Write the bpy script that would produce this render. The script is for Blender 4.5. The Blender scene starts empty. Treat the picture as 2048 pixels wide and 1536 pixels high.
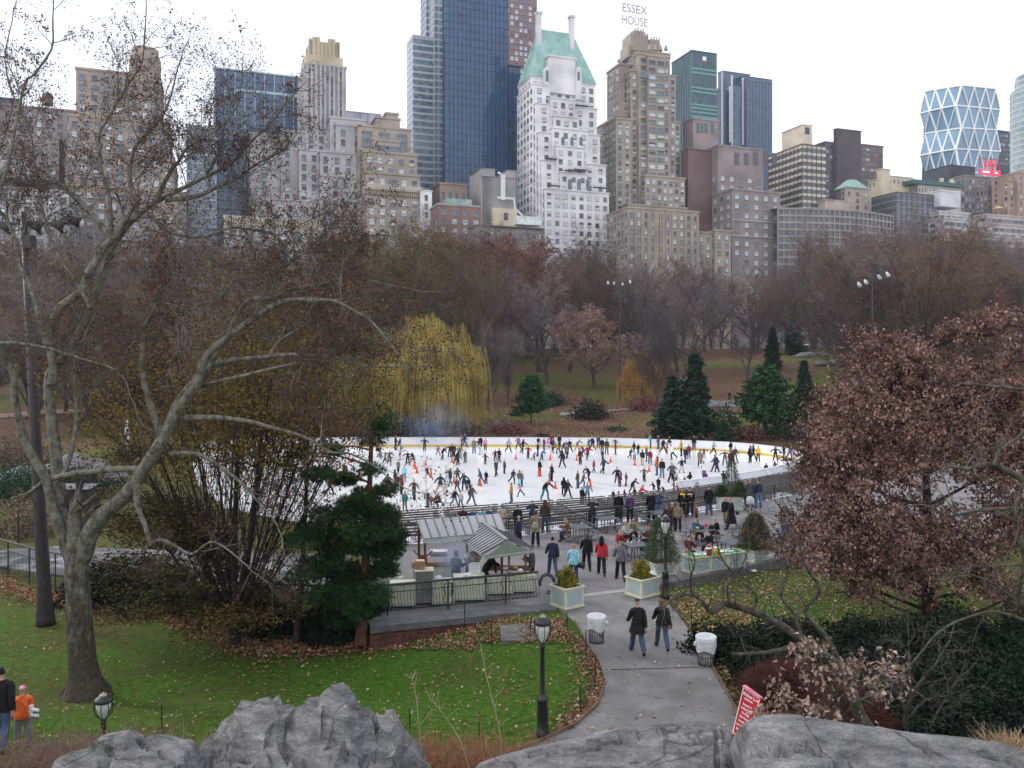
import bpy, bmesh, math, random
from mathutils import Vector, Matrix, noise
R = math.radians
S = bpy.context.scene
COL = S.collection
rnd = random.Random(7)
# ------------------------------------------------------------------ camera
CZ = 9.8; F = 1655.0; HY = 727.0
cd = bpy.data.cameras.new('camera'); cam = bpy.data.objects.new('camera', cd); COL.objects.link(cam)
cam.location = (0, 0, CZ); cam.rotation_euler = (R(90), 0, 0)
cd.sensor_width = 36; cd.lens = 36 * F / 2048; cd.shift_y = -(768 - HY) / 2048
cd.clip_start = 0.1; cd.clip_end = 6000
S.camera = cam
# ------------------------------------------------------------------ world, sun, exposure
W = bpy.data.worlds.new('World'); S.world = W; W.use_nodes = True
nt = W.node_tree; nt.nodes.clear()
sky = nt.nodes.new('ShaderNodeTexSky'); sky.sky_type = 'NISHITA'; sky.sun_disc = False
sky.sun_elevation = R(32); sky.sun_rotation = R(205)
bg = nt.nodes.new('ShaderNodeBackground'); bg.inputs['Strength'].default_value = 0.05
bg2 = nt.nodes.new('ShaderNodeBackground'); bg2.inputs['Color'].default_value = (0.965, 0.965, 1.0, 1); bg2.inputs['Strength'].default_value = 0.80
ad = nt.nodes.new('ShaderNodeAddShader'); wo = nt.nodes.new('ShaderNodeOutputWorld')
nt.links.new(sky.outputs[0], bg.inputs['Color']); nt.links.new(bg.outputs[0], ad.inputs[0]); nt.links.new(bg2.outputs[0], ad.inputs[1])
nt.links.new(ad.outputs[0], wo.inputs['Surface'])
sl = bpy.data.lights.new('sun', 'SUN'); sl.energy = 1.4; sl.angle = R(14); sl.color = (1, 0.96, 0.9)
so = bpy.data.objects.new('sun', sl); COL.objects.link(so); so.rotation_euler = (R(58), 0, R(-115))
S.view_settings.view_transform = 'Standard'; S.view_settings.look = 'None'
S.view_settings.exposure = 0.5; S.view_settings.gamma = 1
S.render.film_transparent = False
# ------------------------------------------------------------------ pixel <-> world
def P(px, py, d): return Vector(((px - 1024) / F * d, d, CZ - (py - HY) / F * d))
def G(px, py, z=0.0):
    d = (CZ - z) * F / (py - HY); return Vector(((px - 1024) / F * d, d, z))
# ------------------------------------------------------------------ materials
MC = {}
def mat(name, col, rough=0.85, var=0.18, scale=3.0, bump=0.0, bscale=None, metal=0.0, spec=0.3, col2=None, emit=None, detail=4, patch=None, alpha=None, crk=None):
    if name in MC: return MC[name]
    m = bpy.data.materials.new(name); m.use_nodes = True; n = m.node_tree; b = n.nodes['Principled BSDF']
    b.inputs['Roughness'].default_value = rough; b.inputs['Metallic'].default_value = metal
    b.inputs['Specular IOR Level'].default_value = spec
    if alpha is not None: b.inputs['Alpha'].default_value = alpha
    tc = n.nodes.new('ShaderNodeTexCoord'); nz = n.nodes.new('ShaderNodeTexNoise')
    nz.inputs['Scale'].default_value = scale; nz.inputs['Detail'].default_value = detail
    n.links.new(tc.outputs['Object'], nz.inputs['Vector'])
    rp = n.nodes.new('ShaderNodeValToRGB'); c2 = col2 or tuple(min(1, c * (1 + var * 1.6)) for c in col)
    rp.color_ramp.elements[0].position = 0.32; rp.color_ramp.elements[1].position = 0.68
    rp.color_ramp.elements[0].color = tuple(c * (1 - var) for c in col) + (1,); rp.color_ramp.elements[1].color = tuple(c2) + (1,)
    n.links.new(nz.outputs[0], rp.inputs[0]); out = rp.outputs[0]
    if patch:
        n2 = n.nodes.new('ShaderNodeTexNoise'); n2.inputs['Scale'].default_value = patch[1]; n2.inputs['Detail'].default_value = 5
        n.links.new(tc.outputs['Object'], n2.inputs['Vector'])
        r2 = n.nodes.new('ShaderNodeValToRGB'); r2.color_ramp.elements[0].position = patch[2]; r2.color_ramp.elements[1].position = patch[2] + patch[3]
        mx = n.nodes.new('ShaderNodeMix'); mx.data_type = 'RGBA'; n.links.new(n2.outputs[0], r2.inputs[0]); n.links.new(r2.outputs[0], mx.inputs[0])
        n.links.new(out, mx.inputs[6]); mx.inputs[7].default_value = tuple(patch[0]) + (1,); out = mx.outputs[2]
    if crk:   # thin wandering cracks
        dn = n.nodes.new('ShaderNodeTexNoise'); dn.inputs['Scale'].default_value = crk * 2; dn.inputs['Detail'].default_value = 6; n.links.new(tc.outputs['Object'], dn.inputs['Vector']); vm = n.nodes.new('ShaderNodeVectorMath'); vm.operation = 'MULTIPLY_ADD'; vm.inputs[1].default_value = (1 / crk * .5,) * 3; n.links.new(dn.outputs['Color'], vm.inputs[0]); n.links.new(tc.outputs['Object'], vm.inputs[2])
        vo = n.nodes.new('ShaderNodeTexVoronoi'); vo.feature = 'DISTANCE_TO_EDGE'; vo.inputs['Scale'].default_value = crk; n.links.new(vm.outputs[0], vo.inputs['Vector']); cr = n.nodes.new('ShaderNodeValToRGB'); cr.color_ramp.elements[0].color = (.35, .35, .35, 1); cr.color_ramp.elements[1].position = .008; n.links.new(vo.outputs[0], cr.inputs[0])
        mm = n.nodes.new('ShaderNodeMix'); mm.data_type = 'RGBA'; mm.blend_type = 'MULTIPLY'; mm.inputs[0].default_value = .42; n.links.new(out, mm.inputs[6]); n.links.new(cr.outputs[0], mm.inputs[7]); out = mm.outputs[2]
    n.links.new(out, b.inputs['Base Color'])
    if bump:
        bp = n.nodes.new('ShaderNodeBump'); bp.inputs['Strength'].default_value = bump; bp.inputs['Distance'].default_value = 0.05
        nb = n.nodes.new('ShaderNodeTexNoise'); nb.inputs['Scale'].default_value = bscale or scale * 6; nb.inputs['Detail'].default_value = 6
        n.links.new(tc.outputs['Object'], nb.inputs['Vector']); n.links.new(nb.outputs[0], bp.inputs['Height']); n.links.new(bp.outputs[0], b.inputs['Normal'])
    if emit:
        b.inputs['Emission Color'].default_value = tuple(emit[:3]) + (1,); b.inputs['Emission Strength'].default_value = emit[3]
    MC[name] = m; return m
def glass_grid(name, lo, hi, sx, sz, sy=None, rough=0.12, spec=0.6, band=None, bandcol=None, bandw=0.4):
    """curtain wall glass: every pane gets its own tone, from cells of the wall's own coordinates"""
    if name in MC: return MC[name]
    m = bpy.data.materials.new(name); m.use_nodes = True; n = m.node_tree; b = n.nodes['Principled BSDF']
    b.inputs['Roughness'].default_value = rough; b.inputs['Specular IOR Level'].default_value = spec
    tc = n.nodes.new('ShaderNodeTexCoord'); mp = n.nodes.new('ShaderNodeVectorMath'); mp.operation = 'DIVIDE'
    mp.inputs[1].default_value = (sx, sy or sx, sz); n.links.new(tc.outputs['Object'], mp.inputs[0])
    fl = n.nodes.new('ShaderNodeVectorMath'); fl.operation = 'FLOOR'; n.links.new(mp.outputs[0], fl.inputs[0])
    wn = n.nodes.new('ShaderNodeTexWhiteNoise'); wn.noise_dimensions = '3D'; n.links.new(fl.outputs[0], wn.inputs['Vector'])
    big = n.nodes.new('ShaderNodeTexNoise'); big.inputs['Scale'].default_value = 0.03; n.links.new(tc.outputs['Object'], big.inputs['Vector'])
    ma = n.nodes.new('ShaderNodeMath'); ma.operation = 'MULTIPLY_ADD'; ma.inputs[1].default_value = 0.35; n.links.new(wn.outputs[0], ma.inputs[0])
    mb = n.nodes.new('ShaderNodeMath'); mb.operation = 'MULTIPLY'; mb.inputs[1].default_value = 0.65; n.links.new(big.outputs[0], mb.inputs[0]); n.links.new(mb.outputs[0], ma.inputs[2])
    rp = n.nodes.new('ShaderNodeValToRGB'); rp.color_ramp.elements[0].position = 0.25; rp.color_ramp.elements[1].position = 0.75
    rp.color_ramp.elements[0].color = tuple(lo) + (1,); rp.color_ramp.elements[1].color = tuple(hi) + (1,)
    n.links.new(ma.outputs[0], rp.inputs[0]); n.links.new(rp.outputs[0], b.inputs['Base Color'])
    MC[name] = m; return m
# ------------------------------------------------------------------ mesh builder
class MB:
    def __init__(s): s.v = []; s.f = []; s.m = []
    def face(s, pts, mi=0):
        i = len(s.v); s.v += [tuple(p) for p in pts]; s.f.append(tuple(range(i, i + len(pts)))); s.m.append(mi)
    def box(s, x0, x1, y0, y1, z0, z1, mi=0, skip=''):
        i = len(s.v)
        s.v += [(x0, y0, z0), (x1, y0, z0), (x1, y1, z0), (x0, y1, z0), (x0, y0, z1), (x1, y0, z1), (x1, y1, z1), (x0, y1, z1)]
        for k, q in (('b', (0, 3, 2, 1)), ('t', (4, 5, 6, 7)), ('f', (0, 1, 5, 4)), ('r', (1, 2, 6, 5)), ('k', (2, 3, 7, 6)), ('l', (3, 0, 4, 7))):
            if k in skip: continue
            s.f.append(tuple(i + a for a in q)); s.m.append(mi)
        return s
    def obox(s, M, sx, sy, sz, mi=0):
        i = len(s.v)
        for z in (-.5, .5):
            for x, y in ((-.5, -.5), (.5, -.5), (.5, .5), (-.5, .5)): s.v.append(tuple(M @ Vector((x * sx, y * sy, z * sz))))
        for q in ((0, 3, 2, 1), (4, 5, 6, 7), (0, 1, 5, 4), (1, 2, 6, 5), (2, 3, 7, 6), (3, 0, 4, 7)):
            s.f.append(tuple(i + a for a in q)); s.m.append(mi)
        return s
    def beam(s, a, b, w, h=None, mi=0):
        a = Vector(a); b = Vector(b); d = b - a; L = d.length
        if L < 1e-6: return s
        q = d.to_track_quat('X', 'Z').to_matrix().to_4x4(); q.translation = (a + b) / 2
        return s.obox(q, L, w, h or w, mi)
    def tube(s, pts, rad, n=6, mi=0, cap=True, close=False):
        pts = [Vector(p) for p in pts]; k = len(pts)
        if not hasattr(rad, '__len__'): rad = [rad] * k
        i0 = len(s.v); up = None
        for j in range(k):
            a = pts[max(0, j - 1)] if not close else pts[(j - 1) % k]; b = pts[min(k - 1, j + 1)] if not close else pts[(j + 1) % k]
            t = (b - a)
            if t.length < 1e-9: t = Vector((0, 0, 1))
            t.normalize()
            if up is None: up = t.orthogonal().normalized()
            up = up - t * up.dot(t)
            if up.length < 1e-6: up = t.orthogonal()
            up.normalize(); sd = t.cross(up); r = rad[j]
            for c in range(n):
                an = 2 * math.pi * c / n; s.v.append(tuple(pts[j] + up * (math.cos(an) * r) + sd * (math.sin(an) * r)))
        for j in range(k if close else k - 1):
            a = i0 + j * n; b = i0 + ((j + 1) % k) * n
            for c in range(n):
                d = (c + 1) % n; s.f.append((a + c, a + d, b + d, b + c)); s.m.append(mi)
        if cap and not close and n > 2:
            s.f.append(tuple(i0 + c for c in range(n))[::-1]); s.m.append(mi)
            s.f.append(tuple(i0 + (k - 1) * n + c for c in range(n))); s.m.append(mi)
        return s
    def lathe(s, prof, n=12, c=(0, 0), mi=0, cap=True, sx=1, sy=1):
        i0 = len(s.v); k = len(prof)
        for r, z in prof:
            for j in range(n):
                a = 2 * math.pi * j / n; s.v.append((c[0] + math.cos(a) * r * sx, c[1] + math.sin(a) * r * sy, z))
        for q in range(k - 1):
            for j in range(n):
                d = (j + 1) % n; s.f.append((i0 + q * n + j, i0 + q * n + d, i0 + (q + 1) * n + d, i0 + (q + 1) * n + j)); s.m.append(mi)
        if cap:
            s.f.append(tuple(i0 + j for j in range(n))[::-1]); s.m.append(mi); s.f.append(tuple(i0 + (k - 1) * n + j for j in range(n))); s.m.append(mi)
        return s
    def poly(s, pts, z0, z1, mi=0, mt=None):
        n = len(pts); a = sum(pts[i][0] * pts[(i + 1) % n][1] - pts[(i + 1) % n][0] * pts[i][1] for i in range(n))
        if a < 0: pts = pts[::-1]
        i = len(s.v); s.v += [(p[0], p[1], z0) for p in pts] + [(p[0], p[1], z1) for p in pts]
        for j in range(n):
            d = (j + 1) % n; s.f.append((i + j, i + d, i + n + d, i + n + j)); s.m.append(mi)
        s.f.append(tuple(i + n + j for j in range(n))); s.m.append(mi if mt is None else mt)
        return s
    def mesh(s, name, mats, smooth=False):
        me = bpy.data.meshes.new(name); me.from_pydata(s.v, [], s.f)
        for m in (mats if isinstance(mats, (list, tuple)) else [mats]): me.materials.append(m)
        if len(me.materials) > 1: me.polygons.foreach_set('material_index', s.m)
        if smooth: me.polygons.foreach_set('use_smooth', [True] * len(me.polygons))
        me.update(); return me
    def build(s, name, mats, parent=None, smooth=False):
        return add(name, s.mesh(name, mats, smooth), parent)
def add(name, me, parent=None, loc=None, rot=None, scale=None):
    o = bpy.data.objects.new(name, me); COL.objects.link(o)
    if parent is not None: o.parent = parent
    if loc is not None: o.location = loc
    if rot is not None: o.rotation_euler = rot
    if scale is not None: o.scale = scale
    return o
def empty(name, loc=(0, 0, 0), rz=0.0):
    o = bpy.data.objects.new(name, None); COL.objects.link(o); o.location = loc; o.rotation_euler = (0, 0, rz); o.empty_display_size = 0.3; return o
def tag(o, label=None, cat=None, group=None, kind=None):
    if label: o['label'] = label
    if cat: o['category'] = cat
    if group: o['group'] = group
    if kind: o['kind'] = kind
    return o
def copy_tree(o, parent=None):
    c = o.copy(); COL.objects.link(c); c.parent = parent
    for ch in o.children: copy_tree(ch, c)
    return c
def kids(o):
    r = [o]
    for c in o.children: r += kids(c)
    return r
def text_mesh(txt, size, depth=0.02, name='lettering', align='CENTER', shear=0.0, bold=0.0):
    cu = bpy.data.curves.new('t', 'FONT'); cu.body = txt; cu.size = size; cu.extrude = depth; cu.align_x = align; cu.align_y = 'CENTER'; cu.shear = shear; cu.offset = bold
    ob = bpy.data.objects.new('t', cu); COL.objects.link(ob); dg = bpy.context.evaluated_depsgraph_get(); dg.update()
    me = bpy.data.meshes.new_from_object(ob.evaluated_get(dg)); me.name = name; bpy.data.objects.remove(ob); return me
ORD = ['', 'first', 'second', 'third', 'fourth', 'fifth', 'sixth', 'seventh', 'eighth', 'ninth', 'tenth', 'eleventh', 'twelfth', 'thirteenth', 'fourteenth', 'fifteenth', 'sixteenth', 'seventeenth', 'eighteenth', 'nineteenth', 'twentieth']
# ------------------------------------------------------------------ ground shapes
ZI = -1.2
RINK = [G(x, y, ZI) for x, y in ((400, 905), (450, 898), (560, 894.5), (760, 893), (1000, 893), (1200, 894), (1300, 897), (1450, 903), (1540, 912), (1590, 922), (1606, 933), (1585, 945), (1540, 957), (1480, 969), (1350, 988), (1200, 1003), (1000, 1018), (800, 1035), (600, 1040), (450, 1012), (395, 965), (385, 925))]
def sm(t): t = max(0.0, min(1.0, t)); return t * t * (3 - 2 * t)
def hill(x, y):
    d = y - 112 + max(0, x - 15) * 0.55
    z = -1.0
    if d > 0: z += 0.105 * d if d < 140 else 14.7 + (d - 140) * 0.004
    if d > 0: z += (noise.noise(Vector((x * .03, y * .03, 0))) * 1.6 + noise.noise(Vector((x * .1, y * .1, 3))) * .5) * sm(d / 25)
    return z
def inpoly(x, y, poly):
    c = False; j = len(poly) - 1
    for i in range(len(poly)):
        a = poly[i]; b = poly[j]
        if (a[1] > y) != (b[1] > y) and x < (b[0] - a[0]) * (y - a[1]) / (b[1] - a[1]) + a[0]: c = not c
        j = i
    return c
TER_NEAR = [G(745, 1247), G(1105, 1212), G(1150, 1196), G(1262, 1182), G(1310, 1170), G(1570, 1115), G(2048, 1070), G(2400, 1040)]
TER_FAR = [G(2400, 860), G(1900, 930), G(1750, 955), G(1610, 985), G(1500, 1008), G(1400, 1026), G(1270, 1045), G(1090, 1068), G(950, 1080), G(800, 1090), G(740, 1094)]
TERR = TER_NEAR + TER_FAR
def ground(x, y):
    if y > 105: return hill(x, y)
    if y < 18.5: return max(-.02, (18.3 - y) * .42) if y > 1 else 7.2
    if y < 34:
        z = -0.85 * sm((1.2 - x) / 7.0) * sm((y - 22) / 5)
        z += -1.3 * sm((24.0 - y) / 3.0) * sm((-6 - x) / 3.0)
        if x > 4.5: z -= 0.25 * sm((x - 4.5) / 5)
    else:
        z = -0.85 * sm((1.2 - x) / 7.0)
        if x > 4.5: z -= 0.25 * sm((x - 4.5) / 5)
        z = z + (-1.34 - z) * sm((y - 44) / 14)
    return z
def gz(x, y):
    if y < 105 and not (x > 28 and y > 96): return ground(x, y) - .035
    if inpoly(x, y - 3, RINK): return ZI - .2
    return ground(x, y)
# terrain sheet, dense near, reaching the horizon
ys = [-20 + i * 2.5 for i in range(12)] + [10 + i * 0.8 for i in range(50)] + [50 + i * 2.0 for i in range(125)] + [310, 340, 400, 500, 700, 1000, 1400]
mb = MB(); rows = []
for y in ys:
    hw = max(40, abs(y) * 1.05 + 30); nx = 120; row = []
    for i in range(nx + 1):
        x = -hw + 2 * hw * i / nx; row.append(len(mb.v)); mb.v.append((x, y, gz(x, y) - abs(noise.noise(Vector((x * .4, y * .4, 0)))) * .05))
    rows.append(row)
for a, b in zip(rows, rows[1:]):
    for i in range(len(a) - 1): mb.f.append((a[i], a[i + 1], b[i + 1], b[i])); mb.m.append(0)
def ground_mat():
    m = bpy.data.materials.new('park_ground'); m.use_nodes = True; n = m.node_tree; b = n.nodes['Principled BSDF']; b.inputs['Roughness'].default_value = 0.95; b.inputs['Specular IOR Level'].default_value = 0.1
    tc = n.nodes.new('ShaderNodeTexCoord')
    def nz(sc, de=5):
        q = n.nodes.new('ShaderNodeTexNoise'); q.inputs['Scale'].default_value = sc; q.inputs['Detail'].default_value = de; n.links.new(tc.outputs['Object'], q.inputs['Vector']); return q.outputs[0]
    def ramp(i, stops):
        q = n.nodes.new('ShaderNodeValToRGB'); e = q.color_ramp.elements
        e[0].position = stops[0][0]; e[0].color = stops[0][1] + (1,); e[1].position = stops[-1][0]; e[1].color = stops[-1][1] + (1,)
        for p_, c_ in stops[1:-1]: k = e.new(p_); k.color = c_ + (1,)
        n.links.new(i, q.inputs[0]); return q.outputs[0]
    def mix(f, a, c):
        q = n.nodes.new('ShaderNodeMix'); q.data_type = 'RGBA'; n.links.new(f, q.inputs[0]); n.links.new(a, q.inputs[6]); n.links.new(c, q.inputs[7]); return q.outputs[2]
    grass = ramp(nz(6), [(0.3, (.028, .072, .008)), (0.5, (.052, .122, .012)), (0.7, (.08, .152, .02))])
    olive = ramp(nz(3), [(0.3, (.05, .05, .014)), (0.7, (.095, .10, .028))])
    leaf = ramp(nz(5, 8), [(0.3, (.045, .026, .018)), (0.5, (.12, .07, .045)), (0.72, (.2, .125, .085))])
    sep = n.nodes.new('ShaderNodeSeparateXYZ'); n.links.new(tc.outputs['Object'], sep.inputs[0])
    def mr(src, a, b_, c=0, d=1):
        q = n.nodes.new('ShaderNodeMapRange'); q.inputs[1].default_value = a; q.inputs[2].default_value = b_; q.inputs[3].default_value = c; q.inputs[4].default_value = d; n.links.new(src, q.inputs[0]); return q.outputs[0]
    def mth(op, a, c):
        q = n.nodes.new('ShaderNodeMath'); q.operation = op
        for i, z in enumerate((a, c)):
            if isinstance(z, (int, float)): q.inputs[i].default_value = z
            else: n.links.new(z, q.inputs[i])
        return q.outputs[0]
    far = mth('MAXIMUM', mr(sep.outputs['Y'], 30, 46), mr(sep.outputs['X'], -3, -15, 0, .38))
    near = mix(ramp(mth('ADD', mth('MULTIPLY', far, .5), mth('ADD', mth('MULTIPLY', nz(0.25, 4), .8), mth('MULTIPLY', nz(2.2, 5), .55))), [(0.68, (0, 0, 0)), (1.15, (1, 1, 1))]), grass, olive)
    hillm = mth('GREATER_THAN', sep.outputs['Y'], 100)
    n1 = ramp(nz(0.035, 4), [(0.48, (0, 0, 0)), (0.56, (1, 1, 1))])
    olive2 = ramp(nz(2), [(0.3, (.060, .062, .018)), (0.7, (.125, .135, .042))]); hl = mix(n1, leaf, olive2)
    n.links.new(mix(hillm, near, hl), b.inputs['Base Color'])
    bp = n.nodes.new('ShaderNodeBump'); bp.inputs['Strength'].default_value = 0.6; bp.inputs['Distance'].default_value = .06; n.links.new(nz(25, 6), bp.inputs['Height']); n.links.new(bp.outputs[0], b.inputs['Normal'])
    return m
tag(mb.build('ground', ground_mat(), smooth=True), 'grass and leaf covered park ground rising beyond the rink', kind='structure')
# ice
M_ice = mat('ice', (.88, .89, .91), rough=.16, var=.05, scale=.25, spec=.5, patch=((.90, .92, .95), .8, .45, .2))
b_ = MB(); b_.poly(RINK, ZI - .5, ZI); tag(b_.build('ice', M_ice), 'bright white skating ice', kind='structure')
# terrace paving
def paver_mat():
    m = bpy.data.materials.new('hexagon_pavers'); m.use_nodes = True; n = m.node_tree; b = n.nodes['Principled BSDF']; b.inputs['Roughness'].default_value = .6; b.inputs['Specular IOR Level'].default_value = .35
    tc = n.nodes.new('ShaderNodeTexCoord'); v = n.nodes.new('ShaderNodeTexVoronoi'); v.inputs['Scale'].default_value = 5.5; v.inputs['Randomness'].default_value = .12; v.feature = 'DISTANCE_TO_EDGE'
    n.links.new(tc.outputs['Object'], v.inputs['Vector'])
    r = n.nodes.new('ShaderNodeValToRGB'); r.color_ramp.elements[0].position = .0; r.color_ramp.elements[1].position = .07; r.color_ramp.elements[0].color = (.11, .105, .105, 1); r.color_ramp.elements[1].color = (.205, .196, .2, 1)
    z = n.nodes.new('ShaderNodeTexNoise'); z.inputs['Scale'].default_value = .5; z.inputs['Detail'].default_value = 6; n.links.new(tc.outputs['Object'], z.inputs['Vector'])
    r2 = n.nodes.new('ShaderNodeValToRGB'); r2.color_ramp.elements[0].position = .35; r2.color_ramp.elements[1].position = .65; r2.color_ramp.elements[0].color = (.7, .7, .72, 1); r2.color_ramp.elements[1].color = (1.1, 1.08, 1.08, 1)
    mx = n.nodes.new('ShaderNodeMix'); mx.data_type = 'RGBA'; mx.blend_type = 'MULTIPLY'; mx.inputs[0].default_value = 1
    n.links.new(v.outputs[0], r.inputs[0]); n.links.new(z.outputs[0], r2.inputs[0]); n.links.new(r.outputs[0], mx.inputs[6]); n.links.new(r2.outputs[0], mx.inputs[7]); n.links.new(mx.outputs[2], b.inputs['Base Color'])
    return m
b_ = MB(); b_.poly(TERR, -1.6, 0.0); tag(b_.build('terrace_pavement', paver_mat()), 'grey hexagonal paver terrace', kind='structure')
M_asph = mat('asphalt_path', (.20, .192, .187), rough=.75, var=.12, scale=1.2, bump=.3, bscale=60, patch=((.145, .138, .133), .7, .45, .2), crk=.28)
PATH_L = [(1112, 1213), (1150, 1243), (1172, 1285), (1198, 1325), (1211, 1365), (1196, 1410), (1152, 1450), (1080, 1484), (960, 1530), (700, 1620), (400, 1690), (0, 1760)]
PATH_R = [(1300, 1179), (1345, 1215), (1385, 1268), (1418, 1325), (1442, 1365), (1468, 1413), (1482, 1450), (1510, 1540), (1560, 1700), (1560, 1950)]
PATH = [G(*p) for p in PATH_L] + [G(-200, 1960)] + [G(*p) for p in PATH_R[::-1]]
PATH.append(G(1262, 1181.5)); PATH.append(G(1150, 1195.5))
b_ = MB(); b_.poly(PATH, -.3, -.006); tag(b_.build('path', M_asph), 'smooth grey asphalt path leading to the terrace', kind='structure')
M_conc = mat('pale_concrete', (.30, .295, .29), var=.12, scale=2, bump=.2)
M_stone = mat('grey_curb_stone', (.11, .112, .118), var=.2, scale=2.5, bump=.4)
# light strip of concrete where path meets terrace + stone curb
b_ = MB()
for (a, c) in (((1150, 1196), (1262, 1182)),):
    p, q = G(*a), G(*c); b_.poly([p, q, q + Vector((0, .45, 0)), p + Vector((0, .45, 0))], -.05, .004)
tag(b_.build('path_joint_strip', M_conc), 'pale concrete strip between path and terrace', kind='structure')
b_ = MB(); p, q = G(1212, 1340), G(1425, 1334); b_.poly([p, q, q + Vector((0, .05, 0)), p + Vector((0, .05, 0))], -.05, .0005)
tag(b_.build('path_expansion_joint', mat('dark_joint', (.03, .028, .026)), ), 'dark joint line across the asphalt path', kind='structure')
M_steel = mat('rust_edge', (.16, .11, .08), rough=.7)
for nm, pl, lab in (('path_edging', PATH_L[1:9], 'thin edging along the left side of the path'), ('path_edging', PATH_R[3:8], 'thin edging along the right side of the path')):
    b_ = MB(); pts = [G(*p) for p in pl]
    for a, c in zip(pts, pts[1:]): b_.beam((a.x, a.y, .02), (c.x, c.y, .02), .035, .12)
    tag(b_.build(nm, M_steel), lab, kind='structure')
# stone curb all along the terrace near edge
def strip(pts, w, z0, z1, mb, off=0.0):
    """solid band laid along a polyline, w wide on its near (camera) side"""
    for a, c in zip(pts, pts[1:]):
        d = Vector((c[0] - a[0], c[1] - a[1], 0)); L = d.length
        if L < .01: continue
        d.normalize(); nrm = Vector((d.y, -d.x, 0))
        if nrm.y > 0: nrm = -nrm
        A = Vector((a[0], a[1], 0)) + nrm * off; C = Vector((c[0], c[1], 0)) + nrm * off
        mb.poly([A, C, C + nrm * w, A + nrm * w], z0, z1)
M_brick = mat('weathered_red_brick', (.10, .045, .035), var=.35, scale=6, bump=.5, bscale=30)
b_ = MB(); strip([G(738, 1249), G(1108, 1213)], .30, -1.1, -.22, b_, .02); w_ = b_.build('retaining_wall', M_brick)
tag(w_, 'low dark red brick retaining wall under the food stand terrace', 'wall')
b_ = MB(); strip([G(738, 1249), G(1108, 1213)], .85, -.215, .03, b_, -.45); b_.build('coping_and_shade', M_stone, w_)  # coping widened inward over the pavers; dark stone stands in for shade there
b_ = MB(); strip([G(1308, 1171), G(1440, 1143), G(1570, 1115.5), G(1780, 1094), G(2048, 1070.5)], .32, -.6, .10, b_, .0)
tag(b_.build('terrace_curb', M_stone), 'grey granite curb edging the right lawn below the terrace', 'curb')
# drive behind the left fence
b_ = MB(); b_.poly([G(-300, 1180, -.8), G(-60, 1125, -.8), G(120, 1150, -.8), G(420, 1190, -.8), G(700, 1180, -.8), G(700, 1110, -.8), G(330, 1100, -.8), (-26, 48), (-30, 47), G(-300, 1080, -.8)], -1.1, -.79)
tag(b_.build('service_drive', mat('drive', (.10, .10, .105), var=.2, scale=1.5, patch=((.3, .3, .32), .6, .56, .08))), 'dark asphalt service drive behind the left fence', kind='structure')
b_ = MB(); b_.poly([G(1000, 1250), G(1082, 1245), G(1118, 1268), G(1085, 1279), G(1002, 1281)], -.4, .0); tag(b_.build('concrete_pad', mat('dull_pad', (.13, .125, .12), var=.3, scale=2)), 'grey concrete slab inside the fenced patch below the food stand', kind='structure')
# paths on the far hill
def ribbon(name, pts, w, m, lab, lift=.12):
    b = MB(); P_ = []
    for a, c in zip(pts, pts[1:]):
        for k in range(12):
            t = k / 12; P_.append((a[0] + (c[0] - a[0]) * t, a[1] + (c[1] - a[1]) * t))
    P_.append(pts[-1]); L = []
    for i, p in enumerate(P_):
        q = P_[min(i + 1, len(P_) - 1)]; o = P_[max(0, i - 1)]; d = Vector((q[0] - o[0], q[1] - o[1])); d.normalize(); n_ = Vector((-d.y, d.x)) * w / 2
        L.append(((p[0] + n_.x, p[1] + n_.y), (p[0] - n_.x, p[1] - n_.y)))
    for (a, a2), (c, c2) in zip(L, L[1:]):
        b.face([(q[0], q[1], hill(q[0], q[1]) + lift) for q in (a, c, c2, a2)])
    for i in range(len(b.f)):
        vs = b.f[i]; v0 = Vector(b.v[vs[0]]); n_ = (Vector(b.v[vs[1]]) - v0).cross(Vector(b.v[vs[2]]) - v0)
        if n_.z < 0: b.f[i] = vs[::-1]
    tag(b.build(name, m), lab, kind='structure')
ribbon('hill_path', [(8, 138), (22, 136), (34, 128), (48, 122), (62, 118)], 3.2, M_asph, 'grey footpath crossing the far bank')
ribbon('leafy_path', [(-90, 135), (-60, 138), (-35, 143), (-10, 146)], 5, mat('leafy_path', (.24, .165, .13), var=.2, scale=3), 'leaf covered path on the far left bank')
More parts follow.
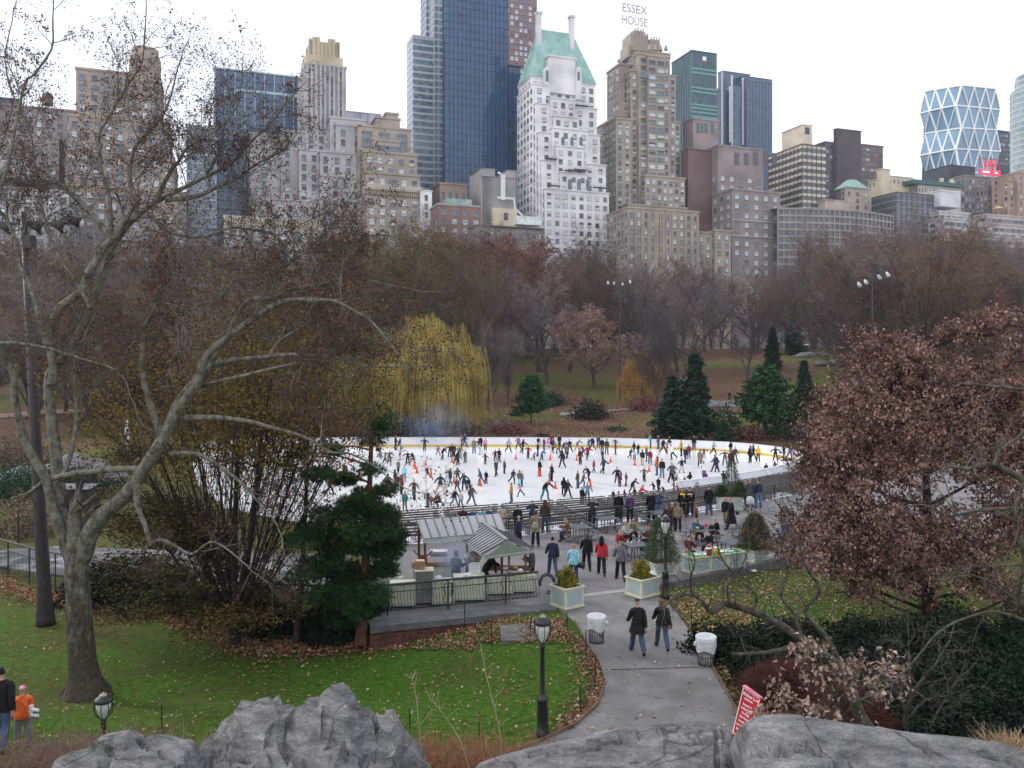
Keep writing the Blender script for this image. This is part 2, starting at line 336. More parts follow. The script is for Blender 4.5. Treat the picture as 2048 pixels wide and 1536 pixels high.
# ------------------------------------------------------------------ skyline
def DL(px): return 350 / (1 - .364 * (px - 1024) / F)
G_DK = mat('window_dark', (.035, .045, .06), rough=.12, var=.5, scale=.9, spec=.6)
G_MD = mat('window_mid', (.10, .13, .16), rough=.15, var=.4, scale=.7, spec=.6)
G_LT = mat('window_blind', (.42, .47, .50), rough=.3, var=.25, scale=.8, spec=.5)
M_FRAME = mat('window_frame', (.20, .19, .20), rough=.6)
M_AC = mat('air_conditioner', (.12, .12, .13), rough=.6)
def win_mesh(kind, g):
    b = MB(); t = .07
    b.box(-.5, .5, -.10, 0, -.5, -.5 + t, 0); b.box(-.5, .5, -.10, 0, .5 - t, .5, 0)
    b.box(-.5, -.5 + t, -.10, 0, -.5 + t, .5 - t, 0); b.box(.5 - t, .5, -.10, 0, -.5 + t, .5 - t, 0)
    b.box(-.5 + t, .5 - t, -.035, 0, -.5 + t, .5 - t, 1)
    if kind == 'sash': b.box(-.5 + t, .5 - t, -.08, -.035, -.03, .03, 0)
    if kind == 'triple': b.box(-.2, -.16, -.08, -.035, -.5 + t, .5 - t, 0); b.box(.16, .2, -.08, -.035, -.5 + t, .5 - t, 0)
    if kind == 'half':
        b.box(-.5 + t, .5 - t, -.06, -.035, .05, .5 - t, 2)
    if kind == 'unit':
        b.box(-.5 + t, .5 - t, -.08, -.035, -.03, .03, 0); b.box(-.22, .22, -.35, -.05, -.62, -.42, 2)
    b.box(-.56, .56, -.22, 0, -.57, -.5, 0)
    return b.mesh('window', [M_FRAME, g, G_LT if kind == 'half' else M_AC])
WM = {k: [win_mesh(k, g) for g in (G_DK, G_MD, G_LT)] for k in ('sash', 'triple', 'half', 'unit')}
class Bld:
    def __init__(s, name, label, px0, D=None, yaw=20, base=4, off=0, group=None, cat='building'):
        D = (D or DL(px0)) + off; s.px0 = px0; s.D = D; s.yaw = R(yaw); s.base = base
        s.o = Vector(((px0 - 1024) / F * D, D, base)); s.root = empty(name, s.o, s.yaw); tag(s.root, label, cat, group)
        s.c, s.s = math.cos(s.yaw), math.sin(s.yaw); s.wins = []; s.blocks = []; s.rs = random.Random(int(px0 * 7 + D))
    def lx(s, px, dy=0.0):   # local x whose front point projects to px
        k = (px - 1024) / F; ox, oy = s.o.x - s.s * dy, s.o.y + s.c * dy
        return (k * oy - ox) / (s.c - k * s.s)
    def ly(s, px, lx):       # local depth at which a side face ends on px
        k = (px - 1024) / F; ox, oy = s.o.x + s.c * lx, s.o.y + s.s * lx
        return (k * oy - ox) / (-s.s - k * s.c)
    def lz(s, py, lx=0.0, dy=0.0):
        D = s.o.y + s.s * lx + s.c * dy; return CZ + (HY - py) / F * D - s.base
    def block(s, pa, pb, py, dy=0.0, dep=25, m=None, win=None, cap=.8, capm=None, zb=0, name='wall', left=None, tint=None):
        xa = s.lx(pa, dy) if not isinstance(pa, tuple) else pa[0]; xb = s.lx(pb, dy) if not isinstance(pb, tuple) else pb[0]
        z = s.lz(py, xa, dy)
        if left is not None: dep = max(3, s.ly(left, xa) - dy)
        zb_ = zb if zb >= 0 else s.lz(-zb, xa, dy)
        b = MB(); b.box(xa, xb, dy, dy + dep, zb_, z, 0)
        if cap: b.box(xa - .35, xb + .35, dy - .35, dy + dep + .35, z, z + cap, 1); b.box(xa + .3, xb - .3, dy + .3, dy + dep - .3, z + cap - .1, z + cap + .02, 0)
        b.build(name, [m, capm or m], s.root)
        if win:
            for f in win.get('f', 'FL'):
                s.windows(f, xa, xb, dy, dep, max(zb_ + 1, s.lz(win.get('bot', 560))), z, win)
        s.blocks.append((xa, xb, dy, dep, z)); return xa, xb, z, dep
    def windows(s, f, xa, xb, dy, dep, z0, z1, w):
        px = w.get('px', 3.6) * .82; pz = w.get('pz', 3.4); ww = w.get('w', 1.5) * 1.08; wh = w.get('h', 1.8) * 1.12; top = w.get('top', 1.6); L = (xb - xa) if f == 'F' else dep
        n = max(1, int(L / px)); st = L / n; nz_ = int((z1 - top - z0) / pz) + 1; skip = w.get('skip', 0)
        for i in range(n):
            if w.get('cols') and f == 'F' and i not in w['cols']: continue
            u = (i + .5) * st
            for k in range(nz_):
                z = z1 - top - wh / 2 - k * pz
                if z - wh / 2 < z0: break
                if s.rs.random() < skip: continue
                if f == 'F': p = (xa + u, dy, z); a = 0
                elif f == 'L': p = (xa, dy + u, z); a = -math.pi / 2
                else: p = (xb, dy + u, z); a = math.pi / 2
                kk = w.get('k', 'sash'); s.wins.append((p, a, ww, wh, kk, s.rs.choices((0, 1, 2), w.get('mix', (5, 3, 2)))[0]))
    def done(s, lim=100):
        W_ = s.wins; s.rs.shuffle(W_)
        def vis(q): # nearest to the roof line and on the street front first
            return (0 if q[1] == 0 else 1, -q[2] * q[3], -q[0][2])
        W_.sort(key=vis)
        for p, a, ww, wh, k, g in W_[:lim]: add('window', WM[k][g], s.root, p, (0, 0, a), (ww, 1, wh))
        if len(W_) > lim:
            b = MB()
            for p, a, ww, wh, k, g in W_[lim:]:
                c_, s_ = math.cos(a), math.sin(a)
                def q(x, y, z): x *= ww; return (p[0] + x * c_ - y * s_, p[1] + x * s_ + y * c_, p[2] + z * wh)
                b.face([q(-.5, -.04, -.5), q(.5, -.04, -.5), q(.5, -.04, .5), q(-.5, -.04, .5)], 3)
                b.face([q(-.43, -.08, -.44), q(.43, -.08, -.44), q(.43, -.08, -.02), q(-.43, -.08, -.02)], g)
                b.face([q(-.43, -.08, .03), q(.43, -.08, .03), q(.43, -.08, .45), q(-.43, -.08, .45)], g if s.rs.random() < .6 else s.rs.randrange(3))
                b.face([q(-.56, -.2, -.52), q(.56, -.2, -.52), q(.56, 0, -.5), q(-.56, 0, -.5)], 3)
            o = b.build('windows', [G_DK, G_MD, G_LT, M_FRAME], s.root); o['kind'] = 'stuff'
        return s
    def curtain(s, pa, pb, py, dy=0, dep=30, g=None, fx=1.6, fz=3.6, mw=.12, mh=.5, mm=None, left=None, zb=0, faces='FLR', spz=True):
        xa, xb, z, dep = s.block(pa, pb, py, dy, dep, g, None, 0, left=left, zb=zb, name='glass_wall')
        b = MB(); zb = zb if zb >= 0 else s.lz(-zb, xa, dy)
        if fx:
            n = max(1, round((xb - xa) / fx))
            for i in range(n + 1):
                x = xa + (xb - xa) * i / n; b.box(x - mw / 2, x + mw / 2, dy - .25, dy, zb, z)
            n = max(1, round(dep / fx))
            for i in range(1, n + 1):
                y = dy + dep * i / n
                b.box(xa - .25, xa, y - mw / 2, y + mw / 2, zb, z); b.box(xb, xb + .25, y - mw / 2, y + mw / 2, zb, z)
        b.box(xa - .3, xb + .3, dy - .3, dy + dep + .3, z, z + .7)
        b.build('mullion', mm or M_FRAME, s.root)
        if spz and mh:
            b = MB(); k = 0
            while z - k * fz > zb:
                q = z - k * fz; b.box(xa - .12, xb + .12, dy - .12, dy, q - mh, q); b.box(xa - .12, xa, dy, dy + dep, q - mh, q); b.box(xb, xb + .12, dy, dy + dep, q - mh, q); k += 1
            b.build('spandrel', spz if spz is not True else (mm or M_FRAME), s.root)
        return xa, xb, z, dep
    def bx(s, name, pa, pb, py0, py1, dy, dep, m):
        xa, xb = s.lx(pa, dy), s.lx(pb, dy); b = MB(); b.box(xa, xb, dy, dy + dep, s.lz(py1, xa, dy), s.lz(py0, xa, dy)); return b.build(name, m, s.root)
    def tank(s, px, py, dy, r=2, h=4):
        x = s.lx(px, dy); z = s.lz(py, x, dy); b = MB(); b.lathe([(r, z - h), (r, z), (.05, z + r * .6)], 10, (x, dy)); 
        for i in range(4): b.beam((x + math.cos(i * 1.57) * r * .8, dy + math.sin(i * 1.57) * r * .8, z - h - 3), (x + math.cos(i * 1.57) * r * .8, dy + math.sin(i * 1.57) * r * .8, z - h), .3)
        b.build('water_tank', mat('tank_wood', (.16, .12, .10)), s.root)
def wall(n, c, **k): return mat(n, c, var=.15, scale=.12, rough=.9, **k)
GREY_L = wall('pale_limestone', (.36, .35, .36)); TAN = wall('tan_brick', (.31, .265, .225)); TAN2 = wall('warm_tan_brick', (.27, .225, .195)); GREY_D = wall('dark_grey_stone', (.16, .155, .165))
BROWN = wall('brown_brick', (.17, .125, .12)); WHITE = wall('white_brick', (.60, .59, .61)); SLATE = wall('slate_wall', (.07, .08, .10)); REDB = wall('red_brown_brick', (.20, .11, .10)); GREYB = wall('grey_brown_brick', (.24, .205, .205)); ORANGE = wall('orange_brick', (.30, .21, .17)); CREAM = wall('cream_stucco', (.50, .45, .34)); DKBR = wall('dark_brown_tower', (.095, .075, .08)); CONC = wall('plain_concrete', (.30, .295, .30))
GOLD = wall('gilded_stone', (.42, .365, .26)); COPPER = mat('green_copper', (.26, .42, .39), var=.15, scale=.25, rough=.6)
ROOFD = wall('dark_roof', (.06, .06, .065))
# 1-2 far left
b = Bld('office_tower', 'dark slate office tower at the far left edge behind the sycamore branches', -120, off=60); b.curtain(-120, 37, 186, g=glass_grid('slate_glass', (.03, .035, .05), (.06, .07, .09), 2, 3.5), fx=3, mm=SLATE)
b = Bld('apartment_block', 'grey brown apartment block left of the tan turreted tower', 42, off=20)
b.block(-60, 150, 205, 12, 20, GREYB, dict(px=4, w=1.6, f='FR')); b.block(-80, 118, 262, 4, 20, GREYB, dict(px=4, f='FR')); b.block(-80, 40, 330, 0, 20, GREY_D, dict(px=4, f='FR')); b.tank(95, 190, 16); b.done()
b = Bld('hotel_building', 'low pale stone hotel with dark mansard at the lower left of the skyline', -80, off=-25)
b.block(-80, 138, 372, 0, 22, GREY_L, dict(px=4, w=1.8, h=2.2, f='FR')); b.block(-80, 60, 318, 6, 12, GREY_L, dict(px=4, f='FR')); b.bx('mansard_roof', -60, 120, 350, 371, 3, 15, ROOFD); b.done()
# 3 tan tower with turret
b = Bld('apartment_tower', 'tall tan brick apartment tower with an octagonal rooftop turret at the left', 140, off=0)
wt = dict(px=4.4, pz=3.6, w=1.9, h=2.0, mix=(3, 4, 3), f='FR')
b.block(152, 320, 138, 10, 26, TAN2, wt); b.block(138, 338, 232, 6, 34, TAN2, wt); b.block(130, 348, 300, 3, 36, TAN2, wt); b.block(120, 372, 372, 0, 36, TAN2, wt)
b.block(258, 322, 160, 9, 16, TAN2, dict(px=4, f='F')); x = b.lx(290, 14); z0 = b.lz(160, x, 14); z1 = b.lz(98, x, 14)
q = MB(); q.lathe([(5.6, z0 - 3), (5.6, z1 - 4), (4.8, z1 - 2), (4.8, z1), (.5, z1 + .5)], 8, (x, 15)); q.build('turret', TAN2, b.root); b.done()
# 4 blue glass slab
BL = glass_grid('blue_slab_glass', (.035, .075, .14), (.075, .14, .24), 3.2, 3.9)
b = Bld('glass_office_slab', 'wide blue glass office slab with pale vertical fins', 430, off=60)
b.curtain(430, 625, 137, 0, 40, BL, fx=4.4, mw=.35, mh=.35, fz=3.9, mm=mat('fin', (.34, .40, .48)), left=422, spz=mat('spandrel_blue', (.05, .08, .13)))
for py in (178, 190, 186):
    pass
b.bx('lit_band', 470, 600, 176, 181, -.35, .3, mat('pale_pane', (.35, .5, .55)))
b = Bld('glass_office_block', 'lower pale blue glass block in front of the blue slab', 376, off=25); b.curtain(374, 432, 252, 0, 30, glass_grid('pale_blue_glass', (.10, .14, .20), (.22, .28, .35), 2, 3.5), fx=2.2, mm=mat('fin2', (.5, .52, .56)))
b = Bld('concrete_block', 'plain grey concrete building between the blue slab and the stepped tower', 540, off=14)
b.block(500, 612, 268, 4, 24, CONC, dict(px=9, w=2, f='F', skip=.2)); b.block(562, 612, 262, 2, 20, CONC, dict(px=5, w=1.6)); b.done()
# 5 art deco tower with gold crown
b = Bld('art_deco_tower', 'stepped grey art deco tower with a gilded fluted crown', 598, off=8)
wd = dict(px=4.6, pz=3.9, w=1.7, h=2.3, mix=(3, 5, 2))
xa, xb, z, dep = b.block(612, 692, 128, 8, 0, GREY_L, wd, left=596)
q = MB(); n = 9
for i in range(n): q.box(xa + (xb - xa) * i / n, xa + (xb - xa) * i / n + .9, 7.2, 8.0, z - 26, z + .5)
for i in range(6): q.box(xa - .8, xa, 8 + dep * i / 6, 8.9 + dep * i / 6, z - 26, z + .5)
q.build('pilaster', GREY_L, b.root)
x0, x1 = b.lx(616, 9), b.lx(682, 9); w_ = x1 - x0; cy = 8 + dep / 2
q = MB(); zc = b.lz(70, x0, 10); zm = b.lz(110, x0, 10); hh = dep / 2
q.box(x0 - .8, x1 + .8, 9, 7 + dep, z, zm); q.box(x0 + .6, x1 - .6, 10, 6 + dep, zm, zm + (zc - zm) * .35); 
for i in range(8):
    xx = x0 + 1.2 + (w_ - 2.4) * i / 7; e = .0 if i in (3, 4) else (1.4 if i in (1, 2, 5, 6) else .2)
    q.box(xx - .85, xx + .55, 9.4, 11.2, zm, zc - 2.2 + e * 1.2); q.box(xx - .85, xx + .55, 4.8 + dep, 6.6 + dep, zm, zc - 2.2 + e)
for i in range(6):
    yy = 10 + (dep - 4) * i / 5; q.box(x0 + .4, x0 + 2, yy - .6, yy + .7, zm, zc - 1.5 - (i % 2)); q.box(x1 - 2, x1 - .4, yy - .6, yy + .7, zm, zc - 1.5)
q.box(x0 + 2, x1 - 2, 11.2, 4.8 + dep, zm, zc - 3.4)
q.build('crown', GOLD, b.root)
b.block(598, 735, 300, 4, 26, GREY_L, wd); b.block(640, 722, 352, -2, 20, GREY_L, wd); b.block(660, 732, 236, 3, 20, GREY_L, wd); b.block(672, 728, 250, 1, 20, GREY_L, wd); b.block(640, 730, 304, -1, 20, GREY_L, wd); b.block(545, 640, 400, 0, 20, GREY_L, wd); b.done()
b = Bld('low_stone_club', 'low pale stone building with a fluted parapet behind the treetops at the left', 450, off=-14)
xa, xb, z, dep = b.block(448, 642, 434, 0, 20, wall('cream_stone', (.42, .41, .38)), dict(px=6, w=2.4, h=3, top=4))
q = MB(); 
for i in range(40): q.box(xa + (xb - xa) * i / 40, xa + (xb - xa) * (i + .55) / 40, -.5, -.02, z - 2.6, z)
q.build('fluted_parapet', CREAM, b.root); b.done()
# 6 tan terraced
b = Bld('screen_wall_tower', 'pale lavender rooftop screen wall behind the tan terraced building', 696, off=90); b.block(690, 762, 222, 0, 20, wall('lavender', (.48, .47, .55)), None, .2)
q = MB()
for px in (720, 735, 752): x = b.lx(px); q.box(x - .3, x + .3, -.4, -.02, b.lz(300), b.lz(224))
q.build('rib', CONC, b.root)
b = Bld('terraced_apartment_house', 'tan stone apartment house with stepped terraces and a bracketed cornice', 716, off=-6)
w6 = dict(px=4.6, pz=4.0, w=2.0, h=2.3, mix=(1, 4, 5), k='half')
b.block(716, 822, 252, 10, 18, TAN, dict(px=8, w=4, h=2.6, k='triple', mix=(1, 6, 1))); b.block(752, 800, 236, 12, 10, TAN, None); b.block(772, 796, 228, 13, 6, TAN, None)
b.block(724, 828, 300, 6, 18, TAN, dict(px=5, w=2.6, h=2.2, k='triple', mix=(2, 4, 2))); b.block(757, 800, 282, 4, 10, TAN, dict(px=14, w=11, h=2.4, k='triple', mix=(0, 1, 0)))
b.block(728, 834, 304, 3, 16, TAN, w6); xa, xb, z, dep = b.block(732, 840, 346, 0, 16, TAN, w6)
q = MB(); zc = b.lz(378); q.box(xa - 1.2, xb + 1.2, -1.4, 0, zc, zc + .8)
for i in range(26): x = xa + (xb - xa) * (i + .5) / 26; q.box(x - .25, x + .25, -1.0, -.02, zc - 1.8, zc - .01)
q.build('bracketed_cornice', TAN, b.root)
q = MB()
for i in range(34): x = xa + (xb - xa) * (i + .5) / 34; q.box(x - .2, x + .2, -1.2, -.95, zc + .81, zc + 2)
q.box(xa - 1, xb + 1, -1.3, -.85, zc + 2.01, zc + 2.3); q.build('balustrade', wall('pale_bal', (.5, .47, .42)), b.root); b.done()
b = Bld('narrow_white_house', 'small narrow white rendered house beside the terraced tan building', 840, off=-8); b.block(841, 864, 381, 0, 14, WHITE, dict(px=4, w=1.2, h=2, bot=450, mix=(1, 2, 0)), .3); b.done()
# 7 banded glass tower
SIL = mat('silver_band', (.42, .44, .48), rough=.4, var=.08)
g7 = glass_grid('banded_glass', (.06, .10, .15), (.24, .32, .38), 1.8, 3.3)
b = Bld('glass_tower', 'tall pale blue glass apartment tower with silver floor bands', 826, off=70)
b.curtain(826, 905, 72, 4, 25, g7, fx=0, mm=SIL, mh=1.1, fz=3.4, left=814); b.curtain(852, 905, -60, 12, 25, g7, fx=2.6, mm=SIL, mh=.9, fz=3.4, left=842); b.curtain(868, 905, -60, 3, 9, g7, fx=2.4, mw=.5, mm=SIL, mh=.8, fz=3.4)
# 8 dark blue
g8 = glass_grid('dark_blue_glass', (.014, .045, .11), (.035, .095, .21), 2.1, 3.5, rough=.08)
b = Bld('dark_glass_tower', 'huge dark blue glass tower rising out of the top of the picture', 892, off=45)
b.curtain(890, 1016, -80, 0, 38, g8, fx=2.1, mw=.12, mh=.25, fz=3.5, mm=mat('dark_mull', (.025, .045, .085)), left=886); b.curtain(1002, 1040, 130, 3, 30, g8, fx=2.1, mw=.12, mh=.25, fz=3.5, mm=MC['dark_mull'], zb=0)
q = MB(); xs = [b.lx(890), b.lx(1016)]
b = Bld('granite_tower', 'reddish brown granite tower behind the dark glass tower', 1010, off=140)
wr = dict(px=3.4, pz=3.5, w=2.0, h=2.1, mix=(1, 5, 3), bot=330)
b.block(1010, 1074, -60, 0, 30, wall('red_granite', (.24, .135, .135)), wr); b.done()
# 9 small ones
b = Bld('brown_penthouse_block', 'small brown brick block with rooftop penthouse below the dark glass tower', 880, off=-6)
b.block(880, 934, 368, 6, 14, wall('brown3', (.25, .18, .145)), dict(px=3.4, w=1.1, h=2.6, bot=400, mix=(2, 3, 0), top=3)); b.done()
b = Bld('red_brick_building', 'low red brick building with green glass penthouse above the treetops', 876, off=-20)
b.block(876, 962, 410, 0, 16, wall('red_brick2', (.24, .15, .13)), dict(px=5, w=2.2, h=1.8, bot=480, mix=(1, 4, 4)), capm=CONC); b.bx('glass_penthouse', 893, 944, 396, 409, 3, 9, glass_grid('green_pent', (.15, .26, .26), (.3, .42, .42), 2, 3)); b.done()
b = Bld('concrete_service_building', 'grey concrete building with white rooftop ducts', 966, off=-4)
b.block(964, 1032, 352, 4, 0, CONC, None, .2, left=956); b.block(962, 990, 336, 4, 16, CONC, None, .1); b.block(1014, 1033, 340, 6, 12, CONC, None, .1)
q = MB(); pm = mat('duct_metal', (.65, .66, .68), rough=.4)
def pt(px, py, dy): x = b.lx(px, dy); return (x, dy, b.lz(py, x, dy))
for pth in ([(996, 345), (1004, 350), (1004, 400)], [(1008, 350), (1008, 400)], [(995, 396), (1028, 398), (1030, 418), (1045, 432)]):
    q.tube([pt(a, c, 1.5) for a, c in pth], .55, 6)
q.build('duct', pm, b.root); b.bx('yellow_block', 985, 1034, 415, 470, 1.2, 2.5, CREAM)
q = MB(); x = b.lx(1012, 1); q.box(x - .9, x + .9, 1.0, 1.19, b.lz(436), b.lz(422)); q.build('dark_doorway', G_DK, b.root)
b = Bld('low_roof_building', 'low dark roofed building with a white rooftop screen beside the white tower', 950, off=-30)
b.block(952, 1086, 453, 0, 18, wall('grey_brown2', (.2, .18, .17)), dict(px=3, w=1, h=1.8, bot=480), capm=ROOFD); b.bx('white_screen', 1033, 1083, 431, 448, 2, 4, mat('screen', (.6, .64, .66), var=.2, scale=.5)); b.done()
# 10 white tower with green copper roof
b = Bld('white_hotel_tower', 'white brick stepped tower with a steep green copper roof and two tall chimneys', 1066, off=0)
ww = dict(px=4.6, pz=3.9, w=1.8, h=1.9, k='unit', mix=(1, 4, 6)); wl = dict(px=4.2, pz=3.9, w=1.4, h=2.0, k='sash', mix=(4, 3, 3))
def wb(pa, pb, py, dy, **k): return b.block(pa, pb, py, dy, k.get('dep', 20), WHITE, k.get('w', ww), .5)
xa, xb, z, dep = b.block(1062, 1190, 155, 10, 0, WHITE, dict(ww, f='FL'), .6, left=1037)
D0 = dep
# hipped roof
rx0, rx1 = xa - .6, xb + .6; ry0, ry1 = 9.4, 10.6 + dep; zr = b.lz(66, xa + 8, 20); ix0 = b.lx(1078, 10 + dep * .45); ix1 = b.lx(1143, 10 + dep * .45); iy = 10 + dep * .5
q = MB(); A, B_, C_, E_ = (rx0, ry0, z + .6), (rx1, ry0, z + .6), (rx1, ry1, z + .6), (rx0, ry1, z + .6); T0, T1, T2, T3 = (ix0, iy - 2, zr), (ix1, iy - 2, zr), (ix1, iy + 2, zr), (ix0, iy + 2, zr)
for f_ in ((A, B_, T1, T0), (B_, C_, T2, T1), (C_, E_, T3, T2), (E_, A, T0, T3), (T0, T1, T2, T3)): q.face(f_)
def lerp3(a, c, t): return tuple(a[i] + (c[i] - a[i]) * t for i in range(3))
for i in range(1, 34):
    t = i / 34; q.beam(lerp3(A, B_, t), lerp3(T0, T1, t), .16); 
    if i < 20: t = i / 20; q.beam(lerp3(E_, A, t), lerp3(T3, T0, t), .16)
q.build('copper_roof', COPPER, b.root)
q = MB(); zt = z + .5
for px, py in ((1077, 30), (1143, 38)):
    x = b.lx(px, iy - 3); q.box(x - 1.0, x + 1.0, iy - 4.2, iy - 1.8, zr - 8, b.lz(py, x, iy)); q.box(x - 1.4, x + 1.4, iy - 4.6, iy - 1.4, b.lz(py + 4, x, iy), b.lz(py, x, iy) + .01)
q.build('chimney', WHITE, b.root)
g0, g1 = b.lx(1097, 8.5), b.lx(1150, 8.5); q = MB(); zt2 = b.lz(113, g0, 8.5); q.box(g0, g1, 8.2, 20, z - 6, zt2); q.box(g0 - .5, g1 + .5, 7.8, 20.2, zt2, zt2 + .8)
q.build('gable', WHITE, b.root)
q = MB()
for pa, pb in ((1089, 1100), (1152, 1163)):
    x0, x1 = b.lx(pa, 7.5), b.lx(pb, 7.5); zt3 = b.lz(133, x0, 7.5); zm_ = z - 8
    q.box(x0, x1, 7.4, 16, zm_, zt3 - 2); pts = []
    for k in range(9): an = math.pi * k / 8; pts.append(((x0 + x1) / 2 + (x1 - x0) / 2 * math.cos(an), zt3 - 2 + 2.2 * math.sin(an)))
    for (u, v), (u2, v2) in zip(pts, pts[1:]): q.face([(u, 7.4, v), (u2, 7.4, v2), (u2, 16, v2), (u, 16, v)])
    q.face([(u, 7.4, v) for u, v in pts][::-1])
q.build('dormer', WHITE, b.root)
q = MB()
for pa, pb, a, c in ((1092, 1097, 140, 162), (1155, 1160, 143, 160)): x0, x1 = b.lx(pa, 7.3), b.lx(pb, 7.3); q.box(x0, x1, 7.28, 7.39, b.lz(c, x0, 7), b.lz(a, x0, 7))
q.build('dormer_window', G_MD, b.root)
for pa, pb, py, dy in ((1066, 1092, 168, 7), (1072, 1104, 207, 5), (1148, 1194, 214, 5), (1102, 1150, 196, 4.5), (1108, 1158, 232, 2.8), (1104, 1176, 256, 2.5), (1078, 1108, 265, 3.2), (1158, 1200, 268, 3.4), (1112, 1168, 292, 1.2), (1084, 1112, 320, 1.8), (1168, 1212, 328, 2), (1120, 1174, 345, .4), (1090, 1218, 378, 0)):
    wb(pa, pb, py, dy)
# arched windows row
q = MB(); q2 = MB()
for pys, pxs, wd_, dy in (((274, 291), (1126, 1144, 1162), 1.5, 2.38), ((358, 380), (1140, 1158, 1176), 1.9, .28)):
    for px in pxs:
        x = b.lx(px, dy); zb_, zt_ = b.lz(pys[1], x, dy), b.lz(pys[0], x, dy); pts = [(x - wd_ / 2, zb_), (x + wd_ / 2, zb_)] + [(x + wd_ / 2 * math.cos(math.pi * k / 8), zt_ - wd_ / 2 + wd_ / 2 * math.sin(math.pi * k / 8)) for k in range(9)]
        q.face([(u, dy, v) for u, v in pts])
q.build('arched_window', G_MD, b.root)
q = MB()
for pa, pb, py, dy in ((1090, 1112, 318, 1.4), (1150, 1175, 212, 3), (1146, 1172, 340, .1), (1128, 1170, 342, .0), (1186, 1216, 376, -.3), (1094, 1118, 372, -.3)):
    x0, x1 = b.lx(pa, dy), b.lx(pb, dy); zz = b.lz(py, x0, dy); q.box(x0, x1, dy - 1.3, dy - .01, zz, zz + .35)
    for k in range(8): xx = x0 + (x1 - x0) * k / 7; q.box(xx - .06, xx + .06, dy - 1.28, dy - 1.2, zz + .36, zz + 1.3)
q.build('terrace_railing', ROOFD, b.root); b.done()
# 11 tan art deco tower with rooftop sign
b = Bld('deco_hotel_tower', 'tall tan art deco hotel tower with fluted crown under the rooftop sign', 1258, off=10)
we = dict(px=3.7, pz=3.5, w=1.7, h=1.9, mix=(3, 4, 3)); we2 = dict(px=5.2, pz=3.5, w=3.6, h=1.9, k='triple', mix=(2, 5, 3))
b.block(1268, 1340, 100, 10, 0, TAN, we2, left=1236); b.block(1278, 1340, 108, 6, 20, TAN, dict(we2, f='F')); b.block(1296, 1330, 112, 4, 8, TAN, dict(we2, f='F'))
b.block(1262, 1352, 142, 8, 24, TAN, we); b.block(1238, 1262, 130, 14, 0, TAN, dict(we, f='L'), left=1214)
b.block(1236, 1360, 232, 12, 30, TAN, we); b.block(1232, 1262, 238, 5, 0, TAN, dict(we, f='FL'), left=1206); b.block(1290, 1370, 352, 2, 20, TAN, we); b.block(1256, 1374, 410, 0, 18, TAN, we)
q = MB()
for pa, pb, py, dy in ((1258, 1324, 88, 12), (1262, 1297, 66, 14), (1268, 1288, 60, 14.5), (1300, 1320, 78, 13)):
    x0, x1 = b.lx(pa, dy), b.lx(pb, dy); zt = b.lz(py, x0, dy); q.box(x0, x1, dy, dy + 9, b.lz(112, x0, dy), zt); n = max(3, int((x1 - x0) / 1.3))
    for i in range(n): xx = x0 + (x1 - x0) * (i + .5) / n; q.box(xx - .28, xx + .28, dy - .4, dy - .01, b.lz(105, x0, dy), zt + .8 + .5 * (i % 2))
for px in (1300, 1312, 1322, 1333): x = b.lx(px, 9); q.lathe([(1.2, b.lz(100, x, 9)), (1.0, b.lz(96, x, 9)), (.1, b.lz(88, x, 9))], 4, (x, 9.5))
q.build('fluted_crown', GREY_L if False else wall('crown_stone', (.34, .30, .27)), b.root)
q = MB(); q.box(b.lx(1287, 1), b.lx(1298, 1), 2.6, 3.9, b.lz(147), b.lz(136)); q.build('glazed_balcony', G_MD, b.root); b.done()
eb = b
sg = empty('rooftop_sign', P(1269, 58, b.D + 22), R(20)); tag(sg, 'thin lettered two line rooftop sign standing above the tan art deco tower', 'sign')
M_let = mat('sign_letters', (.30, .22, .26), rough=.6); sd = (b.D + 22) / F
for tx, py, w_ in (('ESSEX', 19, 54), ('HOUSE', 43, 56)):
    me = text_mesh(tx, 1, .05, 'letters'); xs = [v.co.x for v in me.vertices]; zs = [v.co.y for v in me.vertices]
    wx = max(xs) - min(xs); hy = max(zs) - min(zs); kx = w_ * sd / wx / .98; kz = 17 * sd / hy
    o = add('letters', me, sg, (0, 0, (58 - py) * sd), (R(90), 0, 0), (kx, kz, 1)); me.materials.append(M_let)
q = MB()
for x in (-8, -4, 0, 4, 8):
    q.beam((x * .62, .6, -.2 + .2), (x * .62, .6, 50 * sd), .10); q.beam((x * .62, .6, 0), (x * .62, 4, 0), .1)
for z_ in (6, 15.5, 24, 39, 48): q.beam((-5.6, .6, z_ * sd), (5.6, .6, z_ * sd), .07)
q.build('scaffold', mat('pale_steel', (.7, .7, .72)), sg)
b = Bld('tan_low_apartments', 'low tan brick apartment building at the foot of the art deco tower', 1256, off=-22)
wa = dict(px=4.0, pz=3.5, w=1.5, h=1.8, mix=(3, 3, 4)); b.block(1256, 1398, 416, 0, 20, TAN, wa); b.block(1396, 1462, 466, 3, 16, TAN, wa); b.block(1430, 1462, 462, 1, 16, TAN, wa)
q = MB(); x0, x1 = b.lx(1256), b.lx(1398)
for i in range(12): x = x0 + (x1 - x0) * i / 11.5; q.box(x, x + .5, -.4, -.02, 4, b.lz(412))
q.build('pilaster', TAN, b.root); b.done()
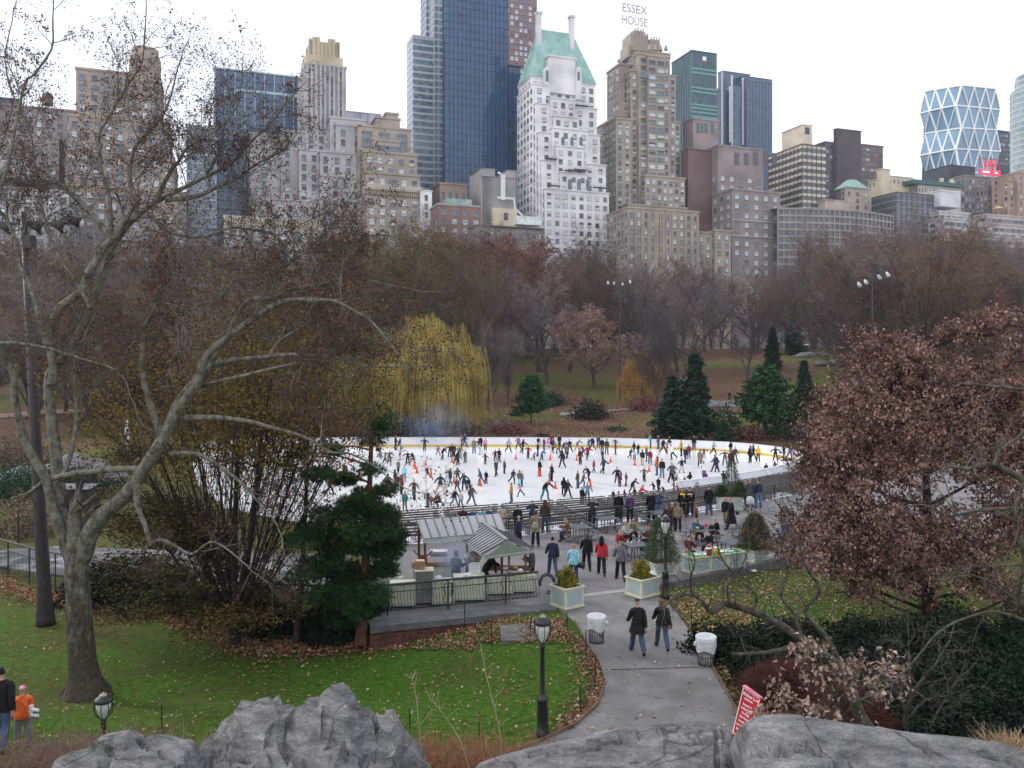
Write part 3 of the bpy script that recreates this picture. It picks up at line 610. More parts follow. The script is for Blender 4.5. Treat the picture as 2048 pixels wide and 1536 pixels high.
# 12 teal glass
g12 = glass_grid('teal_glass', (.03, .07, .09), (.07, .14, .16), 1.9, 4, rough=.08)
b = Bld('teal_glass_tower', 'teal green glass office tower right of the art deco tower', 1382, off=110)
b.curtain(1383, 1433, 102, 0, 0, g12, fx=1.9, mw=.1, mh=0, mm=mat('teal_mull', (.04, .10, .12)), left=1344)
q = MB(); xa, xb = b.lx(1383), b.lx(1433)
for py in (134, 142, 172, 180, 206, 213, 221, 230, 247): zz = b.lz(py); q.box(xa - .15, xb + .15, -.32, -.26, zz - 1.2, zz)
q.build('lit_floor_band', mat('aqua_band', (.13, .27, .27), rough=.2), b.root)
q = MB(); x = b.lx(1408); q.box(x - 1.2, x + 1.2, -.5, -.26, b.lz(118), b.lz(110)); q.build('rooftop_emblem', mat('white_emblem', (.85, .85, .85)), b.root)
# 13 dark blue stepped
g13 = glass_grid('steel_blue_glass', (.05, .08, .14), (.09, .14, .22), 2, 3.7, rough=.1)
b = Bld('stepped_glass_tower', 'dark blue glass tower with white vertical strips and stepped top', 1444, off=120)
b.block(1444, 1500, 142, 12, 0, g13, None, .3, left=1436, name='glass_wall'); b.block(1484, 1544, 152, 6, 30, g13, None, .3, name='glass_wall'); b.curtain(1493, 1544, 160, 0, 30, g13, fx=2.4, mw=.1, mh=.3, mm=mat('steelblue_m', (.12, .16, .22))); b.block(1462, 1493, 170, 3, 20, g13, None, .2, name='glass_wall'); b.block(1444, 1462, 180, 5, 20, g13, None, .2, name='glass_wall')
q = MB(); wm = mat('white_strip', (.52, .52, .58))
for px, a, c in ((1442, 142, 300), (1462, 150, 290), (1484, 156, 290), (1458, 172, 285)): x = b.lx(px, 2.8); q.box(x, x + 1.1, 2.4, 2.99, b.lz(c, x, 2.8), b.lz(a, x, 2.8))
q.build('white_strip', wm, b.root)
# 14 brown arched tower + club
b = Bld('brown_arched_tower', 'brown brick tower with tall arched top windows beside the teal tower', 1378, off=6)
b.block(1386, 1437, 238, 12, 0, GREYB, dict(px=6, w=1, h=1.2, top=16, skip=.3, mix=(1, 0, 0)), left=1367); b.block(1376, 1442, 298, 7, 0, wall('rust_flank', (.15, .10, .10)), None, .4, left=1362)
q = MB()
for px in (1396, 1404, 1412, 1425): x = b.lx(px, 11.9); q.box(x - .7, x + .7, 11.8, 11.99, b.lz(266, x, 12), b.lz(246, x, 12))
q.build('tall_arched_window', mat('green_window', (.07, .13, .13), rough=.2), b.root); b.tank(1382, 250, 20); b.done()
b = Bld('stone_club_building', 'grey brown stone club building with paired windows and a taller block behind', 1430, off=-8)
wc = dict(px=6.2, pz=4.3, w=2.2, h=2.2, mix=(1, 2, 5), k='triple'); 
b.block(1436, 1526, 292, 14, 20, GREYB, dict(wc, top=14, bot=375)); b.block(1464, 1560, 380, 0, 0, GREYB, wc, 1.0, left=1424)
q = MB()
for i in range(5): x = b.lx(1464 + (i + .5) * 19, 13.9); q.box(x - 1.3, x + 1.3, 13.8, 13.99, b.lz(330, x, 14), b.lz(306, x, 14))
q.build('tall_blind_window', mat('dull_window', (.12, .11, .125)), b.root)
q = MB(); x0, x1 = b.lx(1464), b.lx(1560)
for py in (438, 470): zz = b.lz(py); q.box(x0 - .3, x1 + .3, -.45, -.02, zz, zz + .5)
q.build('string_course', GREY_L, b.root); b.done()
# 15 beige banded
BEI = wall('beige_band', (.50, .44, .36)); g15 = glass_grid('smoked_glass', (.04, .045, .055), (.13, .14, .15), 2.4, 3.2)
b = Bld('banded_apartment_tower', 'beige apartment tower with continuous balcony bands and a blank rooftop block', 1606, off=-2)
b.curtain(1604, 1652, 290, 0, 0, g15, fx=3.0, mw=.35, mh=1.25, fz=3.3, mm=mat('dark_pier', (.10, .09, .09)), left=1537, spz=BEI)
b.block(1605, 1624, 250, 6, 0, BEI, None, .4, left=1564); q = MB(); q.box(b.lx(1610, 6), b.lx(1619, 6), 5.9, 5.99, b.lz(266, 0, 6), b.lz(252, 0, 6)); q.build('louvre', G_DK, b.root)
# 16 dark tower
b = Bld('dark_brown_tower', 'dark brown slab tower with lower balconied wings', 1674, off=90)
b.block(1674, 1722, 258, 0, 0, DKBR, None, .5, left=1668); b.block(1650, 1674, 285, 4, 20, wall('dkwing', (.13, .12, .14)), dict(px=3.2, w=2, h=1.4, pz=3)); b.block(1722, 1766, 290, 2, 24, wall('dkwing2', (.17, .12, .12)), dict(px=4, w=2.4, h=1.4, pz=3.1, k='triple')); b.done()
# 17 curved balcony building
g17 = glass_grid('balcony_glass', (.05, .055, .07), (.14, .15, .17), 3, 3.2)
b = Bld('curved_balcony_building', 'wide grey brown curved apartment building with stacked balconies', 1568, off=-20)
q = MB(); q2 = MB(); pts = []
for i in range(25):
    px = 1566 + 9.4 * i; bow = -7 * math.sin(math.pi * min(1, i / 24 * .9)); k_ = b.lx(px, 0); pts.append((k_, bow + 4))
zt = b.lz(418, 20)
for (x, y), (x2, y2) in zip(pts, pts[1:]):
    q.face([(x, y, 0), (x2, y2, 0), (x2, y2, zt), (x, y, zt)]); q.face([(x, y, zt), (x2, y2, zt), (x2, 22, zt), (x, 22, zt)])
    for k in range(12): zz = zt - k * 3.2; q2.face([(x, y - .6, zz - .9), (x2, y2 - .6, zz - .9), (x2, y2 - .6, zz), (x, y - .6, zz)]); q2.face([(x, y - .6, zz), (x2, y2 - .6, zz), (x2, y2, zz), (x, y, zz)]); q2.face([(x, y, zz - .9), (x2, y2, zz - .9), (x2, y2 - .6, zz - .9), (x, y - .6, zz - .9)])
for (x, y) in pts: q2.box(x - .25, x + .25, y - .55, y, 0, zt)
q.box(pts[-1][0] - .1, pts[-1][0], pts[-1][1], 22, 0, zt); q.build('glass_wall', g17, b.root); q2.build('balcony', wall('balcony_concrete', (.27, .245, .24)), b.root)
b.block(1650, 1700, 400, 10, 10, wall('pent', (.38, .33, .29)), None, .4)
b = Bld('green_capped_block', 'tan block with a small green pyramid roof behind the curved building', 1688, off=14)
b.block(1690, 1740, 376, 0, 0, wall('tan4', (.36, .30, .26)), dict(px=5, bot=420), .4, left=1682); x0, x1 = b.lx(1692), b.lx(1738); z_ = b.lz(375); q = MB(); h_ = b.lz(354) - z_
A = [(x0, -.3, z_ + .5), (x1, -.3, z_ + .5), (x1, 9, z_ + .5), (x0, 9, z_ + .5)]; T = [(x0 * .62 + x1 * .38, 3, z_ + h_), (x0 * .38 + x1 * .62, 3, z_ + h_), (x0 * .38 + x1 * .62, 6, z_ + h_), (x0 * .62 + x1 * .38, 6, z_ + h_)]
for i in range(4): q.face([A[i], A[(i + 1) % 4], T[(i + 1) % 4], T[i]])
q.face(T); q.build('pyramid_roof', COPPER, b.root); b.done()
b = Bld('yellow_stucco_block', 'cream yellow rooftop block right of the dark brown tower', 1760, off=10)
b.block(1776, 1826, 352, 4, 14, CREAM, dict(px=3, w=.8, h=1.6, bot=372), .4); b.block(1762, 1780, 338, 0, 0, CREAM, None, .3, left=1756); b.done()
b = Bld('dark_balcony_slab', 'dark slab apartment building with rows of glazed balconies', 1792, off=-6)
b.curtain(1792, 1876, 386, 0, 0, g17, fx=3.4, mw=.25, mh=.7, fz=3.2, mm=mat('slab_pier', (.09, .09, .10)), left=1744, spz=mat('slab_edge', (.20, .20, .21)))
b = Bld('green_eaved_hotel', 'pale hotel block under a flat dark green roof below the faceted tower', 1840, off=8)
b.block(1836, 1922, 368, 0, 16, wall('pale_hotel', (.42, .38, .35)), dict(px=2.4, w=.7, h=1.6, top=2, bot=390)); b.bx('green_roof', 1828, 1928, 358, 366, -2, 20, mat('green_roof', (.06, .12, .12))); 
q = MB(); 
for px in (1885, 1905): x = b.lx(px, 3); q.box(x - .8, x + .8, 3, 4.5, b.lz(359), b.lz(348))
q.build('chimney', CREAM, b.root); b.done()
# 18 faceted diagrid tower
D_ = DL(1840) + 130
hx = empty('faceted_glass_tower', P(1900, HY, D_), R(0)); hx.location.z = 4
tag(hx, 'faceted blue glass tower with white triangular diagrid and pinched corners', 'building')
g18 = mat('diagrid_glass', (.10, .20, .30), rough=.08, var=.35, scale=.02, spec=.7); gw = mat('diagrid_steel', (.75, .77, .8), rough=.4)
def hp(px, py, dd=0): d = D_ + dd; v = P(px, py, d); return v - hx.location
rowsL = [(1842, 176, 1862, 1880, 1903, 1923)]
# silhouettes by row: y(left end), y(corner), y(right end); x columns for left face, corner, right face
RW = [ (183, 171, 178, [1850, 1872, 1897, 1923], [1923, 1947, 1970, 1990]),
       (227, 211, 220, [1840, 1860, 1884, 1912], [1912, 1936, 1958, 1980, 2000]),
       (267, 256, 260, [1851, 1874, 1898, 1923], [1923, 1947, 1970, 1992]),
       (311, 298, 303, [1840, 1861, 1885, 1912], [1912, 1936, 1958, 1980, 2000]),
       (355, 344, 348, [1850, 1873, 1896, 1920], [1920, 1945, 1968, 1990]),
       (398, 388, 390, [1842, 1862, 1886, 1912], [1912, 1936, 1958, 1980, 2000]) ]
q = MB(); q2 = MB(); prev = None
for yl, yc, yr, L_, Rr in RW:
    row = []
    for i, x in enumerate(L_): t = i / (len(L_) - 1); row.append(hp(x, yl + (yc - yl) * t, 40 * (1 - t)))
    for i, x in enumerate(Rr[1:]): t = (i + 1) / (len(Rr) - 1); row.append(hp(x, yc + (yr - yc) * t, 25 * t))
    if prev:
        a, c = prev, row; i = j = 0; flip = len(a) < len(c)
        while i < len(a) - 1 or j < len(c) - 1:
            if j < len(c) - 1 and (i >= len(a) - 1 or (j + .5) / (len(c) - 1) <= (i + .5) / (len(a) - 1)):
                q.face([a[i], c[j], c[j + 1]]); q2.beam(a[i], c[j], 1.5, .8); j += 1; q2.beam(a[i], c[j], 1.5, .8)
            else:
                q.face([a[i], c[j], a[i + 1]]); i += 1
    for u, v in zip(row, row[1:]): q2.beam(u, v, 1.5, .8)
    prev = row
top = []
yl, yc, yr, L_, Rr = RW[0]; r0 = [hp(L_[0], yl, 40), hp(1923, yc, 0), hp(1990, yr, 25)]
q.face([r0[0], r0[1], r0[2], r0[2] + Vector((-15, 50, 0)), r0[0] + Vector((60, 40, 0))])
q.face([r0[0], r0[0] + Vector((60, 40, 0)), r0[0] + Vector((60, 40, -110)), prev[0]]); q.face([r0[2], prev[-1], r0[2] + Vector((-15, 50, -110)), r0[2] + Vector((-15, 50, 0))])
q.face([r0[0] + Vector((60, 40, 0)), r0[2] + Vector((-15, 50, 0)), r0[2] + Vector((-15, 50, -110)), r0[0] + Vector((60, 40, -110))])
q.build('glass_facets', g18, hx); q2.build('diagrid', gw, hx)
# 19 right edge
b = Bld('brown_office_block', 'brown stone office block with vertical piers under the red screen', 1925, off=40)
wv = dict(px=3.0, pz=3.6, w=1.3, h=2.0, mix=(4, 4, 2)); b.block(1930, 2020, 352, 0, 0, GREYB, wv, left=1905); b.block(1975, 2060, 374, -8, 20, GREYB, wv); b.block(1900, 1950, 330, 20, 20, SLATE, None, .3); b.done()
ss = empty('rooftop_screen', P(1978, 352, b.D + 6), R(20)); tag(ss, 'red illuminated rooftop news sign with a lit ticker bar', 'sign')
k = (b.D + 6) / F; q = MB(); red = mat('red_frame', (.45, .03, .06)); w2 = 26 * k
for x in (-w2, -w2 * .33, w2 * .33, w2): q.beam((x, 0, 0), (x, 0, 34 * k), .35)
q.beam((-w2, 0, 34 * k), (w2, 0, 34 * k), .35); q.beam((-w2, 0, 12 * k), (w2, 0, 12 * k), .35); q.build('sign_frame', red, ss)
q = MB(); q.box(-w2, w2 * 1.05, -.8, -.2, 1 * k, 12 * k); q.build('ticker_bar', mat('lit_red', (.8, .05, .1), emit=(1, .03, .08, .85)), ss)
me = text_mesh('CNN', 1, .15, 'letters', bold=.004); me.materials.append(mat('red_letters', (.6, .02, .05), emit=(.8, .02, .06, .35))); add('letters', me, ss, (-.5 * k, -.3, 23 * k), (R(90), 0, 0), (13.5 * k, 19 * k, 1))
for tx, x, sx in (('7:07:00', -14, 5.2), ('30F', 13, 5.2)):
    pass
q = MB()
for x, w_ in ((-21, 6), (-14, 4), (-9, 7), (12, 3), (15.5, 4)): q.box(x * k, (x + w_) * k, -.9, -.82, 5 * k, 8.6 * k)
q.build('ticker_lettering', mat('lit_white', (.9, .85, .85), emit=(1, .9, .9, .8)), ss)
b = Bld('dark_round_tower', 'dark tower glimpsed between the faceted tower and the right edge', 2000, off=160); b.block(1994, 2032, 262, 0, 30, SLATE, dict(px=3, w=1.6, bot=330)); b.done()
b = Bld('round_glass_tower', 'pale green rounded glass tower cut by the right edge of the picture', 2052, D=470, yaw=0)
q = MB(); c_ = (22.6, 18); pr = [(18, 0), (18, b.lz(160)), (15.5, b.lz(158)), (15.5, b.lz(130)), (.1, b.lz(129))]; q.lathe(pr, 40, c_); q.build('glass_wall', glass_grid('pale_green_glass', (.18, .26, .28), (.34, .44, .45), 2, 3.4), b.root)
q = MB(); z_ = 0
while z_ < b.lz(134): rr = 18.15 if z_ < b.lz(160) else 15.65; q.lathe([(rr, z_), (rr, z_ + 1.0)], 40, c_); z_ += 3.5
q.build('spandrel', SIL, b.root)
b = Bld('orange_brick_tower', 'orange brown brick tower at the right edge below the round glass tower', 2016, off=-4)
b.block(2017, 2110, 362, 4, 0, ORANGE, dict(px=5, w=1.4, bot=450), left=2014); b.block(2036, 2110, 346, 2, 16, ORANGE, dict(px=5, w=1.4)); b.done()
b = Bld('white_panel_block', 'light grey blank walled block on posts beside the dark balcony slab', 1880, off=-14)
b.block(1880, 1920, 382, 2, 18, wall('blank_grey', (.50, .51, .55)), None, .5, capm=WHITE, zb=-412); b.block(1878, 1938, 424, 0, 20, wall('pale_steps', (.42, .42, .43)), dict(px=4.4, w=3, h=1.6, pz=3.2, k='triple')); b.block(1888, 1946, 437, -4, 18, MC['pale_steps'], dict(px=4.4, w=3, h=1.6, pz=3.2, k='triple')); b.done()
b = Bld('stepped_terrace_building', 'pale stepped apartment building with a yellow rooftop umbrella at the right', 1950, off=-26)
wq = dict(px=4.6, w=3.2, h=1.5, pz=3.2, k='triple', mix=(3, 4, 2)); m_ = wall('pinkish_grey', (.38, .33, .33)); b.block(1972, 2110, 430, 8, 18, m_, wq); b.block(1950, 2110, 446, 3, 18, m_, wq); b.block(1925, 2110, 470, 0, 18, m_, wq)
x = b.lx(1997, 12); z_ = b.lz(418, x, 12); q = MB(); q.lathe([(3.2, z_), (.1, z_ + 1.6)], 8, (x, 12)); q.tube([(x, 12, z_ - 5), (x, 12, z_)], .1, 5); q.build('rooftop_umbrella', mat('yellow_canvas', (.55, .42, .2)), b.root); b.done()
b = Bld('brown_infill_block', 'plain brown block behind the banded tower and the club building', 1560, off=30); b.block(1535, 1600, 470, 0, 20, GREY_D, dict(px=4)); b.done()
# ------------------------------------------------------------------ vegetation generators
def rdir(rs): 
    z = rs.uniform(-1, 1); a = rs.uniform(0, 6.283); q = math.sqrt(1 - z * z); return Vector((q * math.cos(a), q * math.sin(a), z))
def twig3(mb, pts, r0, r1, mi=0):
    """three sided tapering twig without caps"""
    i0 = len(mb.v); k = len(pts); d = (pts[-1] - pts[0])
    if d.length < 1e-6: return
    d.normalize(); u = d.orthogonal().normalized(); w = d.cross(u)
    for j, p in enumerate(pts):
        r = r0 + (r1 - r0) * j / (k - 1)
        for c in (0, 1, 2):
            a = 2.0944 * c; mb.v.append(tuple(p + u * (math.cos(a) * r) + w * (math.sin(a) * r)))
    for j in range(k - 1):
        a = i0 + j * 3; b = a + 3
        for c in (0, 1, 2): e = (c + 1) % 3; mb.f.append((a + c, a + e, b + e, b + c)); mb.m.append(mi)
def grow(T, C, p, d, L, r, lvl, cfg, rs, tips):
    """one branch with its side branches; T collects wood, C the fine twigs"""
    n = 5 if lvl == 0 else (4 if lvl < 3 else (3 if lvl < cfg['lv'] else 2)); pts = [p.copy()]; dirs = [d.copy()]; q = p.copy(); dd = d.copy()
    wob = cfg['wob'] * (1 + .35 * lvl); up = cfg['up'][min(lvl, len(cfg['up']) - 1)]
    for i in range(n):
        dd = (dd + rdir(rs) * wob + Vector((0, 0, up))).normalized(); q = q + dd * (L / n); pts.append(q.copy()); dirs.append(dd.copy())
    rt = r * (.35 if lvl < cfg['lv'] else .5)
    if lvl >= cfg['lv'] - 1: twig3(C, pts, r, rt)
    else: T.tube(pts, [r + (rt - r) * (i / n) for i in range(n + 1)], (9, 6, 5, 4, 3)[min(lvl, 4)], cap=False)
    if lvl >= cfg['lv']: tips.append((pts[-1], dd)); return
    nb = cfg['nb'][lvl]; st = cfg['st'][lvl]
    for k in range(nb):
        t = st + (1 - st) * (k + rs.random()) / nb; f = t * n; i = min(n - 1, int(f)); o = pts[i].lerp(pts[i + 1], f - i); dr = dirs[min(n, i + 1)]
        an = cfg['an'][lvl] * rs.uniform(.7, 1.25); az = k * 2.4 + rs.uniform(-.5, .5); u = dr.orthogonal().normalized(); w = dr.cross(u)
        nd = (dr * math.cos(an) + (u * math.cos(az) + w * math.sin(az)) * math.sin(an)).normalized()
        ll = L * cfg['rl'][lvl] * rs.uniform(.7, 1.15) * (1.15 - .45 * t if lvl else 1)
        grow(T, C, o, nd, ll, max(cfg.get('rmin', .008), min(rt * 1.6, (r + (rt - r) * t) * cfg['rr'][lvl])), lvl + 1, cfg, rs, tips)
def leafcard(mb, p, s, rs, mi=0, n=None, droop=0):
    n = n or rdir(rs); u = n.orthogonal().normalized(); w = n.cross(u); a = rs.uniform(0, 6.283); x = u * math.cos(a) + w * math.sin(a); y = n.cross(x)
    if droop: y = (y - Vector((0, 0, droop))).normalized(); 
    h = s * rs.uniform(.6, 1.25); k = h * .42; f_ = n * (h * .30)
    i = len(mb.v); mb.v += [tuple(p), tuple(p + x * k + y * h * .5 + f_), tuple(p + y * h), tuple(p - x * k + y * h * .5 + f_)]
    mb.f.append((i, i + 1, i + 2)); mb.f.append((i, i + 2, i + 3)); mb.m += [mi, mi]
BK = mat('bark_dark_grey', (.075, .062, .062), var=.3, scale=3, rough=.95)
BKB = mat('bark_brown', (.085, .06, .05), var=.3, scale=3, rough=.95)
TW = {'purple': mat('twigs_purple_grey', (.118, .096, .094), var=.35, scale=.25), 'brown': mat('twigs_warm_brown', (.125, .086, .066), var=.35, scale=.25), 'grey': mat('twigs_pale_grey', (.17, .148, .15), var=.3, scale=.25),
      'dark': mat('twigs_dark', (.06, .048, .052), var=.3, scale=.25), 'rust': mat('twigs_rust', (.12, .062, .048), var=.35, scale=.3), 'olive': mat('twigs_olive', (.10, .078, .042), var=.35, scale=.3)}
LF = {'rust': mat('leaves_rust', (.16, .07, .045), var=.4, scale=.8), 'olive': mat('leaves_ochre', (.15, .105, .04), var=.4, scale=.8), 'pink': mat('leaves_pinkish_brown', (.27, .15, .12), var=.35, scale=.8), 'orange': mat('leaves_orange_brown', (.30, .145, .04), var=.35, scale=.8)}
CFG = [dict(lv=4, nb=(11, 9, 9, 8), st=(.18, .22, .2, .15), an=(.62, .75, .8, .8), rl=(.62, .52, .46, .46), rr=(.55, .5, .5, .5), up=(.02, .10, .05, .03, 0), wob=.09, rmin=.019),
       dict(lv=4, nb=(10, 10, 9, 8), st=(.16, .3, .2, .15), an=(.85, .7, .75, .8), rl=(.72, .5, .46, .45), rr=(.6, .5, .5, .5), up=(0, .05, .02, 0, -.02), wob=.13, rmin=.019),
       dict(lv=4, nb=(12, 9, 9, 8), st=(.12, .25, .15, .15), an=(.42, .5, .6, .7), rl=(.78, .5, .46, .45), rr=(.5, .5, .5, .5), up=(.02, .12, .10, .06, .02), wob=.07, rmin=.019)]
TREES = []
for i in range(8):
    rs = random.Random(100 + i); T, C, tips = MB(), MB(), []; cfg = CFG[i % 3]; H = 20
    grow(T, C, Vector((0, 0, -1)), Vector((rs.uniform(-.08, .08), rs.uniform(-.08, .08), 1)).normalized(), H * .56, .34, 0, cfg, rs, tips)
    top = max(v[2] for v in C.v); lf = MB()
    for p, d in tips:
        if rs.random() < .8: leafcard(lf, p + rdir(rs) * .2, .34, rs)
    TREES.append((T.mesh('trunk', [BK], True), C.mesh('crown', [TW['purple']]), lf.mesh('foliage', [LF['rust']]), top))
def put_tree(x, y, z, h, var, tw, lf=None, rz=0, wide=1.0, name='bare_tree', bark=BK):
    T, C, L, top = TREES[var]; k = h / top; e = empty(name, (x, y, z), rz); e.scale = (k * wide, k * wide, k)
    for nm, me, m in (('trunk', T, bark), ('crown', C, TW[tw])) + ((('foliage', L, LF[lf]),) if lf else ()):
        o = add(nm, me, e); o.material_slots[0].link = 'OBJECT'; o.material_slots[0].material = m
    return e
CW = {'purple': 'purple grey', 'brown': 'warm brown', 'grey': 'pale grey', 'dark': 'dark', 'rust': 'rust tinged', 'olive': 'olive brown'}
LANDMARK = [(150, 'the left edge towers'), (345, 'the turreted tan tower'), (520, 'the blue glass slab'), (640, 'the low stone club'), (740, 'the gold crowned tower'), (850, 'the terraced tan house'), (960, 'the red brick building'), (1080, 'the dark glass tower'), (1230, 'the green roofed white tower'), (1400, 'the tall tan hotel tower'), (1565, 'the paired window club'), (1700, 'the beige banded tower'), (1850, 'the curved balcony building'), (3000, 'the right edge towers')]
def lmk(px):
    for a, n in LANDMARK:
        if px < a: return n
ROWN = {0: 'rearmost', 1: 'far', 2: 'middle', 3: 'near', 4: 'low', 5: 'frontmost'}
rs = random.Random(5); seen = {}
TOPY = [(0, 470), (200, 470), (400, 470), (520, 478), (640, 462), (720, 450), (800, 440), (930, 445), (1010, 468), (1120, 462), (1200, 478), (1300, 515), (1450, 545), (1570, 535), (1640, 470), (1750, 440), (1850, 430), (1950, 445), (2048, 480)]
def interp(tb, x):
    for (a, b), (c, d) in zip(tb, tb[1:]):
        if x <= c: return b + (d - b) * max(0, (x - a)) / (c - a)
    return tb[-1][1]
for row, (D, n, dy) in enumerate(((262, 30, -8), (228, 30, 6), (196, 28, 22), (166, 25, 52), (146, 26, 82), (130, 24, 128))):
    for i in range(n):
        px = -60 + (2170) * (i + rs.uniform(.2, .8)) / n
        y = D + rs.uniform(-9, 9); x = (px - 1024) / F * y
        if row >= 2 and 1380 < px < 1690: continue      # the open lawn
        if row >= 4 and (700 < px < 1300): continue
        if row == 5 and px > 1380: continue
        if row == 3 and 1130 < px < 1290 : continue
        ty = interp(TOPY, px) - 13 + dy + rs.uniform(-14, 26); z = hill(x, y); h = max(6, CZ + (HY - ty) / F * y - z)
        tw = rs.choices(('purple', 'brown', 'grey', 'dark', 'rust'), (4, 5, 4, 1, 1))[0]; lf = None
        if 680 < px < 960 and row in (1, 2, 3): tw = 'olive'; lf = 'olive' if rs.random() < .18 else None
        if 950 < px < 1090 and row in (1, 2): tw = 'rust'; lf = 'rust' if rs.random() < .4 else None
        if 1730 < px and row in (2, 3, 4) and rs.random() < .5: tw = 'rust'; lf = 'rust' if rs.random() < .5 else None
        if px < 480 and row in (1, 2, 3) and rs.random() < .4: tw = 'brown'
        t = put_tree(x, y, z, h, rs.randrange(8), tw, lf, rs.uniform(0, 6.28), rs.uniform(.85, 1.2))
        key = (row, tw, bool(lf), lmk(px)); seen[key] = seen.get(key, 0) + 1; k = seen[key]
        tag(t, f"{'leafy ' if lf else 'bare '}{CW[tw]} {'' if k == 1 else ORD[k] + ' '}tree of the {ROWN[row]} row below {lmk(px)}", 'tree', 'bare trees of the wood beyond the rink')
# individual trees seen between wood and rink
def at_hill(px, py, D0=110, D1=330):
    """point of the hill surface seen at this pixel"""
    d = D0
    while d < D1:
        x = (px - 1024) / F * d; z = CZ + (HY - py) / F * d
        if z <= hill(x, d): return Vector((x, d, hill(x, d)))
        d += .5
    return Vector(((px - 1024) / F * d, d, hill((px - 1024) / F * d, d)))
for px, py, ty, var, tw, lf, w_, lab in ((1190, 778, 597, 1, 'grey', 'pink', 1.15, 'bare tree with pinkish remaining leaves on the bank above the rink centre'),
        (1083, 690, 500, 4, 'dark', None, 1.3, 'large dark spreading bare tree in the middle of the wood'),
        (975, 822, 628, 2, 'purple', None, .8, 'fine twigged upright bare tree just right of the golden willow'), (1016, 812, 640, 5, 'purple', None, .7, 'slim bare tree with twin stems right of the golden willow'),
        (1355, 745, 560, 3, 'purple', None, 1.0, 'rounded bare tree at the left end of the open lawn'), (1495, 752, 600, 1, 'dark', None, .9, 'forked leaning bare tree standing on the open lawn'),
        (1682, 770, 560, 6, 'dark', None, .45, 'tall thin trunked bare tree at the right end of the open lawn'), (1440, 690, 545, 0, 'purple', None, 1.0, 'bare tree behind the left end of the open lawn'),
        (1550, 690, 560, 4, 'purple', None, .8, 'bare tree behind the middle of the open lawn'), (1625, 700, 520, 3, 'purple', None, 1, 'bare tree behind the right end of the open lawn'),
        (1720, 800, 455, 1, 'dark', None, 1.15, 'very tall dark wide branched bare tree at the right of the lawn'), (1830, 790, 440, 4, 'brown', None, 1.1, 'tall brown bare tree behind the brown leaved oak'),
        (1740, 790, 520, 7, 'rust', None, .9, 'rusty twigged bare tree behind the oak top'), (1960, 800, 540, 6, 'brown', None, 1.2, 'brown bare tree behind the right side of the oak'),
        (175, 835, 560, 3, 'brown', None, .8, 'dark trunked bare tree beside the far left path'), (130, 825, 600, 7, 'dark', None, .9, 'stout dark trunked tree on the far left path'), (60, 830, 600, 2, 'brown', None, 1.0, 'brown bare tree behind the light mast'),
        (300, 800, 590, 0, 'brown', None, 1.1, 'brown bare tree behind the sycamore fork'), (420, 810, 560, 5, 'purple', None, 1.1, 'bare tree behind the leaning sycamore limb'), (560, 800, 590, 3, 'brown', None, 1.1, 'brown bare tree behind the hornbeam top')):
    v = at_hill(px, py); h = max(5, CZ + (HY - ty) / F * v.y - v.z); tag(put_tree(v.x, v.y, v.z, h, var, tw, lf, rs.uniform(0, 6), w_), lab, 'tree')
# evergreens
NEED = mat('conifer_needles', (.014, .036, .020), var=.45, scale=1.2, rough=.8); NEED2 = mat('pine_needles', (.022, .065, .022), var=.5, scale=1.0, rough=.8); YEW = mat('yew_leaves', (.006, .013, .006), var=.6, scale=1.5, rough=.7)
def spray(mb, a, b, w, rs, n, s, mi=0):
    """needle cards hanging round the line a-b"""
    for i in range(n):
        t = (i + rs.random()) / n; p = a.lerp(b, t); leafcard(mb, p + rdir(rs) * (w * (1.1 - t) * rs.random()), s, rs, mi, n=(Vector((0, 0, 1)) + rdir(rs) * .8).normalized(), droop=.25)
def conifer(H, Rb, rs, dens=1.0, kind=0, s=.32):
    T, C = MB(), MB(); T.tube([(0, 0, -.5), (0, 0, H * .5), (0, 0, H * .97)], [H * .016 + .05, H * .01, .02], 6)
    z = H * (.06 if kind == 0 else .22); k = 0
    while z < H * .97:
        t = z / H; L = Rb * (1 - t) ** (.85 if kind == 0 else .5) * (1 if t > .15 or kind else .85) + .15; nb = int(7 * dens) + 1
        for j in range(nb):
            a = k * .9 + j * 6.283 / nb + rs.uniform(-.25, .25); l = L * rs.uniform(.45, 1.25) * (1 + .35 * noise.noise(Vector((math.cos(a) * 1.5, math.sin(a) * 1.5, z * .35 + Rb)))); dz = (-.22 if kind == 0 else .25) * l
            b = Vector((math.cos(a) * l, math.sin(a) * l, z + dz)); o = Vector((0, 0, z)); T.tube([o, b], [.02 + .02 * (1 - t), .008], 3, cap=False); spray(C, o.lerp(b, .15), b, l * .28, rs, int(22 * dens * (l / Rb + .25)), s)
        z += H * .035 * (1 + rs.uniform(-.2, .2)); k += 1
    return T.mesh('trunk', [BK]), C.mesh('foliage', [NEED if kind == 0 else NEED2])
CON = [conifer(10, 3.0, random.Random(1), 1.3, 0, .5), conifer(10, 2.6, random.Random(2), 1.2, 0, .5), conifer(10, 4.2, random.Random(3), 1.3, 1, .55)]
def put_con(v, h, k, lab, w=1.0, name='conifer', cat='evergreen tree', group=None):
    e = empty(name, v, rs.uniform(0, 6)); e.scale = (h / 10 * w, h / 10 * w, h / 10); add('trunk', CON[k][0], e); add('foliage', CON[k][1], e); return tag(e, lab, cat, group)
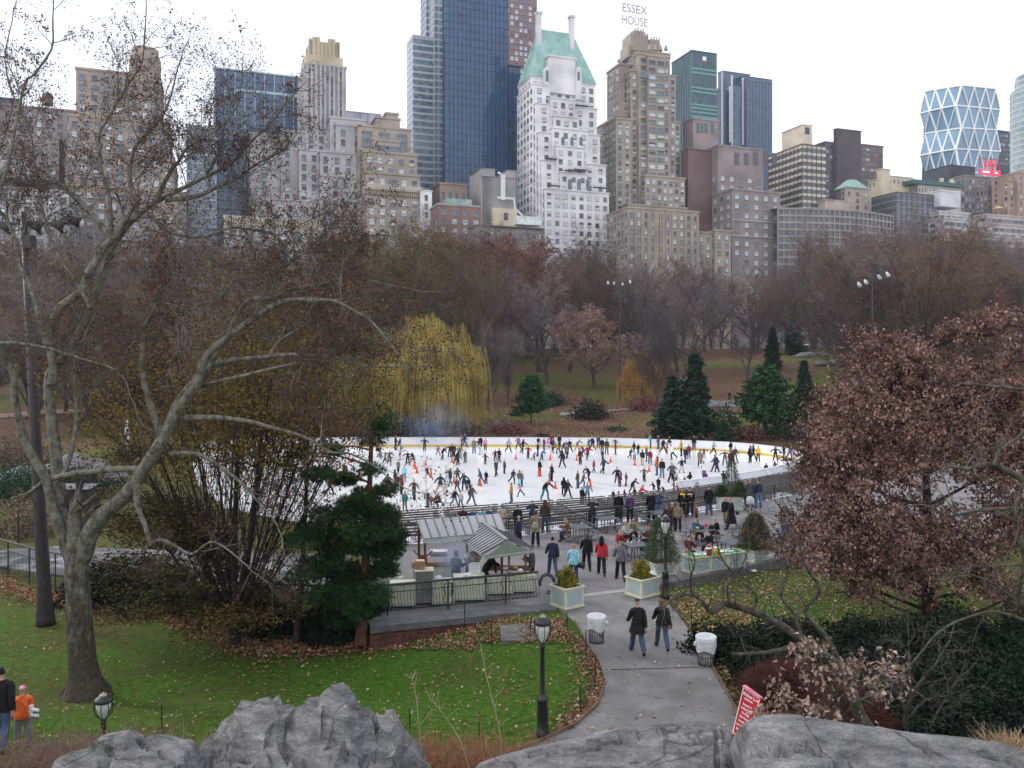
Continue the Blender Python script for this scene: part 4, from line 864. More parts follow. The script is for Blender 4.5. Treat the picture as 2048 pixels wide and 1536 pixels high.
for px, py, ty, k, w_, lab in ((1345, 885, 748, 0, 1.25, 'left spruce of the pair behind the far rink wall'), (1390, 880, 702, 0, 1.1, 'taller right spruce of the pair behind the far rink wall'), (1530, 880, 728, 2, 1.05, 'loose pine beyond the far rink wall below the open lawn'), (1608, 830, 716, 1, 1.05, 'small neat fir left of the oak crown'),
        (1062, 848, 748, 2, .9, 'small slim pine on the leafy bank'), (895, 660, 578, 1, 1.2, 'dark spruce in the wood just above the willow'), (945, 660, 582, 1, 1.1, 'second spruce in the wood, right of the willow top'), (1012, 655, 570, 1, 1.2, 'bluish spruce in the wood left of the big dark tree'),
        (1545, 740, 650, 1, .9, 'tall narrow dark spruce behind the open lawn'), (1590, 710, 600, 0, .8, 'thin dark spruce near the refreshment kiosk'), (1250, 625, 560, 1, 1.3, 'small dark spruce under the floodlight mast'), (770, 650, 560, 1, 1.2, 'dark spruce left of the willow top'),
        (270, 815, 640, 0, 1.1, 'broad dark spruce at the far left path'), (330, 790, 640, 1, 1.1, 'dark spruce behind the sycamore trunk'), (760, 895, 800, 2, 1.0, 'pine bush left of the smoke at the far rink wall'), (1600, 900, 790, 0, 1.2, 'dark spruce partly hidden by the oak'), (1985, 900, 780, 0, 1.3, 'dark evergreen behind the oak at the right edge')):
    v = at_hill(px, py); put_con(v, max(2, CZ + (HY - ty) / F * v.y - v.z), k, lab, w_)
# shrubs and bushes
def bush_mesh(rx, ry, rz, n, s, m, seed, stems=True, ms=None):
    rs_ = random.Random(seed); C, T = MB(), MB()
    for i in range(n):
        d = rdir(rs_); d.z = abs(d.z); rr = rs_.random() ** .35; nn = 1 + .28 * noise.noise(Vector((d.x * 2.2 + seed, d.y * 2.2, d.z * 2.2))) * 2
        leafcard(C, Vector((d.x * rx, d.y * ry, d.z * rz)) * rr * nn, s, rs_, n=(d + rdir(rs_) * .9).normalized())
    for i in range(9): d = rdir(rs_); d.z = abs(d.z) + .4; T.tube([(d.x * .1, d.y * .1, -.2), (d.x * rx * .7, d.y * ry * .7, d.z * rz * .6)], [.03, .01], 4, cap=False)
    return T.mesh('stems', [BK]), C.mesh('foliage', [m])
def put_bush(name, v, rx, ry, rz, n, s, m, lab, seed=1, cat='shrub', group=None):
    e = empty(name, v); a, c = bush_mesh(rx, ry, rz, n, s, m, seed); add('stems', a, e); add('foliage', c, e); return tag(e, lab, cat, group)
DKSH = mat('dark_shrub_leaves', (.020, .026, .020), var=.5, scale=1.5); GRSH = mat('green_shrub_leaves', (.02, .055, .03), var=.5, scale=1.5); RDSH = mat('red_brown_twigs', (.14, .06, .055), var=.4, scale=1.5); BRSH = mat('brown_shrub_twigs', (.12, .08, .06), var=.4, scale=1.5)
for px, py, rx, rz, m, lab in ((1180, 838, 3.1, 3.0, DKSH, 'rounded dark bush on the leafy bank'), (1100, 812, 3.6, 2.6, GRSH, 'green leafy bush right of the slim pine'), (1035, 832, 1.6, 1.2, GRSH, 'low green bush left of the slim pine'), (1235, 862, 2.0, .6, GRSH, 'low spreading green juniper on the bank'), (1020, 868, 3.0, 1.6, RDSH, 'reddish bare shrub beside the boulder'),
        (1450, 880, 2.2, 4.0, GRSH, 'weeping blue green bush between the spruces'), (1580, 880, 4, 3.6, GRSH, 'wide dark green rhododendron at the right of the far wall'), (1500, 886, 2.6, 2.0, RDSH, 'red twigged shrub behind the far wall'), (1290, 820, 3.0, 2.2, RDSH, 'reddish brown bare shrub under the orange willow'), (945, 868, 2.4, 1.2, BRSH, 'brown shrub right of the willow foot'),
        (1085, 874, 1.2, .5, DKSH, 'small dark mound at the far rink wall'), (1400, 886, 2.4, 1.2, BRSH, 'brown scrub between far wall and spruces'), (1330, 884, 3, 1.2, DKSH, 'dark low scrub at the foot of the left spruce'), (680, 880, 4, 3.2, RDSH, 'reddish scrub behind the pine at the far wall'), (600, 870, 5, 3.5, BRSH, 'brown scrub behind the hornbeam'), (500, 865, 4, 2.4, BRSH, 'brown thicket left of the hornbeam crown'), (215, 830, 4, 2.2, RDSH, 'rust coloured shrub beside the far left path'), (250, 790, 5, 2.6, GRSH, 'dark green yew on the far left path')):
    v = at_hill(px, py); put_bush('shrub', v, rx, rx * .8, rz, int(900 * rx * rz / 6), .34, m, lab, int(px))
# willows
def willow(name, v, W_, H, col, n, lab, seed, sm_=1.0):
    rs_ = random.Random(seed); e = empty(name, v); T, C = MB(), MB(); limbs = []
    T.tube([(0, 0, -1), (.2, 0, H * .2), (0, .2, H * .38)], [.62, .5, .42], 9)
    for i in range(14):
        a = i * 2.4; rr = W_ * rs_.uniform(.35, .8); p2 = Vector((math.cos(a) * rr, math.sin(a) * rr, H * rs_.uniform(.62, .9))); p1 = Vector((math.cos(a) * rr * .35, math.sin(a) * rr * .35, H * .55)); T.tube([(0, 0, H * .33), p1, p2], [.28, .16, .05], 5, cap=False); limbs.append(p2)
    for i in range(n):
        d = rdir(rs_); d.z = abs(d.z) ** .8; lump = 1 + .32 * noise.noise(Vector((d.x * 2.6 + seed, d.y * 2.6, d.z * 2.6))); rr = rs_.random() ** .3 * lump
        p = Vector((d.x * W_ * rr, d.y * W_ * rr, H * (.50 + .48 * d.z * rr))); L = min(p.z - H * rs_.choice((.02, .08, .12, .3, .42)), H * rs_.uniform(.28, .7)); out = Vector((d.x, d.y, 0)) * rs_.uniform(.3, 1.3)
        pts = [p]; 
        for k in range(1, 6): t = k / 5; pts.append(p + out * math.sin(t * 1.6) + Vector((rs_.uniform(-.08, .08), rs_.uniform(-.08, .08), .5 * math.sin(t * 3.14 * .5) * (1 - t) - L * t)))
        twig3(C, pts, .032 * sm_, .014 * sm_)
        if i % 2 == 0:
            for k in range(1, 6): leafcard(C, pts[k], .30, rs_, n=rdir(rs_), droop=1.5)
    T.build('trunk', BKB, e, True); C.build('foliage', col, e); return tag(e, lab, 'tree')
GW = mat('willow_gold', (.24, .18, .045), var=.4, scale=.35, col2=(.42, .32, .09)); GW2 = mat('willow_green', (.17, .16, .06), var=.4, scale=.35)
v = at_hill(858, 862); willow('weeping_willow', v, 7.4, 16.6, GW, 5600, 'large golden weeping willow beyond the far wall of the rink', 3)
v = at_hill(745, 835) ; willow('weeping_willow', v, 7.5, 14.5, GW2, 3000, 'greener weeping willow left of the golden one, half hidden', 4)
v = at_hill(1285, 815); e_ = willow('weeping_willow', v, 3.4, 9.5, mat('willow_orange', (.30, .17, .06), var=.35, scale=.4), 900, 'small orange brown weeping tree on the bank', 5, .7)
v = at_hill(825, 872); q = MB(); q.box(-4.2, 3.0, 0, .3, -.5, 3.4); tag(q.build('navy_screen', mat('flat_navy', (.012, .015, .04), var=.3, scale=.8, bump=.4, bscale=3)), 'dark navy screen under the willow behind the far rink wall', 'screen').location = v  # plain box added to fill the dark blue area behind the smoke
# boulders by the far wall
M_rock = mat('grey_rock', (.12, .12, .125), var=.35, scale=1.2, bump=.8, bscale=5)
def boulder(name, v, sx, sy, sz, lab, seed=0, m=None):
    bm = bmesh.new(); bmesh.ops.create_icosphere(bm, subdivisions=3, radius=1)
    for q in bm.verts: k = 1 + .35 * noise.noise(q.co * 1.3 + Vector((seed, 0, 0))) + .12 * noise.noise(q.co * 4 + Vector((0, seed, 0))); q.co = Vector((q.co.x * sx * k, q.co.y * sy * k, q.co.z * sz * k))
    me = bpy.data.meshes.new(name); bm.to_mesh(me); bm.free(); me.materials.append(m or M_rock); return tag(add(name, me, None, v), lab, 'rock')
for i, (px, py, sx, sz, lab) in enumerate(((960, 862, 1.1, .9, 'pale rounded boulder behind the far rink wall'), (925, 858, 2.2, 1.0, 'dark boulder at the foot of the willow'), (1000, 850, 1.8, .7, 'low flat rock on the bank right of the willow'), (880, 866, 2.0, .8, 'low dark rock under the willow strands'))): boulder('boulder', at_hill(px, py), sx, sx * .8, sz, lab, i)
for i, (px, py, sx, lab) in enumerate(((1625, 712, 5, 'long pale rock outcrop on the open lawn'), (1700, 728, 7, 'broad grey rock outcrop beside the thin tall tree'), (1385, 762, 3.2, 'flat grey rock at the left of the lawn'), (1440, 812, 4, 'grey rock ledge below the lawn'))): boulder('boulder', at_hill(px, py), sx, 2.6, .9, lab, i + 9)
# ------------------------------------------------------------------ foreground sycamore, limbs traced then grown
def syc_mat():
    m = bpy.data.materials.new('sycamore_bark'); m.use_nodes = True; n = m.node_tree; b = n.nodes['Principled BSDF']; b.inputs['Roughness'].default_value = .9; b.inputs['Specular IOR Level'].default_value = .15
    tc = n.nodes.new('ShaderNodeTexCoord')
    def nz(sc, de=4):
        q = n.nodes.new('ShaderNodeTexNoise'); q.inputs['Scale'].default_value = sc; q.inputs['Detail'].default_value = de; n.links.new(tc.outputs['Object'], q.inputs['Vector']); return q.outputs[0]
    def rp(i, a, ca, c, cc):
        q = n.nodes.new('ShaderNodeValToRGB'); q.color_ramp.elements[0].position = a; q.color_ramp.elements[1].position = c; q.color_ramp.elements[0].color = ca + (1,); q.color_ramp.elements[1].color = cc + (1,); n.links.new(i, q.inputs[0]); return q.outputs[0]
    def mx(f, a, c): q = n.nodes.new('ShaderNodeMix'); q.data_type = 'RGBA'; n.links.new(f, q.inputs[0]); n.links.new(a, q.inputs[6]); n.links.new(c, q.inputs[7]); return q.outputs[2]
    def stz():
        mp = n.nodes.new('ShaderNodeMapping'); mp.inputs['Scale'].default_value = (5.5, 5.5, 2.6); n.links.new(tc.outputs['Object'], mp.inputs[0]); q = n.nodes.new('ShaderNodeTexNoise'); q.inputs['Scale'].default_value = 1; q.inputs['Detail'].default_value = 9; q.inputs['Roughness'].default_value = .65; n.links.new(mp.outputs[0], q.inputs['Vector']); return q.outputs[0]
    def bias():   # flaky dark bark on the lower trunk, pale smooth bark higher up
        sp = n.nodes.new('ShaderNodeSeparateXYZ'); n.links.new(tc.outputs['Object'], sp.inputs[0]); mr = n.nodes.new('ShaderNodeMapRange'); mr.inputs[1].default_value = .5; mr.inputs[2].default_value = 5.0; mr.inputs[3].default_value = .24; mr.inputs[4].default_value = -.02; n.links.new(sp.outputs[2], mr.inputs[0]); a = n.nodes.new('ShaderNodeMath'); n.links.new(mr.outputs[0], a.inputs[0]); n.links.new(stz(), a.inputs[1]); return a.outputs[0]
    pale = rp(nz(5), .35, (.11, .105, .088), .65, (.215, .207, .178)); dark = rp(nz(9), .3, (.04, .034, .026), .7, (.09, .077, .057))
    n.links.new(mx(rp(bias(), .46, (0, 0, 0), .64, (1, 1, 1)), pale, dark), b.inputs['Base Color'])
    bp = n.nodes.new('ShaderNodeBump'); bp.inputs['Strength'].default_value = .7; bp.inputs['Distance'].default_value = .04; n.links.new(nz(14, 6), bp.inputs['Height']); n.links.new(bp.outputs[0], b.inputs['Normal']); return m
SB = syc_mat(); STW = mat('sycamore_twigs', (.07, .046, .040), var=.35, scale=1.5); SEED = mat('seed_balls', (.055, .032, .024), var=.4, scale=3); SLF = mat('sycamore_leaves', (.15, .060, .035), var=.5, scale=2)
def smooth_pts(pts, k=3):
    out = []
    for i in range(len(pts) - 1):
        p0, p1, p2, p3 = pts[max(0, i - 1)], pts[i], pts[i + 1], pts[min(len(pts) - 1, i + 2)]
        for j in range(k):
            t = j / k; out.append(tuple(.5 * ((2 * p1[q]) + (-p0[q] + p2[q]) * t + (2 * p0[q] - 5 * p1[q] + 4 * p2[q] - p3[q]) * t * t + (-p0[q] + 3 * p1[q] - 3 * p2[q] + p3[q]) * t ** 3) for q in range(len(p1))))
    out.append(tuple(pts[-1])); return out
def limb3(pts, r0, r1, d0, d1):
    """pixel trace -> world points and radii; radii in picture pixels"""
    q = smooth_pts(pts, 3); n = len(q) - 1; W3, RR = [], []
    for i, p in enumerate(q):
        t = i / n; d = d0 + (d1 - d0) * t; W3.append(P(p[0], p[1], d)); RR.append((r0 + (r1 - r0) * t ** .62) * d / F)
    return W3, RR
TD = 26.4
LIMBS = [  # px points, start radius, end radius, depth start, depth end, twig start fraction, density
 ([(172, 1392), (171, 1366), (166, 1330), (160, 1260), (156, 1190), (154, 1130), (152, 1090)], 33, 26, TD, TD, 2, 0),
 ([(150, 1150), (138, 1110), (120, 1060), (105, 1005), (92, 958), (70, 921), (48, 878), (38, 839), (28, 790), (30, 762), (20, 733), (0, 699), (-30, 640), (-60, 560), (-40, 470), (0, 380), (20, 308), (48, 171), (68, 150), (103, 99), (106, 60)], 16, 2.0, TD, TD - 2, .4, 15),
 ([(158, 1110), (164, 1068), (134, 1026), (118, 973), (113, 924), (106, 856), (99, 788), (102, 745), (137, 705), (160, 665), (181, 617), (205, 548), (228, 490), (266, 441), (308, 407), (362, 379), (410, 355), (461, 328), (506, 280), (547, 239), (575, 200)], 20, 2.0, TD, TD + 2.5, .5, 19),
 ([(160, 1120), (185, 1058), (208, 1028), (250, 992), (279, 953), (308, 909), (333, 868), (354, 822), (393, 770), (410, 719), (441, 685), (496, 644), (547, 613), (581, 600), (632, 600), (670, 603), (700, 617), (745, 645), (790, 700)], 23, 2.0, TD, TD - 3, .55, 16),
 ([(300, 915), (328, 870), (352, 815), (378, 775), (410, 740), (424, 720), (455, 671), (478, 624), (504, 593), (502, 576), (547, 552), (581, 524), (625, 490), (680, 440), (700, 395)], 14, 1.8, TD - .6, TD + 1.5, .5, 18),
 ([(103, 770), (106, 733), (96, 685), (82, 644), (68, 593), (44, 538), (31, 487), (20, 451), (7, 430), (-20, 390), (-10, 330), (10, 270)], 11, 1.8, TD, TD + 2, .5, 14),
 ([(94, 690), (103, 651), (120, 615), (160, 585), (178, 545), (205, 500), (228, 475)], 9, 10, TD + .4, TD + 1.1, 2, 0),
 ([(225, 482), (191, 437), (150, 393), (113, 366), (70, 372), (20, 360), (-20, 340)], 8, 2, TD + 1, TD + 2.5, .2, 16),
 ([(268, 440), (273, 403), (261, 369), (260, 335), (270, 294), (294, 267), (325, 232), (342, 191), (352, 150)], 9, 1.8, TD + 1.2, TD + 1, .15, 20),
 ([(222, 468), (219, 393), (202, 338), (198, 273), (219, 232), (260, 164), (284, 123), (290, 60), (292, 30)], 6, 1.5, TD + 1.1, TD + 1.5, .2, 20),
 ([(306, 410), (342, 342), (359, 321), (376, 294), (430, 262), (470, 220), (480, 190)], 6, 1.6, TD + 1.4, TD, .15, 18),
 ([(300, 430), (342, 465), (410, 473), (461, 455), (513, 461), (560, 470), (600, 450)], 6, 1.6, TD + 1.3, TD + 3, .2, 16),
 ([(330, 400), (393, 393), (431, 376), (478, 355), (513, 328), (560, 305), (585, 280)], 7, 1.6, TD + 1.5, TD + 3.5, .2, 18),
 ([(403, 757), (437, 726), (513, 716), (581, 709), (649, 712), (700, 699), (760, 680), (815, 690)], 9, 1.8, TD - 1, TD - 2, .35, 20),
 ([(405, 770), (478, 753), (581, 729), (666, 716), (720, 730), (780, 735)], 6, 1.6, TD - 1, TD - 2.5, .4, 14),
 ([(540, 708), (560, 680), (600, 655), (620, 620), (650, 590)], 4, 1.2, TD - 1.2, TD - .6, .2, 9),
 ([(506, 598), (547, 596), (581, 579), (632, 572), (677, 559), (730, 560), (790, 572)], 7, 1.6, TD, TD - 1, .3, 22),
 ([(575, 530), (600, 510), (640, 500), (690, 500), (740, 470), (800, 475)], 5, 1.3, TD + .8, TD, .1, 20),
 ([(325, 880), (301, 808), (287, 753), (285, 685), (291, 651), (311, 613), (328, 576), (342, 531), (355, 490)], 10, 1.8, TD - .8, TD - 2, .4, 18),
 ([(312, 612), (330, 606), (359, 613), (407, 606), (440, 590)], 4, 1.2, TD - 1.5, TD - 2, .2, 9),
 ([(372, 836), (427, 835), (496, 842), (547, 856), (615, 876), (660, 904), (700, 907), (745, 930), (790, 965)], 8, 1.4, TD - .9, TD - 3.5, .5, 5),
 ([(342, 908), (393, 907), (444, 935), (489, 972), (513, 1000), (545, 1035), (560, 1065)], 7, 1.5, TD - .8, TD - 3.5, .5, 4),
 ([(280, 938), (240, 938), (205, 941), (144, 948), (99, 958), (88, 962)], 7, 7, TD - .6, TD - .2, 2, 0),
 ([(276, 960), (273, 990), (275, 1012), (290, 1050), (303, 1085), (325, 1080), (360, 1098), (385, 1108), (420, 1084), (450, 1095), (480, 1120)], 9, 2, TD - .6, TD - 3, .4, 8),
 ([(-40, 690), (0, 687), (34, 687), (85, 694), (137, 709), (181, 723), (222, 735), (250, 760), (260, 790)], 7, 1.5, TD - 1, TD - 2, .2, 14),
 ([(122, 955), (130, 941), (144, 900), (154, 822), (147, 753), (154, 702), (166, 660), (170, 620)], 8, 1.6, TD + .2, TD + 1.5, .4, 14),
 ([(181, 617), (150, 560), (110, 500), (90, 440), (70, 330), (60, 260), (30, 200), (10, 120), (25, 40)], 5, 1.3, TD + .6, TD + 2, .2, 24),
 ([(410, 355), (440, 300), (450, 250), (470, 205), (450, 170)], 4, 1.2, TD + 2, TD + 3, .1, 12),
]
rs = random.Random(77); T, C, SD_, LV = MB(), MB(), MB(), MB(); syc = empty('sycamore_tree', G(170, 1382, -.6)); off = syc.location.copy()
scfg = dict(lv=3, nb=(5, 5, 4), st=(.2, .2, .15), an=(.7, .8, .8), rl=(.62, .58, .55), rr=(.6, .6, .6), up=(.03, .03, .02, 0), wob=.22, rmin=.0045)
for pts, r0, r1, d0, d1, ts, nt_ in LIMBS:
    W3, RR = limb3(pts, r0 * (.86 if ts < 2 else 1), r1 * .8, d0, d1)
    if nt_ == 0 and r0 == 33: RR = [q_ * k_ for q_, k_ in zip(RR, [1.5, 1.42, 1.3, 1.2, 1.12, 1.07, 1.03] + [1] * 99)]
    W3 = [w - off + (rdir(rs) * RR[i] * (.12 if nt_ else .03)) for i, w in enumerate(W3)]; T.tube(W3, RR, 12 if r0 > 20 else 7, cap=False)
    n = len(W3) - 1; tips = []
    for k in range(int(nt_ * (.8 if r0 < 10 else 1.05))):
        t = ts + (1 - ts) * (k + rs.random()) / nt_; i = min(n - 1, int(t * n)); o = W3[i].lerp(W3[i + 1], t * n - i); dr = (W3[i + 1] - W3[i]).normalized()
        nd = (dr * .6 + rdir(rs) * .9 + Vector((0, 0, .35))).normalized(); L = rs.uniform(.8, 2.1) * (1.15 - .35 * t)
        grow(T, C, o, nd, L, max(.008, min(RR[i] * .5, .022)), 0, scfg, rs, tips)
    grow(T, C, W3[-1], (W3[-1] - W3[-2]).normalized(), 1.6, RR[-1], 0, scfg, rs, tips)
    for p, d in tips:
        q = rs.random()
        if q < .5:
            b = p + Vector((0, 0, -.07)); s = .028; i0 = len(SD_.v); SD_.v += [tuple(b + Vector(v) * s) for v in ((1, 0, 0), (-1, 0, 0), (0, 1, 0), (0, -1, 0), (0, 0, 1), (0, 0, -1))]
            for a_, b2, c2 in ((0, 2, 4), (2, 1, 4), (1, 3, 4), (3, 0, 4), (2, 0, 5), (1, 2, 5), (3, 1, 5), (0, 3, 5)): SD_.f.append((i0 + a_, i0 + b2, i0 + c2)); SD_.m.append(0)
        elif q < .60: leafcard(LV, p, .10, rs, droop=.5)
# flared root foot
foot = [(.98, -.6), (.86, -.1), (.73, .3), (.65, .8), (.58, 1.5)]
T.build('trunk', SB, syc, True); C.build('twigs', STW, syc); SD_.build('seed_balls', SEED, syc); LV.build('leaves', SLF, syc)
tag(syc, 'large forked sycamore with pale mottled bark, seed balls and few brown leaves', 'tree')
# ------------------------------------------------------------------ tall floodlight mast at the left
M_blk = mat('black_iron', (.018, .018, .02), rough=.45, var=.3, spec=.5); M_pole = mat('mast_paint', (.045, .038, .042), rough=.5)
mast = empty('floodlight_mast', G(92, 1245, -.8)); o_ = mast.location.copy(); dm = o_.y; q = MB(); a = P(92, 1250, dm) - o_; c = P(47, 425, dm) - o_
q.tube([a, a + Vector((-.02, 0, .25)), a + (c - a) * .08, a + (c - a) * .5, c], [.37, .36, .27, .2, .125], 16); q.build('pole', M_pole, mast, True)
q = MB(); q.beam(P(-60, 447, dm) - o_, P(160, 447, dm) - o_, .1); q.build('crossarm', M_blk, mast)
for px, py in ((72, 452), (116, 450), (148, 440), (10, 452)):
    w = P(px, py, dm) - o_; dr = Vector((.9, .15, -.4)).normalized(); q = MB(); L_ = [w - dr * .35, w - dr * .2, w + dr * .05, w + dr * .3]; q.tube(L_, [.08, .17, .19, .27], 12, cap=True)
    hd = q.build('lamp_head', M_blk, mast, True); q = MB(); q.tube([w + dr * .29, w + dr * .34, w + dr * .36], [.20, .15, .05], 12); q.build('lens', mat('lamp_glass', (.7, .72, .75), rough=.2), hd, True); q = MB(); q.beam(w - dr * .1, w + Vector((-.1, 0, .35)), .05); q.build('bracket', M_blk, hd)
q = MB(); w = P(60, 485, dm) - o_; q.box(w.x - .12, w.x + .2, w.y - .3, w.y + .1, w.z - .25, w.z + .25); q.build('junction_box', M_blk, mast)
tag(mast, 'tall dark tapered mast with floodlights standing beside the sycamore', 'light mast')
# far masts
def far_mast(px, ys_, d, lamps, lab):
    z = hill((px - 1024) / F * d, d); b = Vector(((px - 1024) / F * d, d, z)); e = empty('floodlight_mast', b); top = P(px, ys_, d) - b; q = MB(); q.tube([(0, 0, -.5), (0, 0, top.z)], [.17, .09], 8); q.build('pole', M_pole, e)
    q = MB(); q.beam(P(lamps[0][0], lamps[0][1], d) - b, P(lamps[-1][0], lamps[-1][1], d) - b, .15); q.build('crossarm', M_blk, e)
    for x, y in lamps:
        w = P(x, y, d) - b; q = MB(); q.tube([w + Vector((0, .3, .25)), w, w + Vector((0, -.35, -.3))], [.10, .20, .25], 10); q.build('lamp_head', mat('mast_lamp', (.42, .44, .46), rough=.3), e, True)
    tag(e, lab, 'light mast')
far_mast(1240, 560, 150, [(1216, 565), (1228, 566), (1245, 568), (1260, 563)], 'distant floodlight mast rising from the wood right of centre')
far_mast(1745, 545, 105, [(1718, 568), (1731, 563), (1758, 553), (1775, 548)], 'distant floodlight mast above the brown leaved oak')
# ------------------------------------------------------------------ hornbeam thicket
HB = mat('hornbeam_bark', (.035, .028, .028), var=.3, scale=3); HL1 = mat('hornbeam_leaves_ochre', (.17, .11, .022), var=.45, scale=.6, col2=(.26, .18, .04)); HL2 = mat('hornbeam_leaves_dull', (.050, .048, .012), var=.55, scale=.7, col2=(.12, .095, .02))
hb = empty('hornbeam_tree', G(470, 1287, -.85)); o_ = hb.location.copy(); rs = random.Random(9); T, C, L1, L2 = MB(), MB(), MB(), MB(); T.tube([(0, 0, -.3), (0, 0, .4), (.02, 0, 1.0)], [.27, .22, .22], 10, cap=False)
hc = dict(lv=3, nb=(9, 5, 4), st=(.16, .2, .2), an=(.38, .5, .7), rl=(.5, .5, .5), rr=(.42, .5, .5), up=(.05, .05, .03, 0), wob=.05, rmin=.006)
for i in range(28):
    a = i * 2.4; sp = .10 + .68 * (i / 28) ** .9; d = Vector((math.cos(a) * sp * 1.15, math.sin(a) * sp * .8, 1)).normalized(); tips = []
    grow(T, C, Vector((math.cos(a) * .08, math.sin(a) * .08, .3 + .6 * rs.random())), d, rs.uniform(8.2, 11.5) * (1 - .25 * sp), rs.uniform(.05, .085), 0, hc, rs, tips)
    for p, dd in tips:
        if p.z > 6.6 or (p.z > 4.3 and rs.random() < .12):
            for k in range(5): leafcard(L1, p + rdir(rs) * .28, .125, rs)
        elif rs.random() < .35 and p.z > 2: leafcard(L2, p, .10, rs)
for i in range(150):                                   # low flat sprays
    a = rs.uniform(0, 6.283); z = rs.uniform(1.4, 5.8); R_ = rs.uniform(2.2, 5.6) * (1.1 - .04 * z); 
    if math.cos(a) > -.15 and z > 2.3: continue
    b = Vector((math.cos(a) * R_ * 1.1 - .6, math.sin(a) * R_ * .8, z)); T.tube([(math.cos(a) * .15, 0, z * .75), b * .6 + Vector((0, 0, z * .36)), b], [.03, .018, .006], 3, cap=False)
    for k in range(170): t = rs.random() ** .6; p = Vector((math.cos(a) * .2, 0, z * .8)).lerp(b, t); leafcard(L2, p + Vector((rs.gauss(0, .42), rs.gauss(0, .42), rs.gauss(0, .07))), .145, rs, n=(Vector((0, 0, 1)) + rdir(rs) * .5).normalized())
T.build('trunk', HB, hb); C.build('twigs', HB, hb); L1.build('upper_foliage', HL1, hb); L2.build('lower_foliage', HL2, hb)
tag(hb, 'many stemmed hornbeam with ochre leaves fanning up in front of the rink', 'tree')
# slim dark sapling and pines
sp_ = empty('slender_tree', G(592, 1282, -.85)); o_ = sp_.location.copy(); T, C, L = MB(), MB(), MB(); W3, RR = limb3([(592, 1284), (600, 1200), (606, 1110), (612, 1000), (616, 900), (620, 830)], 9, 2, 31.5, 31.5); W3 = [w - o_ for w in W3]; T.tube(W3, RR, 8, cap=False); tips = []
for k in range(26): i = rs.randrange(3, len(W3) - 1); grow(T, C, W3[i], (rdir(rs) + Vector((0, 0, .2))).normalized(), rs.uniform(.8, 2), .02, 1, dict(scfg, lv=3), rs, tips)
for p, d in tips: leafcard(L, p, .1, rs)
T.build('trunk', HB, sp_); C.build('twigs', HB, sp_); L.build('foliage', HL2, sp_); tag(sp_, 'slim dark stemmed young tree right of the hornbeam trunk', 'tree')
PN = mat('white_pine_needles', (.017, .046, .018), var=.5, scale=.9, col2=(.034, .088, .028)); PB = mat('pine_bark_red', (.10, .045, .035), var=.35, scale=4)
def pine(name, base, trunk, tufts, d, lab, tr=12):
    e = empty(name, base); o = e.location.copy(); T, C = MB(), MB(); W3, RR = limb3(trunk, tr, 3, d, d); W3 = [w - o for w in W3]; T.tube(W3, RR, 9, cap=False)
    for (px, py, rx, ry, n) in tufts:
        cc = P(px, py, d + rs.uniform(-1.5, .6)) - o; j = min(range(len(W3)), key=lambda i: abs(W3[i].z - cc.z + .3)); T.tube([W3[j], (W3[j] + cc) / 2 + Vector((0, 0, .15)), cc], [.05, .035, .015], 4, cap=False); k_ = d / F
        for i in range(n):
            v = rdir(rs) * rs.random() ** .4; p = cc + Vector((v.x * rx * k_, v.y * rx * k_ * .8, v.z * ry * k_)); nd = (rdir(rs) + Vector((0, 0, .5))).normalized()
            for m_ in range(9): dd = (nd + rdir(rs) * .55).normalized(); u = dd.orthogonal().normalized() * .011; C.face([p - u, p + u, p + dd * .2])
    T.build('trunk', PB, e, True); C.build('foliage', PN, e); return tag(e, lab, 'evergreen tree')
pine('pine_tree', G(722, 1283, -.85), [(722, 1286), (726, 1200), (732, 1100), (738, 1000), (742, 900), (745, 830)], [(690, 1085, 75, 28, 1300), (740, 1055, 62, 32, 1200), (765, 1100, 45, 30, 900), (660, 1030, 45, 18, 500), (720, 1010, 50, 22, 800), (770, 1030, 32, 22, 500), (650, 1130, 55, 20, 700), (700, 1150, 60, 26, 1100), (610, 1080, 45, 18, 500), (635, 1060, 40, 16, 400), (790, 1075, 26, 26, 450), (775, 980, 22, 16, 240), (740, 985, 40, 14, 260), (610, 1150, 40, 18, 400), (680, 1195, 55, 20, 600), (770, 1140, 30, 18, 350), (640, 950, 36, 15, 350), (690, 960, 32, 14, 350), (740, 940, 30, 14, 160), (600, 905, 26, 12, 180), (665, 900, 22, 12, 180), (745, 880, 30, 16, 160), (762, 850, 20, 14, 120), (725, 1215, 40, 26, 500), (690, 1235, 50, 24, 600), (650, 1190, 40, 20, 400), (748, 1190, 34, 24, 400)], 30.9, 'pine with reddish trunk and bright green sprays left of the food stand', 14)
for px, py, rx, rz, m, lab in ((655, 1284, 1.0, 1.7, YEW, 'dark yew bush between the slim tree and the pine'), (560, 1262, 1.5, 1.1, YEW, 'low dark yew bush right of the hornbeam trunk'), (520, 1240, 1.3, 1.6, YEW, 'dark yew bush touching the hornbeam trunk'), (240, 1195, 2.6, 1.7, YEW, 'dark spreading yew beside the left fence'), (330, 1215, 2.2, 1.5, YEW, 'dark low yew left of the hornbeam'), (745, 1262, .7, 1.9, YEW, 'narrow dark yew against the terrace corner'), (690, 1270, 1.0, 2.2, YEW, 'tall dark yew behind the pine trunk')):
    put_bush('yew_shrub', G(px, py, -.85), rx, rx * .8, rz, int(1600 * rx * rz), .15, m, lab, int(px))
